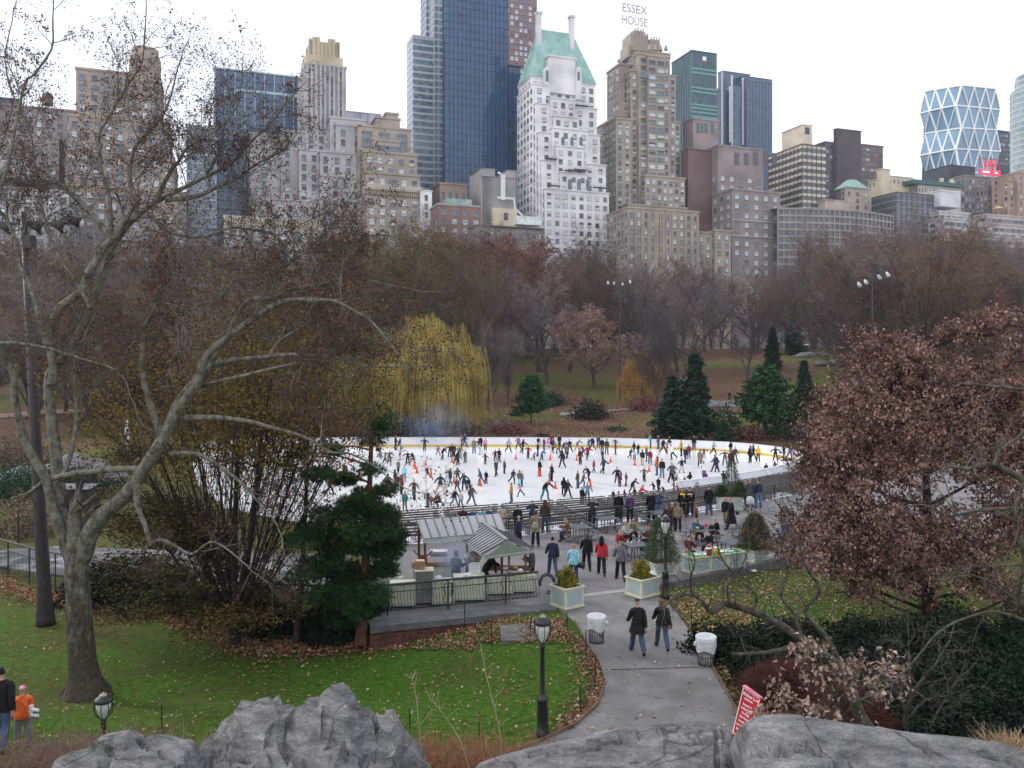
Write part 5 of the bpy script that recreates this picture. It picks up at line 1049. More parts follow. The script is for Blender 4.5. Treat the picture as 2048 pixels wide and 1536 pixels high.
for px, py, rx, rz, n, s, m, lab in ((55, 1065, 3.0, 2.3, 4200, .16, mat('ornamental_grass', (.20, .16, .10), var=.3, scale=2), 'pale dry grass clump behind the left gate'), (20, 1000, 4.5, 2.8, 4200, .2, GRSH, 'dark evergreen bank behind the left fence'), (120, 985, 5, 2.2, 3600, .22, DKSH, 'dark shrubs beyond the left gate'), (20, 930, 6, 3.4, 4000, .24, BRSH, 'brown bare shrubs at the left edge'), (300, 920, 5, 2.0, 3000, .24, DKSH, 'dark low shrubs left of the rink'), (210, 880, 6, 3, 3600, .24, mat('ochre_shrub', (.14, .10, .03), var=.4, scale=1), 'ochre leaved shrub left of the rink'), (300, 850, 4, 2.4, 2600, .24, MC['ochre_shrub'], 'second ochre shrub beside the closed parasol')):
    put_bush('shrub', G(px, py, -1.2), rx, rx * .8, rz, n, s, m, lab, int(px) + 3)
for i, (px, py, sx, lab) in enumerate(((120, 955, 3.4, 'grey rocks beyond the sycamore trunk'), (160, 935, 3.0, 'pale boulder left of the rink'), (40, 965, 3.2, 'flat grey rock at the left edge'), (200, 960, 2.2, 'small dark rock left of the rink'))): boulder('boulder', G(px, py, -1.2), sx, 2, 1.3, lab, i + 20)
# ------------------------------------------------------------------ brown leaved oak at the right
oak = empty('oak_tree', G(1858, 1234, -.2)); o_ = oak.location.copy(); do = o_.y; rs = random.Random(21); T, C, L = MB(), MB(), MB()
W3, RR = limb3([(1858, 1240), (1856, 1170), (1855, 1080), (1853, 980), (1850, 880), (1848, 780), (1845, 700), (1838, 600)], 15, 2, do, do); W3 = [w - o_ for w in W3]; T.tube(W3, RR, 10, cap=False)
OB = mat('oak_bark', (.030, .024, .024), var=.35, scale=4); OL = mat('oak_leaves_brown', (.14, .064, .056), var=.5, scale=.9, col2=(.31, .18, .155)); OL2 = mat('oak_leaves_pale', (.33, .20, .17), var=.35, scale=2)
BLOB = [(1700, 830, 80, 60), (1650, 900, 60, 60), (1640, 960, 50, 50), (1700, 960, 90, 90), (1780, 900, 90, 90), (1740, 740, 60, 60), (1790, 700, 45, 50), (1730, 690, 25, 45), (1850, 760, 70, 70), (1830, 850, 100, 100), (1920, 800, 70, 80), (1980, 740, 60, 50), (2020, 800, 60, 80), (1950, 900, 90, 90), (2030, 920, 60, 100), (1720, 1050, 90, 60), (1650, 1040, 50, 40), (1610, 1095, 50, 34), (1690, 1110, 80, 46), (1780, 1080, 90, 70), (1770, 1150, 60, 36), (1860, 1060, 80, 70), (1850, 1140, 50, 50), (1858, 1205, 22, 26), (1930, 1090, 70, 50), (2000, 1040, 60, 60), (1960, 1160, 60, 34), (2030, 1190, 50, 34), (1900, 660, 30, 30), (1960, 660, 40, 30), (2040, 700, 40, 30), (1720, 1180, 40, 20), (2060, 1050, 60, 70), (2060, 820, 60, 80), (1600, 1060, 40, 34), (1580, 1100, 34, 24), (1625, 880, 34, 40), (1670, 800, 40, 40), (1990, 640, 50, 30)]
for bx, by, rx, ry in BLOB:
    k_ = do / F; n = int(rx * ry / 19)
    for c_ in range(n):
        v = rdir(rs) * rs.random() ** .45; cc = P(bx, by, do) - o_ + Vector((v.x * rx * k_, v.y * rx * k_ * 1.3 + rs.uniform(-1.5, 1.5), v.z * ry * k_))
        for m_ in range(10): leafcard(L, cc + Vector((rs.gauss(0, .12), rs.gauss(0, .12), rs.gauss(0, .11))), .145, rs, 1 if rs.random() < .17 else 0, droop=.8)
    cc = P(bx, by, do) - o_; j = min(range(len(W3)), key=lambda i: abs(W3[i].z - cc.z + abs(cc.x - W3[i].x) * .45)); mid = (W3[j] + cc) / 2 + Vector((0, rs.uniform(-.5, .5), -.12)); T.tube([W3[j], mid, cc], [.085, .05, .02], 5, cap=False)
    tips = []
    for q_ in range(6): grow(T, C, cc + rdir(rs) * .3, (cc - mid).normalized() + rdir(rs) * .8, 1.5, .018, 1, dict(scfg, lv=3), rs, tips)
for px in (1690, 1740, 1770, 1810, 1845, 1880, 1915): 
    a = P(1848 + (px - 1848) * .3, 860, do) - o_; b_ = P(px, 560 + abs(px - 1830) * .9, do) - o_; tips = []; grow(T, C, a, (b_ - a).normalized(), (b_ - a).length, .04, 0, dict(scfg, wob=.06, nb=(7, 4, 4)), rs, tips)
T.build('trunk', OB, oak); C.build('twigs', OB, oak); L.build('foliage', [OL, OL2], oak); tag(oak, 'broad oak covered in curled red brown winter leaves at the right', 'tree')
# ------------------------------------------------------------------ near bare trees, lower right
NB = mat('near_bark', (.055, .048, .042), var=.4, scale=6, bump=.5, col2=(.13, .12, .10)); NT = mat('near_twigs', (.085, .072, .066), var=.4, scale=4)
def traced(name, base, limbs, cfg, lab, seed, bark=NB, tw=NT, leaf=None, cat='tree'):
    e = empty(name, base); o = e.location.copy(); rs_ = random.Random(seed); T, C, L = MB(), MB(), MB()
    for pts, r0, r1, d0, d1, ts, n_ in limbs:
        W3, RR = limb3(pts, r0, r1, d0, d1); W3 = [w - o + rdir(rs_) * RR[i] * .15 for i, w in enumerate(W3)]; T.tube(W3, RR, 9, cap=False); n = len(W3) - 1; tips = []
        for k in range(n_):
            t = ts + (1 - ts) * (k + rs_.random()) / n_; i = min(n - 1, int(t * n)); nd = ((W3[i + 1] - W3[i]).normalized() * .5 + rdir(rs_) + Vector((0, 0, .35))).normalized()
            grow(T, C, W3[i].lerp(W3[i + 1], t * n - i), nd, rs_.uniform(.6, 1.5) * cfg.get('k', 1), max(.006, min(RR[i] * .5, .018)), 0, cfg, rs_, tips)
        if leaf:
            for p, d in tips:
                if rs_.random() < leaf[1]: leafcard(L, p, leaf[2], rs_, droop=.8)
    T.build('trunk', bark, e, True); C.build('twigs', tw, e)
    if leaf: L.build('leaves', leaf[0], e)
    return tag(e, lab, cat)
nc = dict(k=.62, lv=2, nb=(3, 2), st=(.2, .2), an=(.75, .8), rl=(.65, .6), rr=(.6, .6), up=(.04, .03, 0), wob=.22, rmin=.0045)
traced('bare_tree', G(1745, 1490, 0), [([(1760, 1500), (1720, 1430), (1690, 1350), (1640, 1305), (1560, 1250), (1500, 1222), (1450, 1208), (1425, 1225), (1405, 1205), (1385, 1190), (1350, 1195), (1325, 1215)], 15, 2.2, 20.5, 19, .3, 20),
    ([(1655, 1312), (1600, 1292), (1560, 1300), (1520, 1306), (1462, 1308)], 8, 3, 20, 19, .5, 3), ([(1505, 1224), (1512, 1190), (1470, 1150), (1440, 1110), (1430, 1060)], 4, 1.2, 19.5, 19, .1, 9), ([(1385, 1190), (1380, 1160), (1390, 1120), (1370, 1080)], 3, 1, 19, 18.5, .1, 6), ([(1600, 1275), (1590, 1230), (1560, 1190), (1575, 1140), (1560, 1090)], 5, 1.2, 20, 20, .1, 9), ([(1690, 1350), (1650, 1270), (1610, 1225), (1640, 1180), (1610, 1130), (1590, 1060), (1550, 1000)], 7, 1.2, 20.3, 20, .2, 14), ([(1460, 1208), (1455, 1170), (1480, 1140), (1500, 1090)], 3, 1, 19.5, 19, .1, 6)], nc, 'gnarled low bare tree reaching left over the lawn at the lower right', 3)
traced('bare_tree', Vector((11.5, 14, 2)), [([(2130, 1380), (2060, 1240), (2035, 1190), (2048, 1120), (2030, 1040), (2048, 960)], 8, 3, 15, 14, .1, 5), ([(2060, 1245), (2000, 1225), (1950, 1230), (1880, 1262), (1830, 1320), (1780, 1370), (1720, 1400)], 4, 1.2, 15, 14, .2, 7), ([(2090, 1000), (2048, 962), (2012, 940), (1975, 928), (1935, 938), (1899, 933), (1880, 945)], 11, 2.5, 14.5, 14, .3, 8), ([(2100, 1030), (2048, 1018), (1960, 1020), (1900, 1032), (1850, 1010), (1800, 1015)], 6, 1.2, 14.5, 14, .2, 8), ([(1990, 930), (2000, 900), (2030, 880), (2060, 850)], 5, 2, 14, 14, .2, 6), ([(2100, 790), (2048, 780), (1985, 772), (1912, 766)], 5, 2.4, 14.5, 14, .5, 5), ([(2030, 1200), (1990, 1170), (1940, 1150), (1880, 1160), (1840, 1140)], 3.5, 1, 14.5, 14, .1, 6)], nc, 'near bare tree with crooked grey limbs entering at the right edge', 4)
traced('bare_sapling', G(1820, 1510, 0), [([(1830, 1520), (1810, 1440), (1830, 1380), (1870, 1330), (1900, 1280)], 6, 1.5, 18, 17.5, .2, 10), ([(1815, 1440), (1850, 1400), (1900, 1390), (1945, 1370)], 3, 1, 18, 17.6, .1, 8), ([(1865, 1450), (1875, 1425), (1910, 1370), (1930, 1330)], 3, 1, 17.8, 17.5, .1, 8), ([(1810, 1420), (1790, 1380), (1760, 1350), (1750, 1300)], 3, 1, 18, 17.5, .1, 8), ([(1820, 1400), (1818, 1300), (1815, 1220)], 2.5, .8, 18, 18, .1, 8)], nc, 'thin twiggy sapling in front of the dark yew hedge', 5)
OLF = mat('near_oak_leaves', (.30, .15, .095), var=.45, scale=7, col2=(.52, .38, .32))
traced('oak_sapling', G(1660, 1490, 0), [([(1690, 1480), (1670, 1400), (1650, 1350), (1640, 1310)], 5, 2, 16.5, 16, .2, 8), ([(1670, 1400), (1700, 1360), (1740, 1340), (1765, 1345)], 3, 1.5, 16.5, 16, .1, 6), ([(1680, 1440), (1720, 1400), (1760, 1420)], 3, 1.5, 16.5, 16, .1, 5), ([(1680, 1450), (1630, 1430), (1580, 1430), (1545, 1425)], 3, 1.4, 15.8, 15, .1, 8)], dict(nc, k=.5, nb=(6, 5)), 'small oak sapling with pale curled brown leaves behind the near rock', 6, leaf=(OLF, 1.0, .115))
# yew hedge mounds and barberry
def yew_mound(x, y, rx, rz, seed, lab, m=YEW, s=.13, dens=620):
    return put_bush('yew_shrub', Vector((x, y, -.15)), rx, rx * .9, rz, int(dens * rx * rx * 2.2), s, m, lab, seed, 'shrub', None)
HG = [(7.2, 28.2, 1.5, 1.0, 'left end of the hedge behind the right litter bin'), (9.6, 28.6, 1.8, 1.0, 'back row of the hedge below the lawn left of the oak trunk'), (12.4, 28.6, 2.0, 1.15, 'back row of the hedge left of the oak foot'), (15.2, 28.8, 2.0, 1.3, 'back row of the hedge at the oak foot'), (18.2, 28.4, 2.1, 1.2, 'back right corner of the hedge'),
      (8.3, 26.0, 1.6, .9, 'second row of the hedge above the barberry'), (10.9, 25.6, 1.9, 1.0, 'middle of the hedge'), (13.8, 25.4, 2.1, 1.15, 'middle of the hedge right of the sapling'), (16.9, 25.2, 2.2, 1.1, 'right middle of the hedge'), (10.6, 22.8, 1.9, 1.0, 'front row of the hedge behind the pale oak leaves'), (13.2, 22.2, 2.1, 1.1, 'front row of the hedge behind the thin sapling'), (16.0, 22.0, 2.2, 1.2, 'front right of the hedge'), (12.0, 19.6, 1.9, .9, 'nearest row of the hedge just behind the rock'), (14.6, 19.2, 2.1, 1.0, 'nearest right part of the hedge')]
for i, (x, y, rx, rz, lb) in enumerate(HG): yew_mound(x, y, rx, rz, i + 40, 'dark yew mound, ' + lb)
def twigbush(name, v, rx, rz, n, m, lab, seed):
    e = empty(name, v); rs_ = random.Random(seed); C = MB()
    for i in range(n):
        d = rdir(rs_); d.z = abs(d.z) + .25; d.normalize(); a = Vector((d.x * rx * .2, d.y * rx * .2, 0)); b = Vector((d.x * rx, d.y * rx, d.z * rz)) * rs_.uniform(.7, 1.05); c = b + Vector((rs_.gauss(0, .12), rs_.gauss(0, .12), rs_.gauss(-.05, .12))); twig3(C, [a, a.lerp(b, .5) + rdir(rs_) * .08, b, c], .006, .003)
        for k in range(3): p = a.lerp(b, rs_.uniform(.4, 1)); twig3(C, [p, p + (d + rdir(rs_) * .9).normalized() * rs_.uniform(.15, .4)], .004, .002)
    C.build('twigs', m, e); return tag(e, lab, 'shrub')
BAR = mat('barberry_twigs', (.085, .03, .027), var=.4, scale=3)
twigbush('barberry_shrub', Vector((8.0, 23.8, -.1)), 1.55, 1.25, 4200, BAR, 'dense dark red barberry bush right of the path', 1); twigbush('barberry_shrub', Vector((8.9, 22.3, -.1)), 1.5, 1.1, 3600, BAR, 'second red barberry bush behind the red menu sign', 2); twigbush('barberry_shrub', Vector((8.2, 20.6, -.1)), 1.2, .9, 2600, BAR, 'front red barberry bush beside the red menu sign', 3)
# ------------------------------------------------------------------ rocks in the foreground
def rock_mat():
    m = bpy.data.materials.new('schist_rock'); m.use_nodes = True; n = m.node_tree; b = n.nodes['Principled BSDF']; b.inputs['Roughness'].default_value = .85; b.inputs['Specular IOR Level'].default_value = .3
    tc = n.nodes.new('ShaderNodeTexCoord'); mp = n.nodes.new('ShaderNodeMapping'); mp.inputs['Rotation'].default_value = (.3, -.25, .1); mp.inputs['Scale'].default_value = (1.0, 2.2, 6); n.links.new(tc.outputs['Object'], mp.inputs[0])
    def nz(sc, de, src, ro=.6): q = n.nodes.new('ShaderNodeTexNoise'); q.inputs['Scale'].default_value = sc; q.inputs['Detail'].default_value = de; q.inputs['Roughness'].default_value = ro; n.links.new(src, q.inputs['Vector']); return q.outputs[0]
    def rp(i, st):
        q = n.nodes.new('ShaderNodeValToRGB'); e = q.color_ramp.elements; e[0].position, e[0].color = st[0][0], st[0][1] + (1,); e[1].position, e[1].color = st[-1][0], st[-1][1] + (1,)
        for a, c in st[1:-1]: k = e.new(a); k.color = c + (1,)
        n.links.new(i, q.inputs[0]); return q.outputs[0]
    base = rp(nz(2.2, 9, mp.outputs[0], .7), [(.30, (.035, .035, .04)), (.41, (.12, .118, .12)), (.54, (.21, .208, .21)), (.70, (.35, .345, .34))])
    sp = rp(nz(60, 3, tc.outputs['Object'], .8), [(.3, (.55, .55, .57)), (.7, (1.35, 1.34, 1.32))]); mx = n.nodes.new('ShaderNodeMix'); mx.data_type = 'RGBA'; mx.blend_type = 'MULTIPLY'; mx.inputs[0].default_value = 1; n.links.new(base, mx.inputs[6]); n.links.new(sp, mx.inputs[7])
    ds = n.nodes.new('ShaderNodeTexNoise'); ds.inputs['Scale'].default_value = 1.5; ds.inputs['Detail'].default_value = 5; n.links.new(tc.outputs['Object'], ds.inputs['Vector'])
    vm = n.nodes.new('ShaderNodeVectorMath'); vm.operation = 'MULTIPLY_ADD'; vm.inputs[1].default_value = (.9, .9, .9); n.links.new(ds.outputs['Color'], vm.inputs[0]); n.links.new(tc.outputs['Object'], vm.inputs[2])
    vo = n.nodes.new('ShaderNodeTexVoronoi'); vo.feature = 'DISTANCE_TO_EDGE'; vo.inputs['Scale'].default_value = .9; n.links.new(vm.outputs[0], vo.inputs['Vector'])
    ck = rp(vo.outputs[0], [(.0, (.25, .25, .26)), (.006, (.5, .5, .5)), (.014, (1, 1, 1))]); m3 = n.nodes.new('ShaderNodeMix'); m3.data_type = 'RGBA'; m3.blend_type = 'MULTIPLY'; m3.inputs[0].default_value = .8; n.links.new(mx.outputs[2], m3.inputs[6]); n.links.new(ck, m3.inputs[7]); n.links.new(m3.outputs[2], b.inputs['Base Color'])
    b1 = n.nodes.new('ShaderNodeBump'); b1.inputs['Strength'].default_value = .9; b1.inputs['Distance'].default_value = .05; n.links.new(nz(3, 10, mp.outputs[0], .75), b1.inputs['Height'])
    b2 = n.nodes.new('ShaderNodeBump'); b2.inputs['Strength'].default_value = .5; b2.inputs['Distance'].default_value = .01; n.links.new(nz(45, 5, tc.outputs['Object'], .8), b2.inputs['Height']); n.links.new(b1.outputs[0], b2.inputs['Normal']); n.links.new(b2.outputs[0], b.inputs['Normal']); return m
RM = rock_mat()
def rockmass(name, sil, Dr, front, lab, seed, amp=.10, crk=1.0, step=5, nf=46, dback=1.6, slope=2.4, cracks=(), facet=.10, fs=1.5, strat=.05, flat=False):
    b = MB(); x0, x1 = sil[0][0], sil[-1][0]; nx = int((x1 - x0) / step); nb = 16; rows = []
    for j in range(-nb, nf + 1):
        row = []
        for i in range(nx + 1):
            px = x0 + (x1 - x0) * i / nx; py = interp(sil, px)
            if j <= 0: t = -j / nb; d = Dr + dback * t; v = P(px, py, Dr); v = Vector((v.x * (1 + .05 * t), d, v.z - slope * t ** 1.7))
            else: t = j / nf; d = Dr - front * t; pyy = py + (1900 - py) * t; v = P(px, pyy, d)
            n1 = noise.fractal(Vector((v.x * .9 + seed, v.y * .9, v.z * .9)), 1, 2, 4); n2 = noise.fractal(Vector((v.x * 4 + seed, v.y * 4, v.z * 9)), .9, 2, 4)
            cr = 0
            for (ax, ay, bx, by, wd, dp) in cracks:
                ux, uy = bx - ax, by - ay; tt = max(0, min(1, ((px - ax) * ux + ((py if j <= 0 else pyy) - ay) * uy) / (ux * ux + uy * uy))); w_ = 9 * noise.noise(Vector((tt * 5 + ax, seed, 0))); dx, dy_ = px - ax - ux * tt, (py if j <= 0 else pyy) - ay - uy * tt + w_; dd = math.hypot(dx, dy_) / wd
                if dd < 1: cr = max(cr, dp * (1 - dd))
            dv_, cp = noise.voronoi(Vector((v.x * fs + seed, v.y * fs, v.z * fs * 1.7))); c0 = cp[0]; fv = Vector((noise.cell(c0 * 7.3) - .5, noise.cell(c0 * 3.1 + Vector((5, 0, 0))) - .5, noise.cell(c0 * 5.7) - .5)); fac = (fv.dot(Vector((v.x * fs + seed, v.y * fs, v.z * fs * 1.7)) - c0) + (noise.cell(c0 * 9.7) - .5) * .2) * facet - facet * .18 * max(0, 1 - (dv_[1] - dv_[0]) / .06)
            st_ = (v.x * -.75 + v.z * 1.0 + v.y * .25 + n1 * .2) * 1.9; st_ -= math.floor(st_); fac += (st_ ** 2.2 if st_ < .86 else (1 - st_) * 5.1) * strat - strat * .4
            n1 = n1 + fac / max(amp, .01)
            if flat: v = v + Vector((noise.cell(Vector((i * 1.7, j * 1.3, seed))) - .5, 0, noise.cell(Vector((i * 1.1, j * 2.3, seed + 5))) - .5)) * .05
            edge = min(1, abs(j) / 5 + .3); v = v + Vector((0, .3, 1)).normalized() * ((n1 * amp + n2 * .018 * crk) * edge * (1 if j > 0 else .6) - cr) 
            row.append(len(b.v)); b.v.append(tuple(v))
        rows.append(row)
    for a, c in zip(rows, rows[1:]):
        for i in range(nx): b.f.append((a[i], c[i], c[i + 1], a[i + 1])); b.m.append(0)
    # close the underside and sides so the rock is a solid
    me = b.mesh(name, RM); bm = bmesh.new(); bm.from_mesh(me); be = [e for e in bm.edges if e.is_boundary]; r = bmesh.ops.extrude_edge_only(bm, edges=be)
    for v in r['geom']:
        if isinstance(v, bmesh.types.BMVert): v.co.z = v.co.z - 2.5
    bm.to_mesh(me); bm.free(); return tag(add(name, me), lab, 'rock')
rockmass('boulder', [(388, 1570), (397, 1530), (416, 1480), (450, 1448), (482, 1418), (540, 1391), (562, 1397), (582, 1411), (604, 1414), (640, 1385), (680, 1361), (702, 1366), (722, 1400), (760, 1430), (782, 1415), (804, 1442), (832, 1492), (868, 1540), (880, 1575)], 8.2, 2.6, 'big craggy grey boulder with a pointed top in the foreground', 3, .07, 1.2, cracks=[(560, 1400, 540, 1460, 7, .10), (560, 1490, 740, 1420, 8, .14), (600, 1530, 760, 1470, 7, .10), (640, 1385, 660, 1440, 6, .08), (430, 1500, 560, 1470, 7, .08), (700, 1370, 800, 1500, 7, .07)], facet=.17, fs=1.1, strat=.10, step=13, nf=20, flat=True)
rockmass('boulder', [(90, 1570), (108, 1520), (140, 1500), (172, 1492), (204, 1474), (250, 1467), (276, 1482), (300, 1478), (332, 1482), (352, 1492), (380, 1500), (398, 1520), (402, 1560)], 7.4, 2.2, 'lower flat grey boulder left of the pointed one', 8, .05, 1.2, cracks=[(130, 1520, 220, 1495, 6, .07), (280, 1480, 330, 1530, 6, .08)])
rockmass('rock_ledge', [(900, 1580), (960, 1534), (1030, 1510), (1100, 1492), (1180, 1474), (1260, 1464), (1330, 1456), (1400, 1448), (1440, 1452), (1466, 1470), (1484, 1506), (1492, 1560)], 6.2, 2.4, 'low pale rock ledge at the bottom centre', 14, .035, .8, cracks=[(1060, 1510, 1200, 1490, 6, .05), (1240, 1475, 1330, 1470, 4, .04), (1432, 1460, 1436, 1536, 6, .1)], facet=.05, fs=1.2, strat=.03)
rockmass('rock_ledge', [(1480, 1590), (1484, 1490), (1496, 1458), (1520, 1441), (1570, 1435), (1640, 1441), (1720, 1452), (1800, 1463), (1880, 1472), (1950, 1480), (2010, 1488), (2060, 1500), (2150, 1510)], 5.6, 2.2, 'broad smooth grey rock ledge at the bottom right', 23, .035, .8, cracks=[(1500, 1500, 1560, 1492, 6, .05), (1560, 1490, 1640, 1500, 6, .06), (1530, 1560, 1700, 1520, 5, .05), (1940, 1500, 2048, 1530, 4, .05)], facet=.04, fs=1.1, strat=.025)
# bank under the rocks
# ------------------------------------------------------------------ dry weeds and brush
WD = mat('dry_stems', (.22, .105, .06), var=.4, scale=5); WD2 = mat('brush_stems', (.17, .105, .085), var=.4, scale=5); DG = mat('dry_grass', (.34, .24, .14), var=.3, scale=6)
def weeds(name, n, xr, dr, hr, m, lab, seed, lean=.12, tops=True):
    C = MB(); rs_ = random.Random(seed)
    for i in range(n):
        d = rs_.uniform(*dr); px = rs_.gauss((xr[0] + xr[1]) / 2, (xr[1] - xr[0]) / 4); x = (px - 1024) / F * d; z = ground(x, d) - .05; h = rs_.uniform(*hr); b = Vector((x, d, z)); dv = Vector((rs_.gauss(0, lean), rs_.gauss(0, lean), 1)); pts = [b, b + dv * h * .5, b + dv * h + Vector((rs_.gauss(0, .06), 0, 0))]; twig3(C, pts, .0085, .003)
        for k in range(6): t = rs_.uniform(.35, 1); p = b + dv * h * t; twig3(C, [p, p + (Vector((0, 0, .8)) + rdir(rs_)).normalized() * rs_.uniform(.08, .3)], .005, .002)
    return tag(C.build(name, m), lab, kind='stuff')
weeds('dry_weeds', 1900, (740, 1120), (14.5, 18), (.6, 1.7), WD, 'reddish dry weed stems in front of the lawn', 1)
weeds('dry_weeds', 1500, (380, 860), (14.5, 19), (.5, 1.7), WD, 'dry weed stems behind the boulders', 5)
weeds('brush', 3000, (-60, 430), (13, 18), (.6, 1.7), WD2, 'tangled brown brush at the lower left', 2, .25)
weeds('brush', 500, (1400, 1640), (14, 17), (.3, .8), WD2, 'low brush behind the right ledge', 3, .25)
for px, pts in ((1230, 0),):
    pass
tall = [([(1232, 1300), (1180, 1120), (1170, 980)], 0)]
def stem(name, pl, r, d, lab, m=WD):
    W3, RR = limb3(pl, r, r * .4, d, d); o = W3[0].copy(); e = empty(name, o); C = MB(); C.tube([w - o for w in W3], RR, 4, cap=False); rs_ = random.Random(int(pl[0][0]))
    for k in range(14): i = rs_.randrange(2, len(W3)); p = W3[i] - o; twig3(C, [p, p + (Vector((0, 0, 1)) + rdir(rs_) * .8).normalized() * rs_.uniform(.1, .35)], .004, .002)
    C.build('stem', m, e); return tag(e, lab, 'weed stem')
PALE = mat('pale_stem', (.34, .27, .20))
stem('weed_stem', [(1000, 1560), (1002, 1480), (985, 1400), (970, 1340), (962, 1290)], 2.2, 13, 'tall pale forked weed stem in front of the lawn', PALE); stem('weed_stem', [(844, 1560), (840, 1480), (833, 1400), (822, 1345)], 2, 13, 'tall pale weed stem beside the pointed boulder', PALE); stem('weed_stem', [(940, 1545), (920, 1480), (880, 1420), (862, 1400)], 1.8, 13, 'leaning pale weed stem beside the pointed boulder', PALE); stem('weed_stem', [(975, 1560), (965, 1470), (945, 1370), (940, 1320)], 1.5, 14, 'thin red brown weed stem left of the forked one'); stem('weed_stem', [(1003, 1530), (1008, 1420), (1010, 1340)], 1.5, 14, 'thin upright red brown weed stem right of the forked one')
C = MB(); rs = random.Random(31)
for i in range(420): b = P(2015 + rs.gauss(0, 20), 1492, 5.7) + Vector((0, rs.gauss(0, .06), -.06)); twig3(C, [b, b + Vector((rs.gauss(0, .07), rs.gauss(0, .07), rs.uniform(.05, .15)))], .0016, .0008)
tag(C.build('grass_tuft', DG), 'tuft of dry straw coloured grass on the right ledge', 'grass tuft')
# fallen leaves
LFM = [mat('fallen_leaf_tan', (.30, .19, .11), var=.3, scale=9), mat('fallen_leaf_brown', (.20, .09, .05), var=.3, scale=9), mat('fallen_leaf_pale', (.42, .32, .22), var=.3, scale=9)]
def leaves(name, gen, n, s, lab, seed, mix=(5, 4, 2), zo=.01):
    C = MB(); rs_ = random.Random(seed); k = 0; tr = 0
    while k < n and tr < n * 12:
        tr += 1; q = gen(rs_)
        if q is None: continue
        x, y, z = q; leafcard(C, Vector((x, y, z + zo)), s, rs_, rs_.choices((0, 1, 2), mix)[0], n=(Vector((0, 0, 1)) + rdir(rs_) * .45).normalized()); k += 1
    return tag(C.build(name, LFM), lab, kind='stuff')
def g_px(x0, x1, y0, y1, z, cond=None):
    def f(r):
        px, py = r.uniform(x0, x1), r.uniform(y0, y1)
        if cond and not cond(px, py, r): return None
        v = G(px, py, z); v = G(px, py, ground(v.x, v.y)); g = ground(v.x, v.y)
        if inpoly(v.x, v.y, TERR) or inpoly(v.x, v.y, PATH): return None
        return v.x, v.y, g
    return f
leaves('fallen_leaves', g_px(0, 1200, 1180, 1480, -.5), 1700, .10, 'scattered fallen leaves on the left lawn', 1)
LB = [(-20, 1165), (120, 1200), (250, 1215), (330, 1222), (420, 1252), (520, 1275), (640, 1280), (770, 1276)]
def band(px, py, r):
    w = interp([(0, 14), (300, 12), (380, 26), (520, 24), (700, 16), (780, 12)], px); return abs(py - interp(LB, px) + 6 * noise.noise(Vector((px * .02, 0, 0)))) < w * abs(r.gauss(0, 1)) * 1.1 and r.random() > .35 * noise.noise(Vector((px * .03, py * .08, 5)))
leaves('fallen_leaves', g_px(0, 790, 1140, 1340, -.8, band), 10000, .13, 'dense drift of fallen leaves under the hornbeam', 2, (4, 6, 1))
def edge(px, py, r):
    t = interp([(1240, 1105), (1285, 1165), (1330, 1192), (1370, 1205), (1410, 1190), (1455, 1140)], py); return -60 < px - t < 3 and r.random() < math.exp(-(t - px) / 14)
leaves('fallen_leaves', g_px(1050, 1215, 1240, 1460, 0, edge), 1500, .12, 'leaves gathered along the left edge of the path', 3, (4, 6, 2))
leaves('fallen_leaves', g_px(930, 1130, 1235, 1285, 0), 1400, .12, 'leaves around the fenced patch below the food stand', 4, (3, 6, 1)); leaves('fallen_leaves', g_px(740, 950, 1255, 1300, -.4), 700, .12, 'leaves under the brick wall', 5, (3, 6, 1))
leaves('fallen_leaves', g_px(1320, 2048, 1130, 1290, -.2), 5000, .12, 'fallen leaves on the right lawn', 6, (6, 1, 4))
leaves('fallen_leaves', g_px(1330, 1500, 1200, 1450, 0), 1600, .12, 'brown leaf litter beside the right edge of the path', 7, (3, 6, 1))
def onp(r): 
    v = G(r.uniform(1150, 1480), r.uniform(1200, 1470)); return (v.x, v.y, 0) if inpoly(v.x, v.y, PATH) else None
leaves('fallen_leaves', onp, 70, .13, 'few yellow leaves lying on the path', 8, (3, 0, 5))
def bank(r): 
    y = r.uniform(112, 150); x = r.uniform(-10, 45); return x, y, hill(x, y)
leaves('fallen_leaves', bank, 9000, .26, 'leaf litter on the bank behind the rink', 9, (6, 3, 2), .03)
# ------------------------------------------------------------------ rink wall
M_wb = mat('white_board', (.72, .73, .76), rough=.4, var=.04, scale=.5); M_yel = mat('yellow_kick', (.62, .42, .06), rough=.5, var=.08)
def polytube_wall(pts, t, z0, z1, mb, off=0.0):
    n = len(pts)
    def nr(i):
        a = pts[max(0, i - 1)]; c = pts[min(n - 1, i + 1)]; d = Vector((c[0] - a[0], c[1] - a[1])).normalized(); return Vector((-d.y, d.x))
    for i in range(n - 1):
        a, c = Vector(pts[i][:2]), Vector(pts[i + 1][:2]); na, nc_ = nr(i), nr(i + 1); q = [a + na * off, c + nc_ * off, c + nc_ * (off + t), a + na * (off + t)]; mb.poly([(v.x, v.y) for v in q], z0, z1)
FARW = [(v.x, v.y) for v in RINK[:11]]; FARW = [(a, b) for a, b in smooth_pts(FARW, 3)]
rw = MB(); polytube_wall(FARW, .12, ZI - .1, ZI + 1.15, rw); rk = rw.build('rink_wall', M_wb); tag(rk, 'long curved white dasher wall with yellow base around the far side of the rink', 'rink wall')
q = MB(); polytube_wall(FARW, .03, ZI, ZI + .24, q, -.035); q.build('kick_plate', M_yel, rk); q = MB(); polytube_wall(FARW, .2, ZI + 1.153, ZI + 1.22, q, -.04); q.build('top_rail', M_wb, rk)
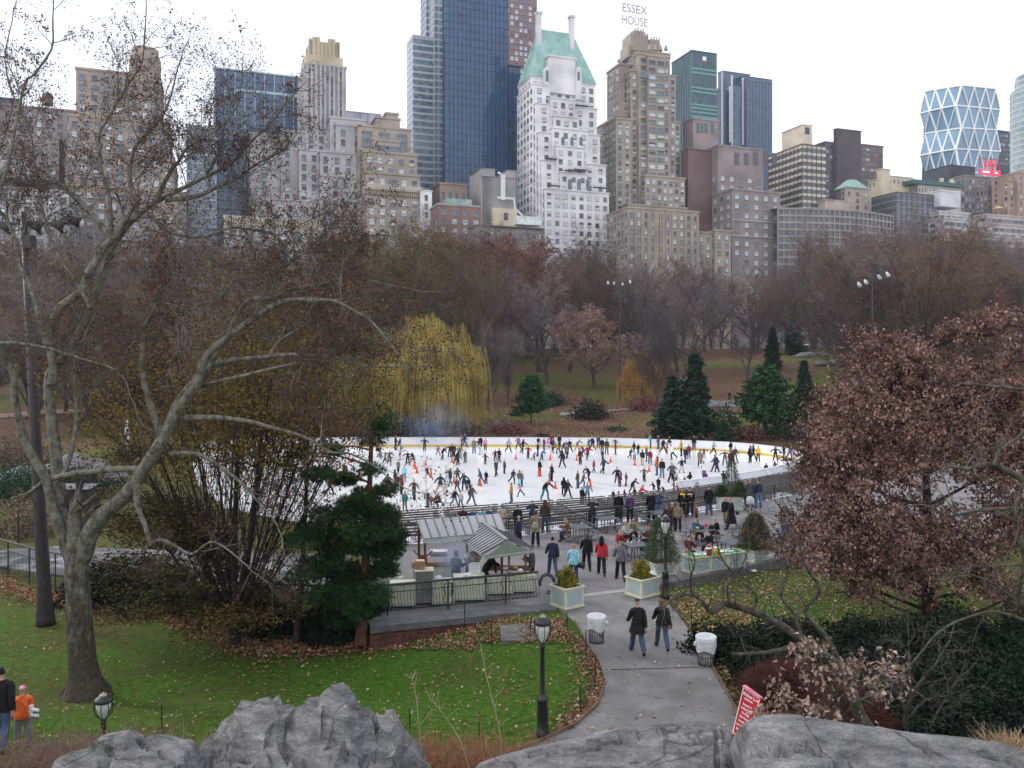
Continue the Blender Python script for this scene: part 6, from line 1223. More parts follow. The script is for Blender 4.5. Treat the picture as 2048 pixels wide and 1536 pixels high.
me = text_mesh('TRUMP', 1, .02, 'lettering', shear=.35, bold=.025); me.materials.append(mat('dark_green_letters', (.015, .09, .07))); o = G(1120, 893, ZI); xs = [v.co.x for v in me.vertices]
add('lettering', me, rk, (o.x, o.y - .12, ZI + .66), (R(90), 0, 0), (66 * o.y / F / (max(xs) - min(xs)), .82, 1))
NRW = [(v.x, v.y) for v in RINK[10:15]]; NRW = [(a, b) for a, b in smooth_pts(NRW, 3)]
q = MB(); polytube_wall(NRW, .12, ZI - .1, ZI + 1.0, q, 0); rk2 = q.build('rink_wall', M_wb); tag(rk2, 'short white dasher wall curving in at the near right end of the rink', 'rink wall'); q = MB(); polytube_wall(NRW, .2, ZI + 1.003, ZI + 1.07, q, -.04); q.build('top_rail', M_wb, rk2)
# ------------------------------------------------------------------ rows of benches between railing and ice
RAIL = [(v.x, v.y) for v in TER_FAR[::-1]]
def resample(pts, n):
    L = [0]
    for a, b in zip(pts, pts[1:]): L.append(L[-1] + math.hypot(b[0] - a[0], b[1] - a[1]))
    out = []
    for k in range(n + 1):
        s = L[-1] * k / n; i = max(j for j in range(len(L)) if L[j] <= s + 1e-9); i = min(i, len(pts) - 2); t = (s - L[i]) / (L[i + 1] - L[i]); out.append((pts[i][0] + (pts[i + 1][0] - pts[i][0]) * t, pts[i][1] + (pts[i + 1][1] - pts[i][1]) * t))
    return out
RA = resample([RAIL[i] for i in range(0, 9)], 26); RB = resample([G(760, 1039, ZI)[:2], G(900, 1028, ZI)[:2], G(1000, 1021, ZI)[:2], G(1200, 1006, ZI)[:2], G(1350, 991, ZI)[:2], G(1480, 972, ZI)[:2], G(1540, 960, ZI)[:2], G(1640, 944, ZI)[:2]], 26)
NR = 9; M_step = mat('terrace_steps', (.34, .34, .36), var=.2, scale=1.5, patch=((.78, .79, .82), 1.4, .44, .08)); M_slat = mat('bench_slats', (.075, .068, .062), var=.35, scale=3, rough=.8); M_leg = mat('bench_concrete', (.22, .22, .23), var=.2)
def rowpt(k, t): i = min(25, int(t * 26)); f = t * 26 - i; a = Vector(RA[i]).lerp(Vector(RA[i + 1]), f); b = Vector(RB[i]).lerp(Vector(RB[i + 1]), f); return a.lerp(b, k)
q = MB()
for k in range(NR + 1):
    k0, k1 = k / (NR + 1), (k + 1) / (NR + 1); z = -.12 - 1.05 * k0
    for i in range(26):
        a, b, c, d = rowpt(k0, i / 26), rowpt(k0, (i + 1) / 26), rowpt(k1, (i + 1) / 26), rowpt(k1, i / 26); q.poly([a, b, c, d], -1.6, z)
tag(q.build('seating_steps', M_step), 'concrete steps with patches of snow between railing and rink', kind='structure')
NS = 11
for k in range(NR):
    kk = (k + .55) / (NR + 1); z = -.12 - 1.05 * k / (NR + 1)
    for s in range(NS):
        a, b = rowpt(kk, (s + .03) / NS), rowpt(kk, (s + .97) / NS); c = (a + b) / 2; d = b - a; L = d.length; d.normalize(); e = empty('slatted_bench', (c.x, c.y, z), math.atan2(d.y, d.x))
        q = MB()
        for j in (-.2, .0, .2): q.box(-L / 2, L / 2, j, j + .08, .42, .46)
        q.build('seat', M_slat, e); q = MB()
        for j in (.34,): q.box(-L / 2, L / 2, -.30, -.26, j + .28, j + .36)
        q.build('backrest', M_slat, e)
        for x in (-L / 2 + .3, L / 2 - .3): q = MB(); q.box(x - .05, x + .05, -.24, .24, 0, .418); q.box(x - .03, x + .03, -.3, -.262, .0, .75); q.build('leg', M_leg, e)
        tag(e, f'slatted bench, {ORD[s + 1]} from left in the {ORD[k + 1]} row below the railing', 'bench', 'rows of slatted benches facing the rink')
# ------------------------------------------------------------------ railings
def railing(name, pts, z, h, lab, post_every=2.4, belly=.0, sp=.13, scroll=True, cat='railing'):
    o = Vector((pts[0][0], pts[0][1], z)); e = empty(name, o); n = max(2, int(sum(math.hypot(b[0] - a[0], b[1] - a[1]) for a, b in zip(pts, pts[1:])) / sp)); rs_ = resample(pts, n); L = [Vector((a - o.x, b - o.y, 0)) for a, b in rs_]
    q = MB(); q.tube([p + Vector((0, 0, h)) for p in L[::4] + [L[-1]]], .05, 8); q.build('handrail', M_blk, e); q = MB(); q.tube([p + Vector((0, 0, h * .74)) for p in L[::4] + [L[-1]]], .02, 4); q.tube([p + Vector((0, 0, .12)) for p in L[::4] + [L[-1]]], .022, 4); q.build('rail', M_blk, e)
    q = MB(); st = int(post_every / sp)
    for i, p in enumerate(L):
        a = L[max(0, i - 1)]; c = L[min(n, i + 1)]; d = (c - a).normalized(); nn = Vector((d.y, -d.x, 0))
        if i % st: 
            P_ = [p + Vector((0, 0, h * .74)), p + Vector((0, 0, h * .55)) + nn * belly * .3, p + Vector((0, 0, h * .33)) + nn * belly, p + Vector((0, 0, .12)) + nn * belly * .4] if belly else [p + Vector((0, 0, h * .74)), p + Vector((0, 0, .12))]
            q.tube(P_, .013, 3, cap=False)
            if i % 2: q.tube([p + Vector((0, 0, h)), p + Vector((0, 0, h * .74))], .008, 3, cap=False)
    q.build('balusters', M_blk, e)
    for i in range(0, n + 1, st):
        p = L[i]; q = MB(); q.tube([p + Vector((0, 0, -.05)), p + Vector((0, 0, h))], .035, 6)
        if scroll:
            d = (L[min(n, i + 1)] - L[max(0, i - 1)]).normalized(); 
            for sg_ in (-1, 1): q.tube([p + d * .10 * sg_ + Vector((0, 0, h * .9)), p + d * .2 * sg_ + Vector((0, 0, h * .72)), p + d * .12 * sg_ + Vector((0, 0, h * .5)), p + d * .2 * sg_ + Vector((0, 0, h * .28)), p + d * .08 * sg_ + Vector((0, 0, .14))], .02, 5, cap=False)
        q.build('post', M_blk, e)
    return tag(e, lab, cat)
railing('iron_railing', RAIL[:10], 0, 1.08, 'long black iron railing along the rink side of the terrace', 2.6, 0, .13)
r0, r1 = G(775, 1233), G(1076, 1203); fr = railing('iron_railing', [(r0.x, r0.y), (r1.x, r1.y)], .1, 1.12, 'black iron railing with bowed balusters in front of the food stand', 2.45, .22, .125)
q = MB()
for rr in (.42, .34):
    c_ = Vector((r1.x - r0.x + .38, r1.y - r0.y, .62)); q.tube([c_ + Vector((math.cos(a) * rr * .8, .05, math.sin(a) * rr)) for a in [i * math.pi / 8 - 1.7 for i in range(14)]], .03, 6)
q.build('scroll_end', M_blk, fr)
rb = G(742, 1170); railing('iron_railing', [(r0.x, r0.y), (r0.x - 1.6, r0.y + 3.6)], .1, 1.1, 'short side railing running back from the corner of the food stand', 2.0, 0, .13)
# left picket fence
FL = [G(a, b, -.85) for a, b in ((-160, 1095), (-60, 1127), (0, 1148), (76, 1173), (200, 1200), (330, 1226), (454, 1250), (630, 1259), (735, 1256))]
railing('picket_fence', [(v.x, v.y) for v in FL], -.85, 1.75, 'tall black iron picket fence behind the sycamore and hornbeam', 2.3, 0, .14, False, 'fence')
gt = empty('metal_gate', G(58, 1088, -.85)); k = 1
q = MB()
for x in (-.65, .65): q.box(x - .04, x + .04, -.04, .04, 0, 2.0)
for z in (.1, .9, 1.6, 1.95): q.box(-.61, .61, -.025, .025, z, z + .06)
q.build('gate_frame', M_blk, gt); q = MB()
for i in range(11): q.box(-.56 + i * .11, -.54 + i * .11, -.01, .01, .161, 1.599)
q.build('bars', M_blk, gt); q = MB(); q.beam((-.6, -.05, .2), (.6, -.05, .88), .04); q.build('brace', M_blk, gt); tag(gt, 'dark iron gate beside the light mast at the left', 'gate')
# low wire fence round the lawn
WF = [(930, 1245), (983, 1284), (1060, 1278), (1135, 1266), (1172, 1320), (1190, 1376), (1162, 1428), (1095, 1474), (957, 1480), (821, 1476), (640, 1470), (480, 1470), (325, 1468)]
wf = empty('wire_fence', G(*WF[0])); o = wf.location.copy(); pw = [G(x, y) - o for x, y in WF]; q = MB()
for a, b in zip(pw, pw[1:]):
    n = int((b - a).length / .10)
    for i in range(n): p = a.lerp(b, i / n); q.tube([p + Vector((0, 0, .05)), p + Vector((0, 0, .62))], .0022, 3, cap=False)
    for z in (.08, .25, .43, .61): q.tube([a + Vector((0, 0, z)), b + Vector((0, 0, z))], .0025, 3, cap=False)
q.build('wire_mesh', M_blk, wf)
for i, p in enumerate(pw): q = MB(); t = Vector((.03 * (i % 3 - 1), 0, 0)); q.tube([p + Vector((0, 0, -.2)), p + t + Vector((0, 0, .78 if i not in (4, 5) else 1.0))], .018, 5); q.build('post', M_blk, wf)
tag(wf, 'low black wire mesh fence curving round the left lawn', 'fence')
for i, (a, b, lab) in enumerate((((1383, 1262), 46, 'short black stake beside the right edge of the path'), ((1398, 1145), 36, 'short black stake left of the green topped counter'), ((1474, 1140), 38, 'short black stake in front of the right counter end'))): p = G(*a); q = MB(); q.tube([(0, 0, -.2), (0, 0, b * p.y / F)], .02, 5); o = q.build('stake', M_blk); o.location = p; tag(o, lab, 'stake')
# ------------------------------------------------------------------ lamp posts
M_lg = mat('lantern_glass', (.62, .64, .62), rough=.25, var=.08)
def lamp_post(base, H, lab):
    e = empty('lamp_post', base); q = MB(); q.lathe([(.19, -.1), (.19, .06), (.15, .1), (.135, H * .27), (.155, H * .275), (.16, H * .30), (.10, H * .31), (.08, H * .34), (.062, H * .36), (.055, H * .72), (.075, H * .725), (.06, H * .75)], 12); q.build('pole', M_blk, e, True)
    z = H * .76; h = H - z; q = MB(); q.lathe([(.06, z - .01), (.08, z + .05 * h), (.17, z + .4 * h), (.19, z + .62 * h)], 8); ln = q.build('lantern_glass', M_lg, e, True)
    q = MB()
    for i in range(8): a = i * math.pi / 4 + .2; q.tube([(math.cos(a) * r, math.sin(a) * r, zz) for r, zz in ((.07, z), (.20, z + .2 * h), (.24, z + .45 * h), (.20, z + .66 * h))], .012, 4)
    q.build('cage', M_blk, e); q = MB(); q.lathe([(.06, z - .05), (.085, z)], 8); q.lathe([(.22, z + .64 * h), (.24, z + .70 * h), (.20, z + .78 * h), (.12, z + .86 * h), (.11, z + .88 * h)], 12); cp = q.build('cap', M_blk, e, True); q = MB(); q.lathe([(.10, z + .885 * h), (.09, z + .93 * h), (.02, z + .96 * h), (.03, z + h)], 10); q.build('finial', mat('weathered_zinc', (.30, .30, .27), var=.3), cp, True)
    return tag(e, lab, 'lamp post', 'park lamp posts')
lamp_post(G(1085, 1468), 3.18, 'black park lamp post standing on the lawn left of the path'); lamp_post(G(1331, 1192), 3.45, 'black park lamp post at the terrace edge beside the right planter'); v = P(207, 1385, 21); lamp_post(Vector((v.x, v.y, -1.3)), v.z + 1.3, 'park lamp seen from above between brush and sycamore'); v = at_hill(1570, 830); lamp_post(v, 4, 'distant lamp post below the open lawn')
# ------------------------------------------------------------------ litter bins
M_ln = mat('bin_liner', (.62, .63, .66), rough=.4, var=.1, scale=6, bump=.5, bscale=12); M_wire = mat('bin_wire', (.05, .05, .055)); M_gb = mat('bagged_rubbish', (.22, .21, .22), rough=.4, var=.5, scale=6)
def bin_(base, lab, sd):
    e = empty('litter_bin', base); r_ = random.Random(sd); q = MB(); 
    for i in range(20): a = i * math.pi / 10; q.tube([(math.cos(a) * .25, math.sin(a) * .25, 0), (math.cos(a) * .30, math.sin(a) * .30, .86)], .008, 3)
    for z, r in ((.02, .25), (.3, .268), (.58, .284), (.86, .30)): q.tube([(math.cos(a) * r, math.sin(a) * r, z) for a in [i * math.pi / 8 for i in range(17)]], .01, 4)
    q.build('wire_basket', M_wire, e); q = MB(); q.lathe([(.20, .02), (.245, .05), (.27, .5)], 14); q.build('rubbish_bag', M_gb, e, True)
    q = MB(); pr = [(.26, .93), (.24, .80), (.05, .72)]; q.lathe(pr, 16, cap=False); q.lathe([(.31, .46), (.335, .62), (.33, .8), (.345, .92), (.31, .95), (.26, .93)], 16, cap=False)
    for i in range(len(q.v)): x, y, z = q.v[i]; k = 1 + .05 * math.sin(math.atan2(y, x) * 5 + sd) * (1 if z < .9 else 0); q.v[i] = (x * k, y * k, z + (.06 * math.sin(math.atan2(y, x) * 3 + sd) if z < .5 else 0))
    ln = q.build('white_liner', M_ln, e, True); q = MB(); q.lathe([(.02, .62), (.07, .66), (.05, .74), (.02, .78)], 8, (-.36 if sd % 2 else .36, -.05)); q.build('liner_knot', M_ln, ln, True); return tag(e, lab, 'litter bin', 'litter bins beside the path')
bin_(G(1193, 1284), 'wire litter bin with white liner at the left of the path', 2); bin_(G(1412, 1329), 'wire litter bin with knotted white liner at the right of the path', 1)
# ------------------------------------------------------------------ planters and their plants
M_cr = mat('cream_paint', (.56, .56, .43), rough=.5, var=.06); M_bl = mat('blue_grey_panel', (.34, .42, .43), rough=.5, var=.08, scale=3); M_soil = mat('soil', (.04, .03, .025))
def planter(c, w, d, h, rz, lab, name='planter', cat='planter', top=None, grp='cream and blue planters'):
    e = empty(name, c, R(rz)); q = MB(); t = .09; q.box(-w / 2, w / 2, -d / 2, d / 2, .06, h - .06); q.box(-w / 2 - .05, w / 2 + .05, -d / 2 - .05, d / 2 + .05, h - .06, h); q.box(-w / 2 - .03, w / 2 + .03, -d / 2 - .03, d / 2 + .03, .02, .10); q.build('box_frame', M_cr, e)
    nw = max(1, round(w / .9))
    for i in range(nw):
        x0 = -w / 2 + w * i / nw + t; x1 = -w / 2 + w * (i + 1) / nw - t
        for y0, y1 in ((-d / 2 - .006, -d / 2 + .01), (d / 2 - .01, d / 2 + .006)): q = MB(); q.box(x0, x1, y0, y1, .16, h - .14); q.build('panel', M_bl, e)
    for x0, x1 in ((-w / 2 - .006, -w / 2 + .01), (w / 2 - .01, w / 2 + .006)): q = MB(); q.box(x0, x1, -d / 2 + t, d / 2 - t, .16, h - .14); q.build('panel', M_bl, e)
    q = MB(); q.box(-w / 2 + .04, w / 2 - .04, -d / 2 + .04, d / 2 - .04, h, h + .01); q.build('soil' if top is None else 'top_board', top or M_soil, e)
    if cat == 'planter':
        q = MB()
        for x in (-w / 2 + .08, w / 2 - .08):
            for y in (-d / 2 + .08, d / 2 - .08): q.box(x - .04, x + .04, y - .04, y + .04, -.01, .055)
        q.build('feet', M_blk, e)
    return tag(e, lab, cat, grp)
p1 = G(1134, 1212); p2 = G(1285, 1190); p3 = G(1459, 1019); p4 = G(1322, 1148); p5 = G(1510, 1122); p6 = G(786, 1085)
planter(p1, .95, .95, .86, 36, 'square cream planter with blue grey panels at the left of the path end'); planter(p2, 1.1, .9, .80, 38, 'square cream planter at the right of the path end'); planter(p3, 1.5, .9, .9, 6, 'large cream planter against the rink railing'); planter(p4, 1.15, .8, .6, 22, 'cream planter behind the terrace lamp post'); planter(p5, .95, .85, .62, 28, 'cream planter at the right end of the green topped counter'); planter(p6, .9, .9, .9, 35, 'cream planter half hidden by the pine left of the food stand')
GB = mat('gold_box_leaves', (.10, .13, .02), var=.5, scale=3, col2=(.36, .30, .03)); CH = mat('green_fir_needles', (.03, .075, .03), var=.5, scale=3, col2=(.075, .12, .045))
put_bush('box_shrub', p1 + Vector((0, 0, .87)), .40, .40, .62, 2600, .08, GB, 'rounded golden green shrub in the left path planter', 5, 'shrub'); put_bush('box_shrub', p2 + Vector((-.05, 0, .81)), .40, .38, .60, 2600, .08, GB, 'bushy golden green shrub in the right path planter', 6, 'shrub')
def firm(c, h, r, lab, seed, n=5200, m=CH, name='fir_shrub', pw_=.9):
    e = empty(name, c); rs_ = random.Random(seed); C, T = MB(), MB(); T.tube([(0, 0, -.2), (0, 0, h * .95)], [.05, .012], 5)
    for i in range(n):
        t = rs_.random() ** 1.3; rr = r * (1 - t) ** pw_ * rs_.uniform(.3, 1.05) + .02; a = rs_.uniform(0, 6.283); p = Vector((math.cos(a) * rr, math.sin(a) * rr, t * h)); dd = Vector((math.cos(a), math.sin(a), .3)) + rdir(rs_) * .6; dd.normalize(); u = dd.orthogonal().normalized() * .012
        for k in range(2): C.face([p - u, p + u, p + (dd + rdir(rs_) * .4) * .13])
    T.build('trunk', BK, e); C.build('foliage', m, e); return tag(e, lab, 'evergreen shrub')
firm(p3 + Vector((.15, 0, .9)), 2.9, .75, 'slim christmas tree with sparse top in the planter by the railing', 1, 2600); firm(p3 + Vector((-.55, 0, .88)), .75, .5, 'low rounded fir beside the christmas tree', 2, 2400, pw_=.45); firm(p3 + Vector((.7, 0, .88)), .9, .45, 'second low fir right of the christmas tree', 6, 2000, pw_=.45)
firm(p4 + Vector((0, 0, .6)), 2.0, .85, 'loose bushy fir behind the terrace lamp post', 3, 3600, pw_=.5); firm(p5 + Vector((0, 0, .6)), 1.75, .85, 'round bushy fir at the right end of the counter', 4, 4600, mat('fir_red_tint', (.03, .06, .022), var=.5, scale=2, col2=(.11, .10, .035)), pw_=.45)
M_gt = mat('green_baize', (.03, .20, .06), var=.12, scale=2)
cc = G(1428, 1140); ct = planter(cc, 3.0, .8, .82, 25, 'long cream counter with a green top on the right of the terrace', 'serving_counter', 'counter', M_gt, None)
for x in (-.75, .75): q = MB(); q.lathe([(.30, .836), (.30, .84)], 14, (x, 0), sx=1.3, sy=.7); q.lathe([(.17, .841), (.17, .845)], 12, (x, 0), 1, sx=1.2, sy=.8); q.build('round_emblem', [mat('white_print', (.7, .72, .7)), mat('blue_print', (.25, .36, .42))], ct)
def pail(c, m, lab):
    e = empty('pail', c); q = MB(); q.lathe([(.11, 0), (.16, .3)], 12); q.build('body', m, e, True); q = MB(); q.lathe([(.165, .3), (.17, .33), (.05, .36)], 12); q.build('lid', M_wb, e, True); q = MB(); q.tube([(.15 * math.cos(a), 0, .32 + .15 * math.sin(a)) for a in [i * math.pi / 8 for i in range(9)]], .012, 4); q.build('handle', M_wb, e); tag(e, lab, 'pail')
z_ = .835; pail(G(1418, 1106, z_ + .1) * 1 + Vector((0, 0, -.1)), mat('red_pail', (.35, .03, .03)), 'red pail with white lid on the green topped counter'); pail(G(1434, 1104, z_ + .1) + Vector((0, 0, -.1)), mat('yellow_pail', (.62, .42, .02)), 'yellow pail with white lid on the green topped counter')
# ------------------------------------------------------------------ picnic tables
M_tab = mat('table_mesh', (.075, .085, .10), rough=.35, var=.12, spec=.5)
def table(px, py, rz, lab):
    c = G(px, py, .75); c.z = 0; e = empty('picnic_table', c, R(rz)); q = MB(); q.box(-.6, .6, -.6, .6, .72, .75); q.build('tabletop', M_tab, e)
    for i in range(4):
        a = i * math.pi / 2; M_ = Matrix.Rotation(a, 4, 'Z'); q = MB(); q.obox(M_ @ Matrix.Translation((0, -.95, .44)), 1.1, .28, .03); q.build('seat', M_tab, e)
        q = MB()
        for x in (-.38, .38): q.tube([M_ @ Vector(v) for v in ((x * .9, -.45, .71), (x * .9, -.45, .12), (x, -.62, .03), (x, -.88, .05), (x, -.98, .16), (x, -.96, .42))], .022, 6)
        q.build('leg', M_blk, e)
    return tag(e, lab, 'picnic table', 'black metal picnic tables on the terrace')
for i, (px, py, rz, lab) in enumerate(((1212, 1035, 20, 'black picnic table in front of the railing left of the tall man'), (1158, 1053, 15, 'black picnic table with the seated brown jacket'), (1318, 1024, 18, 'black picnic table behind the terrace lamp top'), (1272, 1088, 22, 'picnic table with the red jacket group around it'), (1302, 1062, 20, 'empty picnic table behind the seated group'), (1402, 1058, 25, 'picnic table covered with bags beside the white cap'), (1466, 1083, 28, 'empty picnic table behind the green topped counter'), (1500, 1050, 30, 'picnic table with the white hat at the right'))): table(px, py, rz, lab)
M_y2 = mat('yellow_bag', (.5, .42, .08)); M_r2 = mat('red_bag', (.4, .05, .07))
def lump(name, c, r, m, lab, cat, seed=1, sz=.8):
    bm = bmesh.new(); bmesh.ops.create_icosphere(bm, subdivisions=2, radius=r)
    for v in bm.verts: k = 1 + .3 * noise.noise(v.co * 6 + Vector((seed, 0, 0))); v.co *= k; v.co.z = max(-r * .6, v.co.z * sz)
    for f in bm.faces: f.smooth = True
    me = bpy.data.meshes.new(name); bm.to_mesh(me); bm.free(); me.materials.append(m); return tag(add(name, me, None, Vector(c) + Vector((0, 0, r * .6))), lab, cat)
for i, (px, py, m, lab) in enumerate(((1394, 1058, M_y2, 'yellow jacket heaped on the picnic table'), (1405, 1056, mat('navy_bag', (.03, .03, .08)), 'navy bag heaped on the picnic table'), (1412, 1053, M_r2, 'red bag heaped on the picnic table'))): lump('bag', G(px, py, .75), .13, m, lab, 'bag', i)
for i, (px, py, lab) in enumerate(((1256, 1085, 'white cup left on the group table'), (1263, 1087, 'white cup in the middle of the group table'), (1278, 1084, 'white cup right on the group table'))): q = MB(); q.lathe([(.035, 0), (.045, .11)], 8); o = q.build('cup', M_wb); o.location = G(px, py, .75); tag(o, lab, 'cup')
lump('plastic_bag', G(1303, 1158), .28, M_ln, 'white plastic bags lying behind the right planter', 'plastic bag', 5); lump('plastic_bag', G(1508, 1145, -.2), .14, M_ln, 'small white plastic bag on the right lawn edge', 'plastic bag', 7, .5)
# stroller
e = empty('stroller', G(1500, 1024)); q = MB(); q.lathe([(.1, .45), (.24, .55), (.26, .8), (.2, .98), (.03, 1.05)], 12, sx=1, sy=1.1); q.build('hood', mat('stroller_grey', (.45, .46, .48)), e, True); q = MB()
for x in (-.2, .2): q.tube([(x, -.35, .1), (x, .05, .55), (x, .4, 1.05)], .015, 5); q.tube([(x, .35, .1), (x, .0, .5)], .015, 5)
q.tube([(-.2, .4, 1.05), (.2, .4, 1.05)], .018, 5); q.build('frame', M_blk, e)
for x in (-.22, .22):
    for y in (-.36, .36): q = MB(); q.tube([(x - .02, y, .1), (x + .02, y, .1)], .1, 12); q.build('wheel', M_blk, e)
tag(e, 'grey pushchair parked by the railing', 'pushchair')
# ------------------------------------------------------------------ food stand
M_roof = mat('standing_seam_roof', (.30, .30, .32), rough=.35, var=.08, scale=1, spec=.5); M_rib = mat('roof_seam', (.12, .12, .13)); M_gr = mat('pale_green_paint', (.42, .50, .43), rough=.5, var=.08); M_wood = mat('brown_wood', (.16, .07, .04), var=.3, scale=4); M_ss = mat('stainless_steel', (.30, .31, .31), rough=.3, metal=.6, var=.15)
def quadroof(e, a, b, c, d, n, th=.06, name='roof'):
    """a-b high edge, d-c low edge"""
    q = MB(); dn = Vector((0, 0, -th)); q.face([d, c, b, a]); q.face([v + dn for v in (a, b, c, d)])
    for u, v in ((a, b), (b, c), (c, d), (d, a)): q.face([u, v, v + dn, u + dn])
    r = q.build(name, M_roof, e); q = MB()
    for i in range(n + 1): t = i / n; q.beam(a.lerp(b, t) + Vector((0, 0, .02)), d.lerp(c, t) + Vector((0, 0, .02)), .03, .05)
    q.build('seam', M_rib, r); return r
st = empty('food_stand', G(900, 1150)); o = st.location.copy(); A, B_, C_, D_2 = [G(*v) - o for v in ((832, 1040, 2.75), (1000, 1027, 2.75), (1012, 1062, 2.25), (846, 1077, 2.25))]; quadroof(st, A, B_, C_, D_2, 10)
for px, py, z in ((850, 1078, 2.2), (1004, 1064, 2.2), (838, 1046, 2.6)): t = G(px, py, z) - o; q = MB(); q.box(t.x - .05, t.x + .05, t.y - .05, t.y + .05, 0, z); q.build('post', M_wood, st)
q = MB(); t = (D_2 + C_) / 2; 
q.beam(D_2 + Vector((0, 0, -.14)), C_ + Vector((0, 0, -.14)), .05, .14); q.build('fascia', M_gr, st)
def cabinet(px, py, w, d, h, rz, lab, m1=M_gr, name='cabinet', topm=M_cr, top=.04):
    e = empty(name, G(px, py, .0), R(rz)); q = MB(); q.box(-w / 2, w / 2, -d / 2, d / 2, .08, h); q.build('body', m1, e); q = MB(); q.box(-w / 2 - .03, w / 2 + .03, -d / 2 - .03, d / 2 + .03, h + .001, h + top); q.build('top', topm, e)
    q = MB(); q.box(-w / 2 + .05, w / 2 - .05, -d / 2 + .05, d / 2 - .05, 0, .079); q.build('base', M_blk, e); q = MB(); q.box(-w / 2 + .08, w / 2 - .08, -d / 2 - .012, -d / 2 + .01, .18, h - .1); q.build('door', M_cr if m1 is M_gr else m1, e); return tag(e, lab, 'cabinet')
cabinet(868, 1172, 1.9, .6, .92, 8, 'green counter with brown top under the rear canopy', topm=M_wood, name='serving_counter'); cabinet(848, 1206, .72, .6, 1.35, 8, 'tall stainless steel cart with a wooden box on top', M_ss, 'steel_cart', M_cr); cabinet(806, 1212, 1.0, .6, .95, 6, 'pale green cabinet at the left end of the food stand', m1=M_gr); cabinet(884, 1208, .8, .6, .95, 6, 'pale green cabinet right of the steel cart'); cabinet(938, 1200, 1.25, .6, 1.0, 6, 'wide pale green cabinet in the middle of the stand'); cabinet(1000, 1188, 1.1, .5, .72, 6, 'low pale green cabinet under the gabled canopy'); cabinet(1046, 1184, .95, .5, .72, 6, 'low pale green cabinet at the right end of the stand')
g2 = empty('gabled_stand', G(1000, 1170)); o = g2.location.copy(); RF, RR_ = G(1013, 1080, 2.55) - o, G(966, 1045, 2.55) - o; LF_, LR_ = G(962, 1109, 1.95) - o, G(921, 1076, 1.95) - o; PF, PR = G(1068, 1097, 1.95) - o, G(1016, 1064, 1.95) - o
quadroof(g2, RR_, RF, LF_, LR_, 11); quadroof(g2, RF, RR_, PR, PF, 11); q = MB(); n_ = Vector((0, .06, -.07)); q.face([RF + n_, LF_ + n_ + Vector((.1, 0, -.1)), PF + n_ + Vector((-.1, 0, -.1))]); q.face([RF + n_ * 2, PF + n_ * 2 + Vector((-.1, 0, -.1)), LF_ + n_ * 2 + Vector((.1, 0, -.1))]); q.beam(LF_ + Vector((.05, .05, -.12)), PF + Vector((-.05, .05, -.12)), .08, .1); q.build('gable_panel', M_gr, g2)
q = MB(); q.beam(RF + Vector((0, 0, .03)), RR_ + Vector((0, 0, .03)), .16, .04); q.build('ridge_cap', M_roof, g2)
for t in (LF_.lerp(PF, .52) + Vector((0, .5, 0)), PF + Vector((-.35, .4, 0)), LR_ + Vector((.3, -.2, 0)), PR + Vector((-.3, -.2, 0))): q = MB(); q.box(t.x - .045, t.x + .045, t.y - .045, t.y + .045, .0, t.z - .12); q.build('post', M_wood, g2)
q = MB(); t = LF_.lerp(PF, .5); q.box(t.x - 1.1, t.x + 1.0, t.y + 1.0, t.y + 1.7, .9, .95); q.build('worktop', M_wood, g2)
tag(st, 'food stand with a long grey sheet metal canopy on brown posts', 'food stand'); tag(g2, 'food stand with a gabled standing seam roof and green gable', 'food stand')
q = MB(); q.box(-.2, .2, -.2, .2, 0, .3); o_ = q.build('wooden_box', mat('pale_wood', (.34, .2, .12), var=.25, scale=6)); v = G(840, 1137, 1.39); o_.location = v; tag(o_, 'round edged wooden box on top of the steel cart', 'box'); q = MB(); q.box(-.16, .16, -.16, .16, .301, .34); q.build('lid', mat('pale_wood_lid', (.55, .42, .30)), o_)
q = MB(); q.box(-.38, .38, -.25, .25, 0, .25); o_ = q.build('tray_box', M_wb); o_.location = G(878, 1112, .97); tag(o_, 'long white insulated box on the rear counter', 'box'); q = MB(); q.box(-.36, .36, -.256, -.251, .03, .15); q.build('label_strip', mat('grey_strip', (.3, .33, .35)), o_)
e = empty('menu_board', G(950, 1147, 1.05)); q = MB(); q.box(-.22, .22, 0, .02, 0, .45); q.build('board', M_wb, e); q = MB()
for i in range(4): q.box(-.17, .17 - .06 * (i % 2), -.004, -.001, .36 - i * .09, .38 - i * .09)
q.build('print', mat('grey_print', (.25, .26, .30)), e); tag(e, 'white board with grey printing propped on the middle cabinet', 'menu board')
lump('rubbish_bag', G(945, 1128, .95), .42, mat('clear_bag', (.42, .36, .34), rough=.3, var=.4, scale=5), 'big clear bag of buns under the gabled roof', 'bag', 9, .7); lump('rubbish_bag', G(936, 1158, .95), .2, M_ln, 'small clear plastic bag on the middle cabinet', 'plastic bag', 10); lump('paper_towels', G(876, 1162, .98), .17, M_ln, 'white paper heap on the cabinet beside the cart', 'paper', 11)
for i, (px, py) in enumerate(((1010, 1140), (1018, 1146), (1030, 1138), (1040, 1144))): lump('food_tray', G(px, py, .96), .13, (M_wb, M_ss, mat('bun', (.45, .28, .12)), M_wb)[i], 'foil food tray, %s from left on the gabled stand worktop' % ORD[i + 1], 'food tray', 20 + i, .5)
e = empty('fire_basket', G(846, 1128, .95)); q = MB(); q.lathe([(.12, 0), (.2, .1), (.17, .34), (.2, .38)], 12); q.build('bowl', mat('terracotta', (.26, .10, .06)), e, True); q = MB()
for sg_ in (-1, 1): q.tube([(0, 0, .36), (sg_ * .25, 0, .42), (sg_ * .42, 0, .6)], .03, 5)
q.build('handles', M_blk, e); tag(e, 'terracotta bowl with black horns on the rear counter', 'bowl')
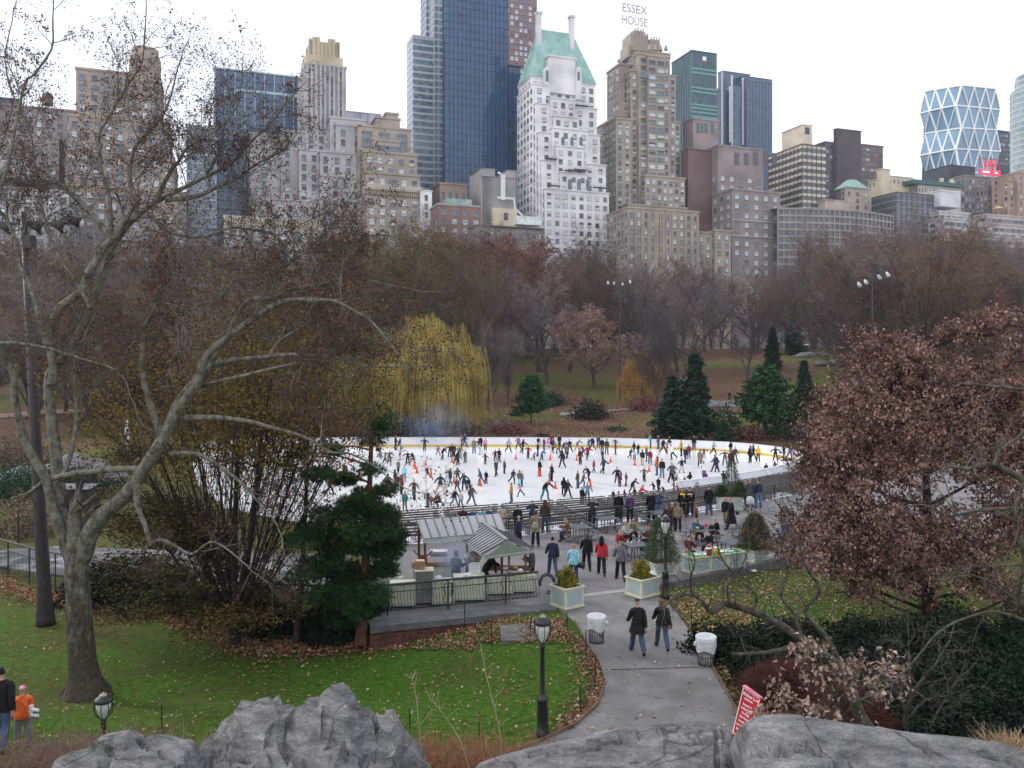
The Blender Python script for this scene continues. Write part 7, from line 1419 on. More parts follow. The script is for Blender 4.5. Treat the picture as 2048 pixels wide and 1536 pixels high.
e = empty('slanted_case', G(788, 1190)); q = MB(); q.face([(-.75, -.35, .75), (.35, -.35, .95), (.35, .55, 1.55), (-.75, .55, 1.35)]); q.face([(-.75, .55, 1.31), (.35, .55, 1.51), (.35, -.35, .91), (-.75, -.35, .71)]); q.build('lid', mat('dull_green_lid', (.20, .25, .22)), e); q = MB(); q.box(-.75, .35, -.3, .5, .05, .7); q.build('case', M_gr, e); tag(e, 'slanted dull green display lid at the left of the stand', 'display case')
# ------------------------------------------------------------------ red A-frame sign
TL, TR, BL_, BR_ = G(1487, 1373, 1.22), G(1521, 1398, 1.22), G(1465, 1466, .14), G(1492, 1488, .14); c0 = (BL_ + BR_) / 2; c0.z = 0; sg = empty('menu_sign', c0); sr = mat('sign_red', (.42, .012, .02), rough=.45, var=.1); sw = mat('sign_white', (.80, .74, .76), rough=.5); u = (TR - TL); v = (TL - BL_); nrm = u.cross(v).normalized()
if nrm.y > 0: nrm = -nrm
def sp2(a, b, off): return TL.lerp(TR, a) * b + BL_.lerp(BR_, a) * (1 - b) + nrm * off - c0
q = MB(); F8 = [sp2(0, 0, 0), sp2(1, 0, 0), sp2(1, 1, 0), sp2(0, 1, 0)]; K8 = [p - nrm * .03 for p in F8]; q.face(F8); q.face(K8[::-1])
for i in range(4): j = (i + 1) % 4; q.face([F8[i], K8[i], K8[j], F8[j]])
q.build('front_panel', sr, sg); q = MB()
for a, b in (((.02, .02), (.98, .02)), ((.98, .02), (.98, .98)), ((.98, .98), (.02, .98)), ((.02, .98), (.02, .02))): q.beam(sp2(*a, .004), sp2(*b, .004), .022, .012)
q.build('white_border', sw, sg); back = Vector((-nrm.x, -nrm.y, 0)).normalized() * .62
q = MB(); t0, t1 = sp2(0, 1, -.05), sp2(1, 1, -.05); b0, b1 = sp2(0, 0, 0) + back * 1.25, sp2(1, 0, 0) + back * 1.25; F8 = [b0, b1, t1, t0]; K8 = [p - back * .05 for p in F8]; q.face(K8); q.face(F8[::-1])
for i in range(4): j = (i + 1) % 4; q.face([F8[i], F8[j], K8[j], K8[i]])
q.build('back_panel', sr, sg); q = MB(); q.beam(sp2(0, 1, 0) + Vector((0, 0, .02)) - nrm * .02, sp2(1, 1, 0) + Vector((0, 0, .02)) - nrm * .02, .10, .05); q.build('top_strip', mat('sign_pink', (.62, .22, .28)), sg)
for a in (.05, .95): q = MB(); p = sp2(a, 0, -.015); q.beam(p, p - Vector((0, 0, .14)), .035); q.build('leg', sr, sg)
ux, vy = (sp2(1, .5, 0) - sp2(0, .5, 0)), (sp2(.5, 1, 0) - sp2(.5, 0, 0)); MT = Matrix((ux.normalized(), vy.normalized(), nrm)).transposed().to_4x4()
for tx, a, b, s_ in (('Wollman Grill', .5, .90, .125), ('REFRESHMENTS', .5, .81, .06), ('Soups & Chili', .52, .70, .085), ('Grilled Burgers', .52, .61, .085), ('Hot Dogs', .5, .52, .085), ('Hot Pretzels', .5, .43, .085), ('French Fries', .5, .34, .085), ('Hot Chocolate', .5, .25, .085), ('Beer & Wine', .5, .16, .085), ('Snacks', .5, .08, .075)):
    me = text_mesh(tx, s_, .002, 'lettering', bold=.001); me.materials.append(sw); o = add('lettering', me, sg); M_ = MT.copy(); M_.translation = sp2(a, b, .008); xs = [w.co.x for w in me.vertices]; wd = max(xs) - min(xs); k = min(1, ux.length * .86 / wd); o.matrix_local = M_ @ Matrix.Diagonal((k, 1, 1, 1))
tag(sg, 'red folding menu board with white lettering standing by the path', 'menu sign')
# ------------------------------------------------------------------ cones
M_cone = mat('cone_orange', (.72, .10, .035), rough=.5, var=.06); q = MB(); q.lathe([(.13, .03), (.03, .70)], 10); ca = q.mesh('body', M_cone, True); q = MB(); q.box(-.2, .2, -.2, .2, 0, .03); cb = q.mesh('base', M_cone)
CN = [(740 + a / 6.827, 850 + b / 6.827) for a, b in ((760, 550), (605, 575), (618, 602), (642, 657), (835, 720), (1120, 510), (1145, 785), (1510, 835), (1990, 470))] + [(1000 + a / 6.827, 850 + b / 6.827) for a, b in ((687, 475), (757, 870), (1048, 485), (1510, 510), (1235, 845), (1840, 550), (2035, 635), (535, 703))] + [(862, 948), (700, 925), (640, 940)]
CN.sort()
for i, (px, py) in enumerate(CN): e = empty('traffic_cone', G(px, py, ZI)); add('body', ca, e); add('base', cb, e); tag(e, f'orange cone on the ice, {ORD[i + 1]} from left', 'traffic cone', 'orange cones on the ice')
# ------------------------------------------------------------------ small far things
def parasol(v, h, r, m, lab, name='parasol'):
    e = empty(name, v); q = MB(); q.tube([(0, 0, 0), (0, 0, h)], .04, 6); q.build('pole', M_wb, e); q = MB(); q.lathe([(r, h - .5), (r * .5, h - .2), (.02, h)], 8); q.build('canopy', m, e); return tag(e, lab, 'parasol')
v = at_hill(1612, 682); dk = empty('refreshment_kiosk', v); q = MB(); q.box(-3, 3, -1.2, 1.2, 0, 2.2); q.build('counter_body', mat('kiosk_green', (.04, .10, .08)), dk); q = MB(); q.box(-2.6, 2.6, -1.25, -1.21, 1.0, 1.8); q.build('serving_window', G_DK, dk); tag(dk, 'small dark green kiosk at the back of the open lawn', 'kiosk')
parasol(v + Vector((-1.5, -2.5, 0)), 3.4, 2.2, mat('white_canvas', (.7, .72, .7)), 'white parasol at the distant kiosk'); parasol(v + Vector((2.8, -2.5, .3)), 3.6, 2.2, mat('green_canvas', (.20, .42, .26)), 'green parasol at the distant kiosk')
e = empty('closed_parasol', G(254, 900, -1.2)); q = MB(); zt = P(254, 836, e.location.y).z + 1.2; q.tube([(0, 0, 0), (0, 0, zt)], .05, 6); q.build('pole', M_wb, e); q = MB(); q.lathe([(.05, zt), (.22, zt - 1), (.42, zt - 2.6), (.3, zt - 3)], 10); q.build('canopy', M_wb, e, True); tag(e, 'closed white parasol left of the rink', 'parasol')
e = empty('small_shed', G(152, 1015, -1.2)); k_ = e.location.y / F; q = MB(); q.box(-1.2, 1.2, -.5, .6, 0, 1.5); q.build('wall', mat('shed_dark', (.03, .03, .035)), e); q = MB(); q.face([(-1.4, -.7, 1.5), (1.4, -.7, 1.5), (1.4, .7, 1.75), (-1.4, .7, 1.75)]); q.face([(-1.4, .7, 1.7), (1.4, .7, 1.7), (1.4, -.7, 1.45), (-1.4, -.7, 1.45)]); q.build('roof', mat('shed_roof', (.14, .14, .15)), e); tag(e, 'dark low shed with a grey roof behind the sycamore', 'shed')
for px, d in ((852, 62), (892, 62)): v = P(px, 1035, d); q = MB(); h = 3.0; q.tube([(0, 0, 0), (0, 0, h)], .045, 6); q.box(-.12, .12, -.05, .05, h, h + .06); o_ = q.build('pole', mat('pale_pole', (.5, .5, .48))); o_.location = (v.x, v.y, -.9); tag(o_, 'pale thin pole among the benches, ' + ('left' if px == 852 else 'right') + ' of the two behind the stand', 'pole')
# ------------------------------------------------------------------ smoke
def smoke(name, c, sx, sy, sz, dens, lab, col=(.45, .60, .90)):
    bm = bmesh.new(); bmesh.ops.create_icosphere(bm, subdivisions=3, radius=1)
    for v in bm.verts: v.co *= 1 + .35 * noise.noise(v.co * 1.5 + Vector(c)); v.co = Vector((v.co.x * sx, v.co.y * sy, v.co.z * sz))
    me = bpy.data.meshes.new(name); bm.to_mesh(me); bm.free(); m = bpy.data.materials.new(name); m.use_nodes = True; n = m.node_tree; n.nodes.remove(n.nodes['Principled BSDF']); pv = n.nodes.new('ShaderNodeVolumePrincipled'); pv.inputs['Color'].default_value = col + (1,); pv.inputs['Anisotropy'].default_value = .2
    tc = n.nodes.new('ShaderNodeTexCoord'); nz = n.nodes.new('ShaderNodeTexNoise'); nz.inputs['Scale'].default_value = 1.2 / max(sx, .6) * 1.3; n.links.new(tc.outputs['Object'], nz.inputs['Vector']); gr = n.nodes.new('ShaderNodeVectorMath'); gr.operation = 'DIVIDE'; gr.inputs[1].default_value = (sx, sy, sz); n.links.new(tc.outputs['Object'], gr.inputs[0]); ln = n.nodes.new('ShaderNodeVectorMath'); ln.operation = 'LENGTH'; n.links.new(gr.outputs[0], ln.inputs[0])
    mr = n.nodes.new('ShaderNodeMapRange'); mr.inputs[1].default_value = 1.0; mr.inputs[2].default_value = .1; mr.inputs[3].default_value = 0; mr.inputs[4].default_value = dens; n.links.new(ln.outputs['Value'], mr.inputs[0]); m2 = n.nodes.new('ShaderNodeMapRange'); m2.inputs[1].default_value = .38; m2.inputs[2].default_value = .62; n.links.new(nz.outputs[0], m2.inputs[0]); mu = n.nodes.new('ShaderNodeMath'); mu.operation = 'MULTIPLY'; n.links.new(mr.outputs[0], mu.inputs[0]); n.links.new(m2.outputs[0], mu.inputs[1]); n.links.new(mu.outputs[0], pv.inputs['Density']); n.links.new(pv.outputs[0], n.nodes['Material Output'].inputs['Volume'])
    me.materials.append(m); return tag(add(name, me, None, c), lab, kind='stuff')
v = P(868, 846, 108); smoke('smoke', v, 5.5, 3, 3.4, .24, 'bluish smoke drifting under the willow'); v = P(908, 1115, 33.5); smoke('smoke', v, .8, .7, 1.3, 1.6, 'blue smoke rising from the grill of the food stand')
# ------------------------------------------------------------------ people
def body_joints(pose):
    """joint chains of one continuous figure 1.75 m tall facing +Y: list of (point, radius, tag) per chain"""
    lean = {'lean': 38, 'bend': 42, 'glide': 14, 'wide': 20, 'walk': 3, 'crouch': 35, 'sit': 10}.get(pose, 0); pz = {'sit': .52, 'crouch': .55, 'glide': .90, 'wide': .84, 'bend': .90}.get(pose, .95)
    Lr = Matrix.Rotation(-R(lean), 4, 'X')
    def up(x, y, z): return Lr @ Vector((x, y, z - .95)) + Vector((0, 0, pz))
    tor = [(up(0, 0, .95), .135, 'hip'), (up(0, 0, 1.12), .130, 'tor'), (up(0, .0, 1.30), .150, 'tor'), (up(0, 0, 1.44), .085, 'tor'), (up(0, .01, 1.52), .055, 'neck')]
    nk = tor[-1][0]; hl = Matrix.Rotation(-R(lean * .5 + (8 if pose in ('lean', 'sit') else 0)), 4, 'X')
    tor += [(nk + hl @ Vector((0, .015, .07)), .078, 'head'), (nk + hl @ Vector((0, .015, .15)), .087, 'head'), (nk + hl @ Vector((0, .005, .22)), .055, 'head')]
    arms = {'stand': ((8, 8, 15), (8, 5, 15)), 'walk': ((8, 28, 25), (8, -25, 20)), 'arms': ((68, 8, 8), (62, 0, 12)), 'glide': ((30, -30, 15), (32, 35, 40)), 'wide': ((38, 15, 20), (34, -10, 15)), 'bend': ((14, 50, 10), (50, -5, 10)), 'lean': ((22, 62, 35), (22, 62, 35)), 'sit': ((12, 38, 62), (14, 34, 66)), 'hold': ((10, 25, 85), (10, 20, 90)), 'crouch': ((22, 40, 50), (20, 42, 50))}[pose]
    legs = {'stand': ((3, 2, 4), (3, -2, 4)), 'walk': ((2, 24, 6), (2, -16, 26)), 'arms': ((9, 8, 8), (9, -6, 14)), 'glide': ((4, 22, 34), (10, -32, 18)), 'wide': ((20, 28, 22), (20, -24, 14)), 'bend': ((5, 30, 34), (5, -8, 20)), 'lean': ((4, 2, 4), (5, -14, 8)), 'sit': ((8, 86, 88), (10, 84, 92)), 'hold': ((3, 2, 4), (3, -2, 4)), 'crouch': ((12, 95, 120), (12, 80, 120))}[pose]
    A, Lg = [], []
    for i, s in enumerate((-1, 1)):
        ab, fw, el = arms[i]; sh = up(s * .18, 0, 1.385)
        def dr(ab, fw): return Vector((s * math.sin(R(ab)), math.sin(R(fw)) * math.cos(R(ab)), -math.cos(R(ab)) * math.cos(R(fw))))
        e = sh + dr(ab, fw) * .28; w = e + dr(ab * .6 - (8 if pose in ('sit', 'hold', 'lean') else 0), fw + el) * .25; dd = (w - e).normalized(); h = w + dd * .085
        A.append([(up(s * .08, 0, 1.40), .085, 'tor'), (sh, .066, 'tor'), (e, .055, 'arm'), (w, .040, 'arm'), (h, .034, 'hand')] + [dd, s])
        ab, fw, kn = legs[i]; hp = Vector((s * .095, 0, pz - .04)); k = hp + Vector((s * math.sin(R(ab)), math.sin(R(fw)), -math.cos(R(fw)) * math.cos(R(ab)))).normalized() * .42; an = k + Vector((s * math.sin(R(ab)), math.sin(R(fw - kn)), -math.cos(R(fw - kn)) * math.cos(R(ab)))).normalized() * .42
        f = Vector((s * .03, .17, -.045)); 
        if fw - kn < -25: f = Vector((s * .02, .13, -.12))
        Lg.append([(hp, .105, 'leg'), (k, .070, 'leg'), (an, .050, 'leg'), (an + Vector((0, -.02, -.05)), .045, 'foot'), (an + f, .036, 'foot')])
    lo = min(p[0].z - p[1] for L in Lg for p in L); sh = Vector((0, 0, -lo))
    mv = lambda c: [(p + sh, r, t) for p, r, t in c]
    return mv(tor), [(mv(a[:5]), a[5], a[6]) for a in A], [mv(l) for l in Lg]
PC = {}
def person_meshes(pose, hi, coat, hairk):
    key = (pose, hi, coat, hairk)
    if key in PC: return PC[key]
    tor, A, Lg = body_joints(pose); vs, es, rs_, tg = [], [], [], []
    def addv(p, r, t, par): vs.append(tuple(p)); rs_.append(r); tg.append(t); es.append((par, len(vs) - 1)) if par is not None else None; return len(vs) - 1
    ids = []; par = None
    for p, r, t in tor: par = addv(p, r, t, par); ids.append(par)
    for ch, dd, s in A:
        par = ids[2]
        for p, r, t in ch: par = addv(p, r, t, par)
        if hi:
            side = dd.cross(Vector((0, 1, 0))); side = side.normalized() if side.length > .2 else Vector((1, 0, 0)); hn = Vector(vs[par]); rs_[par] = .030
            curl = dd.cross(side).normalized() * -1
            for k, ln in enumerate((.062, .075, .070, .055)):
                o = hn + side * (k - 1.5) * .019 * s; a = addv(o + dd * .022, .0095, 'hand', par); b = addv(o + dd * (.022 + ln * .55) + curl * .008, .0088, 'hand', a); addv(o + dd * (.022 + ln * .9) + curl * .028, .0078, 'hand', b)
            a = addv(hn - side * .036 * s - dd * .02 + curl * .01, .011, 'hand', par - 0); addv(hn - side * .045 * s + dd * .02 + curl * .025, .0095, 'hand', a)
    for L in Lg:
        par = ids[0]
        for p, r, t in L: par = addv(p, r, t, par)
    me = bpy.data.meshes.new('b'); me.from_pydata(vs, es, []); ob = bpy.data.objects.new('b', me); COL.objects.link(ob); md = ob.modifiers.new('s', 'SKIN'); sk = me.skin_vertices[0].data
    for i, r in enumerate(rs_): sk[i].radius = (r, r); sk[i].use_root = (i == 0)
    md.use_smooth_shade = True; sb = ob.modifiers.new('u', 'SUBSURF'); sb.levels = 2 if hi else 1
    dg = bpy.context.evaluated_depsgraph_get(); dg.update(); bm_ = bpy.data.meshes.new_from_object(ob.evaluated_get(dg)); bpy.data.objects.remove(ob)
    # nearest bone -> region of every vertex
    segs = [(Vector(vs[a]), Vector(vs[b]), tg[b], rs_[a], rs_[b]) for a, b in es]; reg = []
    for v in bm_.vertices:
        bd = 9; bt = None
        for a, b, t, ra, rb in segs:
            ab = b - a; u = max(0, min(1, (v.co - a).dot(ab) / max(1e-9, ab.dot(ab)))); d = (v.co - a - ab * u).length / (ra + (rb - ra) * u)
            if d < bd: bd = d; bt = t
        reg.append(bt)
    hb = [p for p, r, t in tor if t == 'head']; hc = hb[1]; ax = (hb[2] - hb[0]).normalized(); fwd = Vector((0, 1, 0)) - ax * ax.y; fwd.normalize()
    for i, v in enumerate(bm_.vertices):    # a face: nose, brow and chin on the head
        if reg[i] == 'head':
            q = v.co - hc; x, y, z = q.x, q.dot(fwd), q.dot(ax)
            v.co.x = hc.x + x * .86
            if y > .03: v.co += fwd * (.028 * math.exp(-(x / .022) ** 2 - ((z + .005) / .022) ** 2) + .010 * math.exp(-(x / .04) ** 2 - ((z + .065) / .02) ** 2) - .008 * (math.exp(-((abs(x) - .033) / .015) ** 2 - ((z - .018) / .014) ** 2)))
            if abs(x) > .05 and abs(z) < .03 and abs(y) < .025: v.co.x += .014 * (1 if x > 0 else -1)
    bm_.update(); nrm = [v.normal.copy() for v in bm_.vertices]; co = [v.co.copy() for v in bm_.vertices]; polys = [tuple(p.vertices) for p in bm_.polygons]
    def sub(cond, off, name, extra=None):
        mp = {}; V, Fc = [], []
        for p in polys:
            if all(cond(i) for i in p):
                f = []
                for i in p:
                    if i not in mp:
                        mp[i] = len(V); V.append(co[i] + nrm[i] * (off(i) if callable(off) else off))
                    f.append(mp[i])
                Fc.append(tuple(f))
        m = bpy.data.meshes.new(name); m.from_pydata([tuple(v) for v in V], [], Fc)
        if extra: extra(m)
        m.materials.append(M_blk); m.polygons.foreach_set('use_smooth', [True] * len(m.polygons)); m.update(); return m
    out = {}; hipz = tor[0][0].z
    out['jacket'] = sub(lambda i: reg[i] in ('tor', 'arm', 'hip') or (reg[i] == 'leg' and co[i].z > hipz - .12 and pose not in ('sit', 'crouch')), lambda i: .024 if reg[i] in ('tor', 'hip') else (.020 if reg[i] == 'arm' else .036), 'jacket')
    out['trousers'] = sub(lambda i: reg[i] in ('leg', 'hip'), lambda i: .012 + (.012 if co[i].z < .5 else 0), 'trousers')
    out['boots'] = sub(lambda i: reg[i] == 'foot', .012, 'boots')
    if hairk == 'hat': cond = lambda i: reg[i] == 'head' and (co[i] - hc).dot(ax) > .012 - .25 * (co[i] - hc).dot(fwd) * -1 * .3; off = .022
    elif hairk == 'hood': cond = lambda i: reg[i] in ('head', 'neck') and (co[i] - hc).dot(fwd) < .045; off = .034
    elif hairk == 'long': cond = lambda i: reg[i] in ('head', 'neck') and ((co[i] - hc).dot(fwd) < .01 or (co[i] - hc).dot(ax) > .05); off = .026
    else: cond = lambda i: reg[i] == 'head' and ((co[i] - hc).dot(fwd) < -.005 and (co[i] - hc).dot(ax) > -.06 or (co[i] - hc).dot(ax) > .048); off = .014
    nm = {'hat': 'hat', 'hood': 'hood', 'long': 'hair', 'short': 'hair'}[hairk]; out[nm] = sub(cond, off, nm); out['_h'] = nm
    if hairk == 'long':
        m = out[nm]; mb_ = MB(); b0 = hc - fwd * .05; mb_.lathe([(.085, -.36), (.12, -.20), (.105, 0), (.08, .08)], 10, (0, 0), cap=True, sy=.55); 
        for i in range(len(mb_.v)): x, y, z = mb_.v[i]; mb_.v[i] = tuple(b0 + Vector((x, y - .045 + .12 * min(0, z), z * .9)))
        bmx = bmesh.new(); bmx.from_mesh(m); t = mb_.mesh('t', M_blk); bmx.from_mesh(t); bmx.to_mesh(m); bmx.free(); m.polygons.foreach_set('use_smooth', [True] * len(m.polygons))
    if coat:
        k0, k1 = Lg[0][1][0], Lg[1][1][0]; h0 = tor[1][0]; q = MB(); n = 14; end = .5 if coat == 1 else .25; low = (k0 + k1) / 2; low.z = hipz - (.24 if coat == 1 else .60); sp = abs(k1.x - k0.x) / 2 + abs(k1.y - k0.y) * .2
        prof = [(0, .175, .165), (.35, .205, .19), (.7, .225, .20 + abs(k0.y - k1.y) * .25), (1, .235 + sp * .2, .21 + abs(k0.y - k1.y) * .38)]; rows = []
        for t, rx, ry in prof: c = h0.lerp(low, t); rows.append([tuple(c + Vector((math.cos(a) * rx, math.sin(a) * ry, 0))) for a in [2 * math.pi * j / n for j in range(n)]])
        for a, b in zip(rows, rows[1:]):
            for j in range(n): d = (j + 1) % n; q.face([a[j], b[j], b[d], a[d]])
        out['coat_skirt'] = q.mesh('coat_skirt', M_blk, True)
    bm_.materials.clear(); bm_.materials.append(M_blk); bm_.polygons.foreach_set('use_smooth', [True] * len(bm_.polygons)); bm_.name = 'person'; out['body'] = bm_; PC[key] = out; return out
CC = {'k': ((.010, .010, .013), 'black'), 'n': ((.022, .028, .065), 'navy'), 'b': ((.05, .12, .34), 'blue'), 'g': ((.14, .14, .16), 'grey'), 'r': ((.42, .03, .04), 'red'), 'm': ((.15, .025, .04), 'maroon'), 'p': ((.62, .22, .38), 'pink'), 'w': ((.66, .66, .68), 'white'), 'y': ((.68, .42, .05), 'yellow'), 'o': ((.68, .13, .03), 'orange'), 't': ((.04, .26, .28), 'teal'),
      'c': ((.25, .52, .62), 'light blue'), 'e': ((.40, .33, .23), 'beige'), 'v': ((.16, .07, .24), 'purple'), 'j': ((.09, .14, .24), 'blue jean'), 'u': ((.12, .07, .045), 'brown'), 'l': ((.11, .11, .06), 'olive'), 'h': ((.42, .38, .34), 'grey haired'), 'd': ((.32, .21, .09), 'blond'), 's': ((.45, .27, .20), 'skin')}
CM = {k: mat('cloth_' + v[1].replace(' ', '_'), v[0], var=.22, scale=9, rough=.85) for k, v in CC.items()}
CD = {k: mat('dark_cloth_' + v[1].replace(' ', '_'), tuple(c * .5 for c in v[0]), var=.25, scale=9, rough=.85) for k, v in CC.items()}
SKIN = mat('skin', (.42, .25, .18), rough=.6, var=.06)
PN_ = {'stand': 'standing', 'walk': 'striding', 'arms': 'with arms spread', 'glide': 'gliding on one leg', 'wide': 'with legs wide apart', 'bend': 'bending forward', 'lean': 'leaning forward', 'sit': 'sitting', 'hold': 'with hands held up', 'crouch': 'crouching'}
def person(v, h, pose, top, bot, rz, label, hair='k', hk='short', coat=0, hi=False, group=None, shoe='k', skin=SKIN):
    sh_ = int(abs(v.x * 37 + v.y * 91)) % 3; pick = lambda c: CD[c] if (sh_ and not hi) or (hi and c == 'j') else CM[c]
    ms = person_meshes(pose, hi, coat, hk); b = add('person', ms['body'], None, v, (0, 0, rz)); k = h / 1.75; wk = k ** .85; b.scale = (wk, wk, k)
    b.material_slots[0].link = 'OBJECT'; b.material_slots[0].material = skin
    for nm, c in (('jacket', top), ('trousers', bot), ('boots', shoe), (ms['_h'], top if hk == 'hood' and hair == '-' else hair)) + ((('coat_skirt', top),) if coat else ()):
        o = add(nm, ms[nm], b); o.material_slots[0].link = 'OBJECT'; o.material_slots[0].material = pick(c)
    return tag(b, label, 'person', group)
# skaters: zoom window, then u, v of the skates, apparent height, top, trousers, pose letter
ZA = """350 340 200 k k s;400 350 190 n g g;560 290 185 k k w;685 280 185 b n w;745 355 185 n n a;780 270 95 w w s;820 270 130 w g s;1185 270 130 m m s;1215 272 110 n n s;1250 300 170 p g s;1290 303 190 n n w;1322 282 180 n j s;1420 390 210 e j s;1440 252 140 k k w;1488 372 190 n k s;1510 340 190 n k s;1575 350 185 p k w;1490 402 150 c w s;1528 402 118 w w s;1710 285 120 m k w;1890 370 200 w n s;930 415 140 p g s;985 480 180 k g b;1090 445 180 n n a;1115 440 180 m n s;1150 430 170 m k s;1222 470 190 l g b;1200 550 200 n n s;1165 522 90 n k c;1300 520 180 g g s;1575 540 150 m k a;1710 500 170 m n s;1762 510 190 n k s;1722 702 235 n k w;1835 665 190 m k s;100 440 160 k w s;132 440 165 u n s;205 520 155 c n s;265 530 180 u k a;410 480 130 r w s;515 555 200 k k a;605 522 105 k k c;385 660 190 g k s;465 780 235 c g s;340 850 250 k j w;372 890 230 u j s;430 950 270 m k s;475 1160 250 t l s;240 920 260 u u s;600 1020 280 u n a;785 770 220 n e g;960 950 320 n e d;1035 932 125 v w a;1045 722 130 v c s;1095 835 250 n t w;1195 782 205 l k s;1190 910 190 g k w;1285 900 255 n n g;1345 890 170 n n s;1385 1090 285 g j w;1515 810 210 b j d;1585 800 178 n n s;1950 805 210 n k g;780 1130 240 k n s;830 1120 150 p m s;890 1092 160 v v b;962 1130 80 u k c;1155 1110 250 k j w;1240 1110 200 w k w;1930 1060 270 y j s;150 470 120 g k s;870 290 120 g k s"""
ZB = """250 325 180 p k w;310 390 200 n n g;385 460 180 r n a;465 490 140 p k s;515 430 200 n n a;567 490 160 b k b;525 300 140 n w s;600 330 150 v v s;660 322 140 p w s;708 302 190 r k s;725 372 190 n k s;752 380 150 m w s;812 312 190 k k w;800 402 160 y u b;862 402 185 v g b;850 585 240 n k s;915 460 205 l k w;952 392 200 k k g;1050 352 160 e e b;1095 540 220 m n s;1132 432 165 v g g;1195 480 210 r k s;1180 262 120 k c s;1212 332 140 c n s;1262 347 200 n j s;1342 322 180 b b s;1395 377 200 k k s;1457 402 212 u j s;1577 402 170 r k s;1577 312 130 k k s;1782 462 150 k k g;1830 372 132 k k s;1888 402 142 k k s;1837 482 140 c k s;1942 552 222 k e s;2000 500 222 g j s;1402 490 150 n n s;1412 670 230 n k g;1280 652 182 r j s;540 690 220 k r s;705 768 240 n k s;678 772 140 p p s;262 850 232 l c s;292 840 210 c n s;280 975 170 p n d;612 1030 292 k t b;872 962 252 k k w;925 990 252 n k w;1062 865 242 l j s;1132 852 212 u n g;1215 782 222 n n b;1195 1057 282 c j s;1120 1102 255 k k s;1602 832 272 n j s;1637 842 182 m m s;1722 832 190 g g a;1968 775 200 g k a;1800 932 200 k k b;1700 1035 160 k n s;1545 1052 130 k k s;1842 1012 105 k n s;1902 1012 70 r k c"""
ZC = """205 240 145 t n s;290 245 142 v j s;340 285 160 n k w;405 247 130 k j s;380 292 105 r k s;435 357 172 w k g;465 247 112 b b s;525 317 180 y k s;550 242 102 o k s;605 252 112 n n s;603 347 152 m n s;655 257 147 k k s;748 237 127 k k s;855 302 142 w k s;40 240 82 k k s;205 405 160 r j s;275 515 190 o j s;328 545 212 k j s;425 590 232 g k a;445 560 165 v k s;472 592 112 w k s;530 490 152 k w a;565 392 172 n j s;715 432 182 e k s;758 342 112 u j a;757 562 215 w v s;870 480 182 b n s;890 482 152 n n a;972 415 162 g j a;1025 430 162 r k s;1075 387 172 u j s;1032 292 122 k k s;290 690 162 k k s;560 652 132 k k w;612 642 162 k k a;768 640 172 v j s;957 640 172 k j s;1230 385 202 k k s;1262 357 162 k k s;1312 375 162 y k s;1345 302 92 c w b;1490 372 152 k k a;1575 362 162 k k s;1637 362 157 v v s;1395 532 142 k n s;1485 492 122 m k a;1612 432 75 k w c;1680 470 90 k k c;1740 480 85 n k c;345 727 102 k k b;450 682 102 g k s;242 692 92 k n s;492 712 72 r k s;692 682 72 w k s;1560 500 70 w k s"""
PL = {'s': 'stand', 'w': 'walk', 'a': 'arms', 'g': 'glide', 'd': 'wide', 'b': 'bend', 'c': 'crouch'}; SK_ = []
for z, x0, y0, sc in ((ZA, 740, 850, 6.827), (ZB, 1000, 850, 6.827), (ZC, 1260, 850, 5.12)):
    for ln in z.split(';'): u, v, h, a, b, p = ln.split(); SK_.append((x0 + float(u) / sc, y0 + float(v) / sc, float(h) / sc, a, b, PL[p]))
for x, y, h, a, b, p in ((520, 902, 27, 'v', 'k', 's'), (548, 903, 26, 'k', 'n', 's'), (608, 897, 24, 'r', 'k', 's'), (640, 915, 28, 'n', 'k', 's'), (470, 925, 30, 'k', 'k', 's'), (690, 960, 34, 'u', 'k', 's'), (570, 940, 30, 'g', 'n', 'w'), (722, 905, 28, 'k', 'k', 's'), (430, 950, 32, 'b', 'k', 's'), (660, 990, 40, 'm', 'k', 's')): SK_.append((x, y, h, a, b, PL[p]))
SK_.sort(); rs = random.Random(12); use = {}
def zone(px, py):
    a = 'at the far wall' if py < 905 else ('in the upper ice' if py < 930 else ('in mid ice' if py < 965 else 'near the benches')); return a
prev = None; tot = {}
for px, py, h, a, b, p in SK_: k = (a, b, zone(px, py)); tot[k] = tot.get(k, 0) + 1
for px, py, h, a, b, p in SK_:
    v = G(px, py, ZI); H = max(.95, min(1.88, h * v.y / F * {'bend': 1.12, 'crouch': 1.75, 'wide': 1.1}.get(p, 1.0))); 
    if p == 'crouch': H = 1.6
    if p == 'stand' and rs.random() < .35: p = rs.choice(('walk', 'glide'))
    rz = rs.choice((0, 1.57, -1.57, 3.14, .8, -.8, 2.4, -2.4)) + rs.uniform(-.3, .3); coat = 1 if h > 34 and a in 'knge' and rs.random() < .3 else 0; hk = rs.choice(('short', 'short', 'hat', 'long', 'hood')); hr = rs.choice('kuukd') if hk in ('short', 'long') else rs.choice('knwrgp')
    z = zone(px, py); k = (a, b, z); use[k] = use.get(k, 0) + 1; na, nb = CC[a][1], CC[b][1]; what = f'{na} clothes' if na == nb else f'{na} top and {nb} trousers'; kid = 'child' if H < 1.35 else 'skater'
    od = '' if tot[k] == 1 else (ORD[use[k]] + ' from left of those like it ' if tot[k] < 20 else ''); lb = f'{kid} in {what} {PN_[p]}, {od}{z}'
    person(v, H, p, a, b, rz, ' '.join(lb.split()[:16]), hr, hk, coat, group='people skating on the rink')
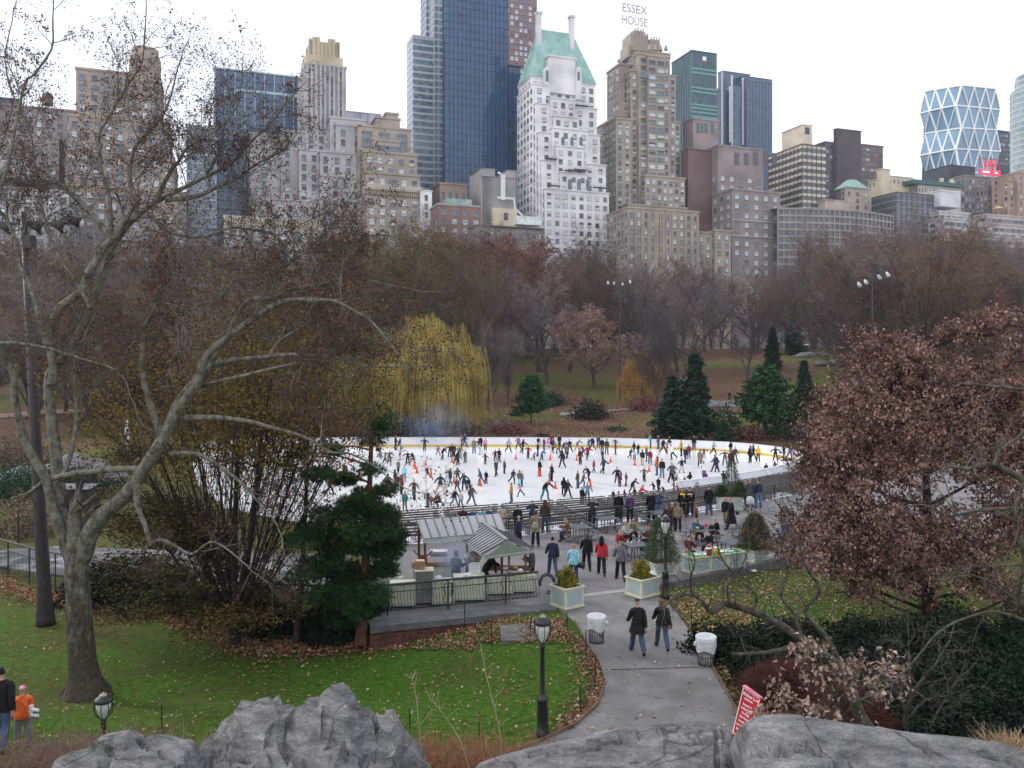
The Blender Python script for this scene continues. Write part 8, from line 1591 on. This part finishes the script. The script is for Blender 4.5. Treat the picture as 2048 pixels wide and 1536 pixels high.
# people on the terrace and paths: px, foot y, standing height px, pose, top, trousers, heading, hair, kind, coat, label
TP = [(1275, 1307, 111, 'walk', 'k', 'j', .05, 'n', 'hat', 1, 1, 'man in a long black coat and navy knit cap walking away on the path'), (1324, 1298, 102, 'walk', 'k', 'j', 0, 'u', 'long', 0, 1, 'woman with curly brown hair and black jacket walking away on the path'),
 (1105, 1152, 80, 'walk', 'n', 'j', .1, 'k', 'short', 0, 1, 'man in a dark leather jacket and blue jeans walking toward the rink'), (1147, 1166, 80, 'walk', 'c', 'n', 0, 'd', 'short', 0, 1, 'blond woman in a bright turquoise jacket walking toward the rink'), (1173, 1141, 76, 'walk', 'k', 'k', 0, 'u', 'hood', 0, 1, 'person in a dark hooded coat beside the turquoise jacket'), (1203, 1151, 80, 'walk', 'r', 'k', -.1, 'k', 'long', 0, 1, 'dark haired woman in a red jacket seen from behind'), (1241, 1161, 84, 'walk', 'g', 'k', 0, 'k', 'hat', 0, 1, 'man in a dark grey quilted jacket and black cap seen from behind'),
 (1071, 1093, 77, 'stand', 'e', 'n', 0, 'u', 'hood', 1, 0, 'person in a beige parka with a small grey backpack near the stand'), (1090, 1067, 70, 'stand', 'u', 'j', 0, 'u', 'long', 0, 0, 'long haired person in a rust brown jacket and jeans at the railing'), (1065, 1062, 60, 'lean', 'n', 'n', 0, 'k', 'short', 0, 0, 'person in navy leaning on the railing left of the rust jacket'), (1004, 1070, 61, 'stand', 'e', 'g', 0, 'g', 'hood', 1, 0, 'person in a cream hooded coat behind the canopy at the railing'), (1035, 1070, 60, 'stand', 'k', 'k', 0, 'k', 'short', 0, 0, 'person in a black jacket at the railing right of the cream coat'), (1038, 1094, 62, 'stand', 'n', 'k', 1.0, 'h', 'short', 0, 0, 'grey haired person in a dark jacket behind the gabled roof'),
 (905, 1072, 56, 'stand', 'g', 'k', 0, 'u', 'short', 0, 0, 'leftmost spectator whose head shows above the grey canopy'), (926, 1072, 60, 'stand', 'm', 'k', 0, 'k', 'short', 0, 0, 'spectator in dark maroon above the grey canopy'), (944, 1072, 56, 'stand', 'b', 'k', 0, 'h', 'short', 0, 0, 'grey haired spectator in blue above the grey canopy'), (965, 1072, 57, 'stand', 'c', 'k', 0, 'e', 'hood', 0, 0, 'spectator with a fur hood above the grey canopy'), (977, 1071, 58, 'stand', 'b', 'k', 0, 'v', 'hat', 0, 0, 'spectator with a purple hat above the grey canopy'),
 (1184, 1056, 60, 'lean', 'k', 'k', -.2, 'k', 'short', 1, 0, 'person in a black coat leaning on the railing behind a picnic table'), (1237, 1046, 64, 'stand', 'k', 'k', -.1, 'k', 'hat', 2, 0, 'man in a long black coat and flat cap at the railing'), (1260, 1046, 60, 'stand', 'v', 'k', .3, 'k', 'short', 0, 0, 'person in a dusty purple jacket at the railing beside the long black coat'), (1302, 1042, 60, 'stand', 'k', 'k', 0, 'u', 'short', 1, 0, 'person in a dark coat with blue scarf at the railing behind the lamp'), (1318, 1038, 58, 'lean', 'n', 'j', 0, 'k', 'short', 0, 0, 'person in navy and jeans leaning on the railing behind the lamp'),
 (1365, 1034, 58, 'stand', 'k', 'k', 0, 'k', 'hat', 0, 0, 'person in black with a yellow scarf at the railing'), (1380, 1034, 60, 'stand', 'k', 'k', 0, 'k', 'short', 0, 0, 'person in black with a cream scarf at the railing'), (1418, 1030, 69, 'stand', 'k', 'j', 0, 'u', 'short', 1, 0, 'large man in a black coat and pale jeans at the railing'), (1452, 1056, 70, 'walk', 'k', 'e', 2.6, 'h', 'short', 0, 0, 'grey haired person in khaki trousers beside the railing planter'), (1463, 1058, 68, 'walk', 'k', 'k', 1.7, 'u', 'short', 2, 0, 'woman in a long dark coat with a shoulder bag before the railing planter'), (1500, 1014, 60, 'stand', 'g', 'k', 0, 'h', 'short', 1, 0, 'person in a grey coat behind the pushchair'), (1517, 1015, 64, 'stand', 'n', 'j', .3, 'k', 'short', 0, 0, 'tall man in a dark jacket and jeans beside the pushchair'), (1492, 1010, 50, 'stand', 'u', 'k', 2, 'k', 'short', 0, 0, 'small person in brown left of the grey coat at the railing'),
 (1345, 1062, 56, 'stand', 'u', 'k', .2, 'w', 'hat', 0, 0, 'person with a white hat and brown jacket behind the terrace fir'), (1356, 1064, 58, 'stand', 'e', 'k', -.3, 'd', 'short', 0, 0, 'person in a mustard coat beside the white hat'), (1334, 1060, 50, 'stand', 'n', 'k', .2, 'k', 'short', 0, 0, 'person in navy left of the white hat behind the fir'), (1393, 1046, 36, 'stand', 'u', 'k', 1, 'u', 'short', 0, 0, 'child in brown near the bag covered table'), (1566, 1080, 72, 'hold', 'k', 'j', 1.8, 'w', 'hat', 0, 0, 'woman in a white hat holding a pale coat left of the oak'), (1574, 1076, 50, 'stand', 'w', 'j', 1.5, 'd', 'short', 0, 0, 'child in a white coat beside the white hatted woman'),
 (912, 1190, 87, 'hold', 'k', 'k', -.6, 'k', 'hood', 0, 0, 'cook in a dark hooded jacket standing in the grill smoke'), (970, 1186, 82, 'bend', 'k', 'k', -1.2, 'k', 'hat', 0, 0, 'vendor in black with a white apron under the gabled roof'), (1064, 1176, 84, 'hold', 'g', 'k', 1.5, 'u', 'short', 0, 0, 'customer in a grey hooded top at the right end of the stand'),
 (1459, 803, 27, 'walk', 'k', 'n', 1.6, 'k', 'short', 0, 0, 'walker in dark clothes on the footpath beyond the rink'), (1655, 724, 21, 'stand', 'm', 'k', 0, 'k', 'short', 0, 0, 'person in dark red standing on the open lawn')]
for px, py, hp_, pose, a, b, rz, hr, hk, coat, hi, lb in TP:
    v = G(px, py, .0) if py > 900 else at_hill(px, py); H = min(1.92, max(1.0, hp_ * v.y / F)); H = H if pose not in ('lean', 'bend') else min(1.85, H * 1.12); person(v, H, pose, a, b, rz, lb, hr, hk, coat, bool(hi))
# seated: px, py of the hips
for px, py, a, b, rz, hr, hk, lb in ((1236, 1112, 'r', 'k', -.9, 'h', 'short', 'white haired person in red seated at the near picnic table'), (1246, 1092, 'w', 'k', -1.9, 'h', 'short', 'grey haired person in cream seated at the near picnic table'), (1267, 1084, 'e', 'k', 3.0, 'd', 'short', 'blond person in beige seated at the back of the near table'), (1301, 1100, 'm', 'k', 1.6, 'k', 'hat', 'person in dark burgundy seated at the right of the near table'), (1137, 1083, 'u', 'n', 1.4, 'u', 'short', 'person in a brown fur jacket seated sideways at the left table'), (1390, 1085, 'b', 'r', -.8, 'r', 'hat', 'child in a red hat seated at the bag covered table'), (1436, 1084, 'k', 'k', 1.3, 'w', 'hat', 'person in black with a white cap seated at the bag covered table'),
    (1377, 1126, 'm', 'k', -.6, 'u', 'short', 'person in dark plaid seated behind the green topped counter'), (1421, 1114, 'k', 'k', .4, 'k', 'short', 'person in black seated behind the red pail'), (1520, 1083, 'g', 'k', 1.2, 'w', 'hat', 'person in a grey coat and white hat seated at the right table'), (1494, 1098, 'r', 'k', -.6, 'u', 'short', 'person in red seated behind the round fir')):
    v = G(px, py, 0); person(v, 1.72, 'sit', a, b, rz, lb, hr, hk, 0, False)
# people at the lower left path
v = P(45, 1497, 18.5); person(Vector((v.x, v.y, max(v.z, 0.0))), 1.38, 'stand', 'o', 'g', .5, 'girl in an orange jacket and pink cap at the lower left', 'p', 'hat', 0, True); gl = v
v2 = P(2, 1500, 17.6); person(Vector((v2.x, v2.y, v2.z)), 1.78, 'walk', 'k', 'j', .3, 'adult in a black jacket and jeans cut by the left edge', 'k', 'short', 0, True)
def small(name, c, f, m, lab, cat): q = MB(); f(q); o = q.build(name, m); o.location = c; return tag(o, lab, cat)
e = empty('ice_skates', v + Vector((.26, -.12, .78)))
for dz in (0, .12): q = MB(); q.tube([(0, 0, dz + .12), (.02, 0, dz + .02), (.17, 0, dz)], [.05, .05, .035], 7); q.build('boot', M_wb, e); q = MB(); q.box(-.05, .2, -.004, .004, dz - .07, dz - .03); q.build('blade', M_ss, e)
tag(e, 'white ice skates hanging at the side of the girl in orange', 'skates')
def bag(px, py, hz, w, h, m, lab, name='bag'):
    c = G(px, py); q = MB(); q.lathe([(w * .4, 0), (w * .5, h * .2), (w * .48, h * .8), (w * .3, h)], 8, sy=.45); e_ = q.build(name, m, None, True); e_.location = c + Vector((0, 0, hz)); q = MB(); q.tube([(-w * .35, 0, h * .9), (-w * .1, .02, h * 1.9), (w * .1, .02, h * 1.9), (w * .35, 0, h * .9)], .01, 4); q.build('strap', m, e_); tag(e_, lab, 'bag')
bag(1163, 1168, .72, .34, .24, M_blk, 'black handbag carried beside the turquoise jacket', 'handbag'); bag(1338, 1299, .72, .24, .24, mat('brown_leather', (.14, .06, .05)), 'brown shoulder bag at the hip of the curly haired woman', 'handbag'); bag(1071, 1096, 1.02, .26, .36, mat('grey_pack', (.30, .28, .24)), 'small grey backpack on the beige parka', 'backpack'); bag(1475, 1058, .85, .24, .2, M_blk, 'black shoulder bag of the woman in the long dark coat', 'handbag'); bag(1557, 1084, .62, .3, .5, M_ln, 'white bag hanging beside the white hatted woman')
for px, py, m, lab in ((1365, 1036, CM['y'], 'yellow scarf round the neck of the left person in black'), (1380, 1036, CM['e'], 'cream scarf round the neck of the right person in black')):
    c = G(px, py); small('scarf', c + Vector((0, 0, 1.5)), lambda q: (q.tube([(math.cos(a) * .13, math.sin(a) * .12, 0) for a in [i * math.pi / 6 for i in range(12)]], .045, 6, close=True), q.box(.03, .08, -.2, -.17, -.14, 0)), m, lab, 'scarf')
# ------------------------------------------------------------------ thin winter haze over everything
def haze():
    q = MB(); q.box(-1700, 1700, -60, 1500, -4, 265)
    me = q.mesh('haze', []) ; m = bpy.data.materials.new('haze_air'); m.use_nodes = True; n = m.node_tree; n.nodes.remove(n.nodes['Principled BSDF']); pv = n.nodes.new('ShaderNodeVolumePrincipled')
    pv.inputs['Color'].default_value = (.76, .84, 1, 1); pv.inputs['Density'].default_value = .00013; pv.inputs['Anisotropy'].default_value = .2; n.links.new(pv.outputs[0], n.nodes['Material Output'].inputs['Volume']); me.materials.append(m)
    tag(add('haze', me), 'thin pale winter haze over the park and city', kind='stuff')
haze()
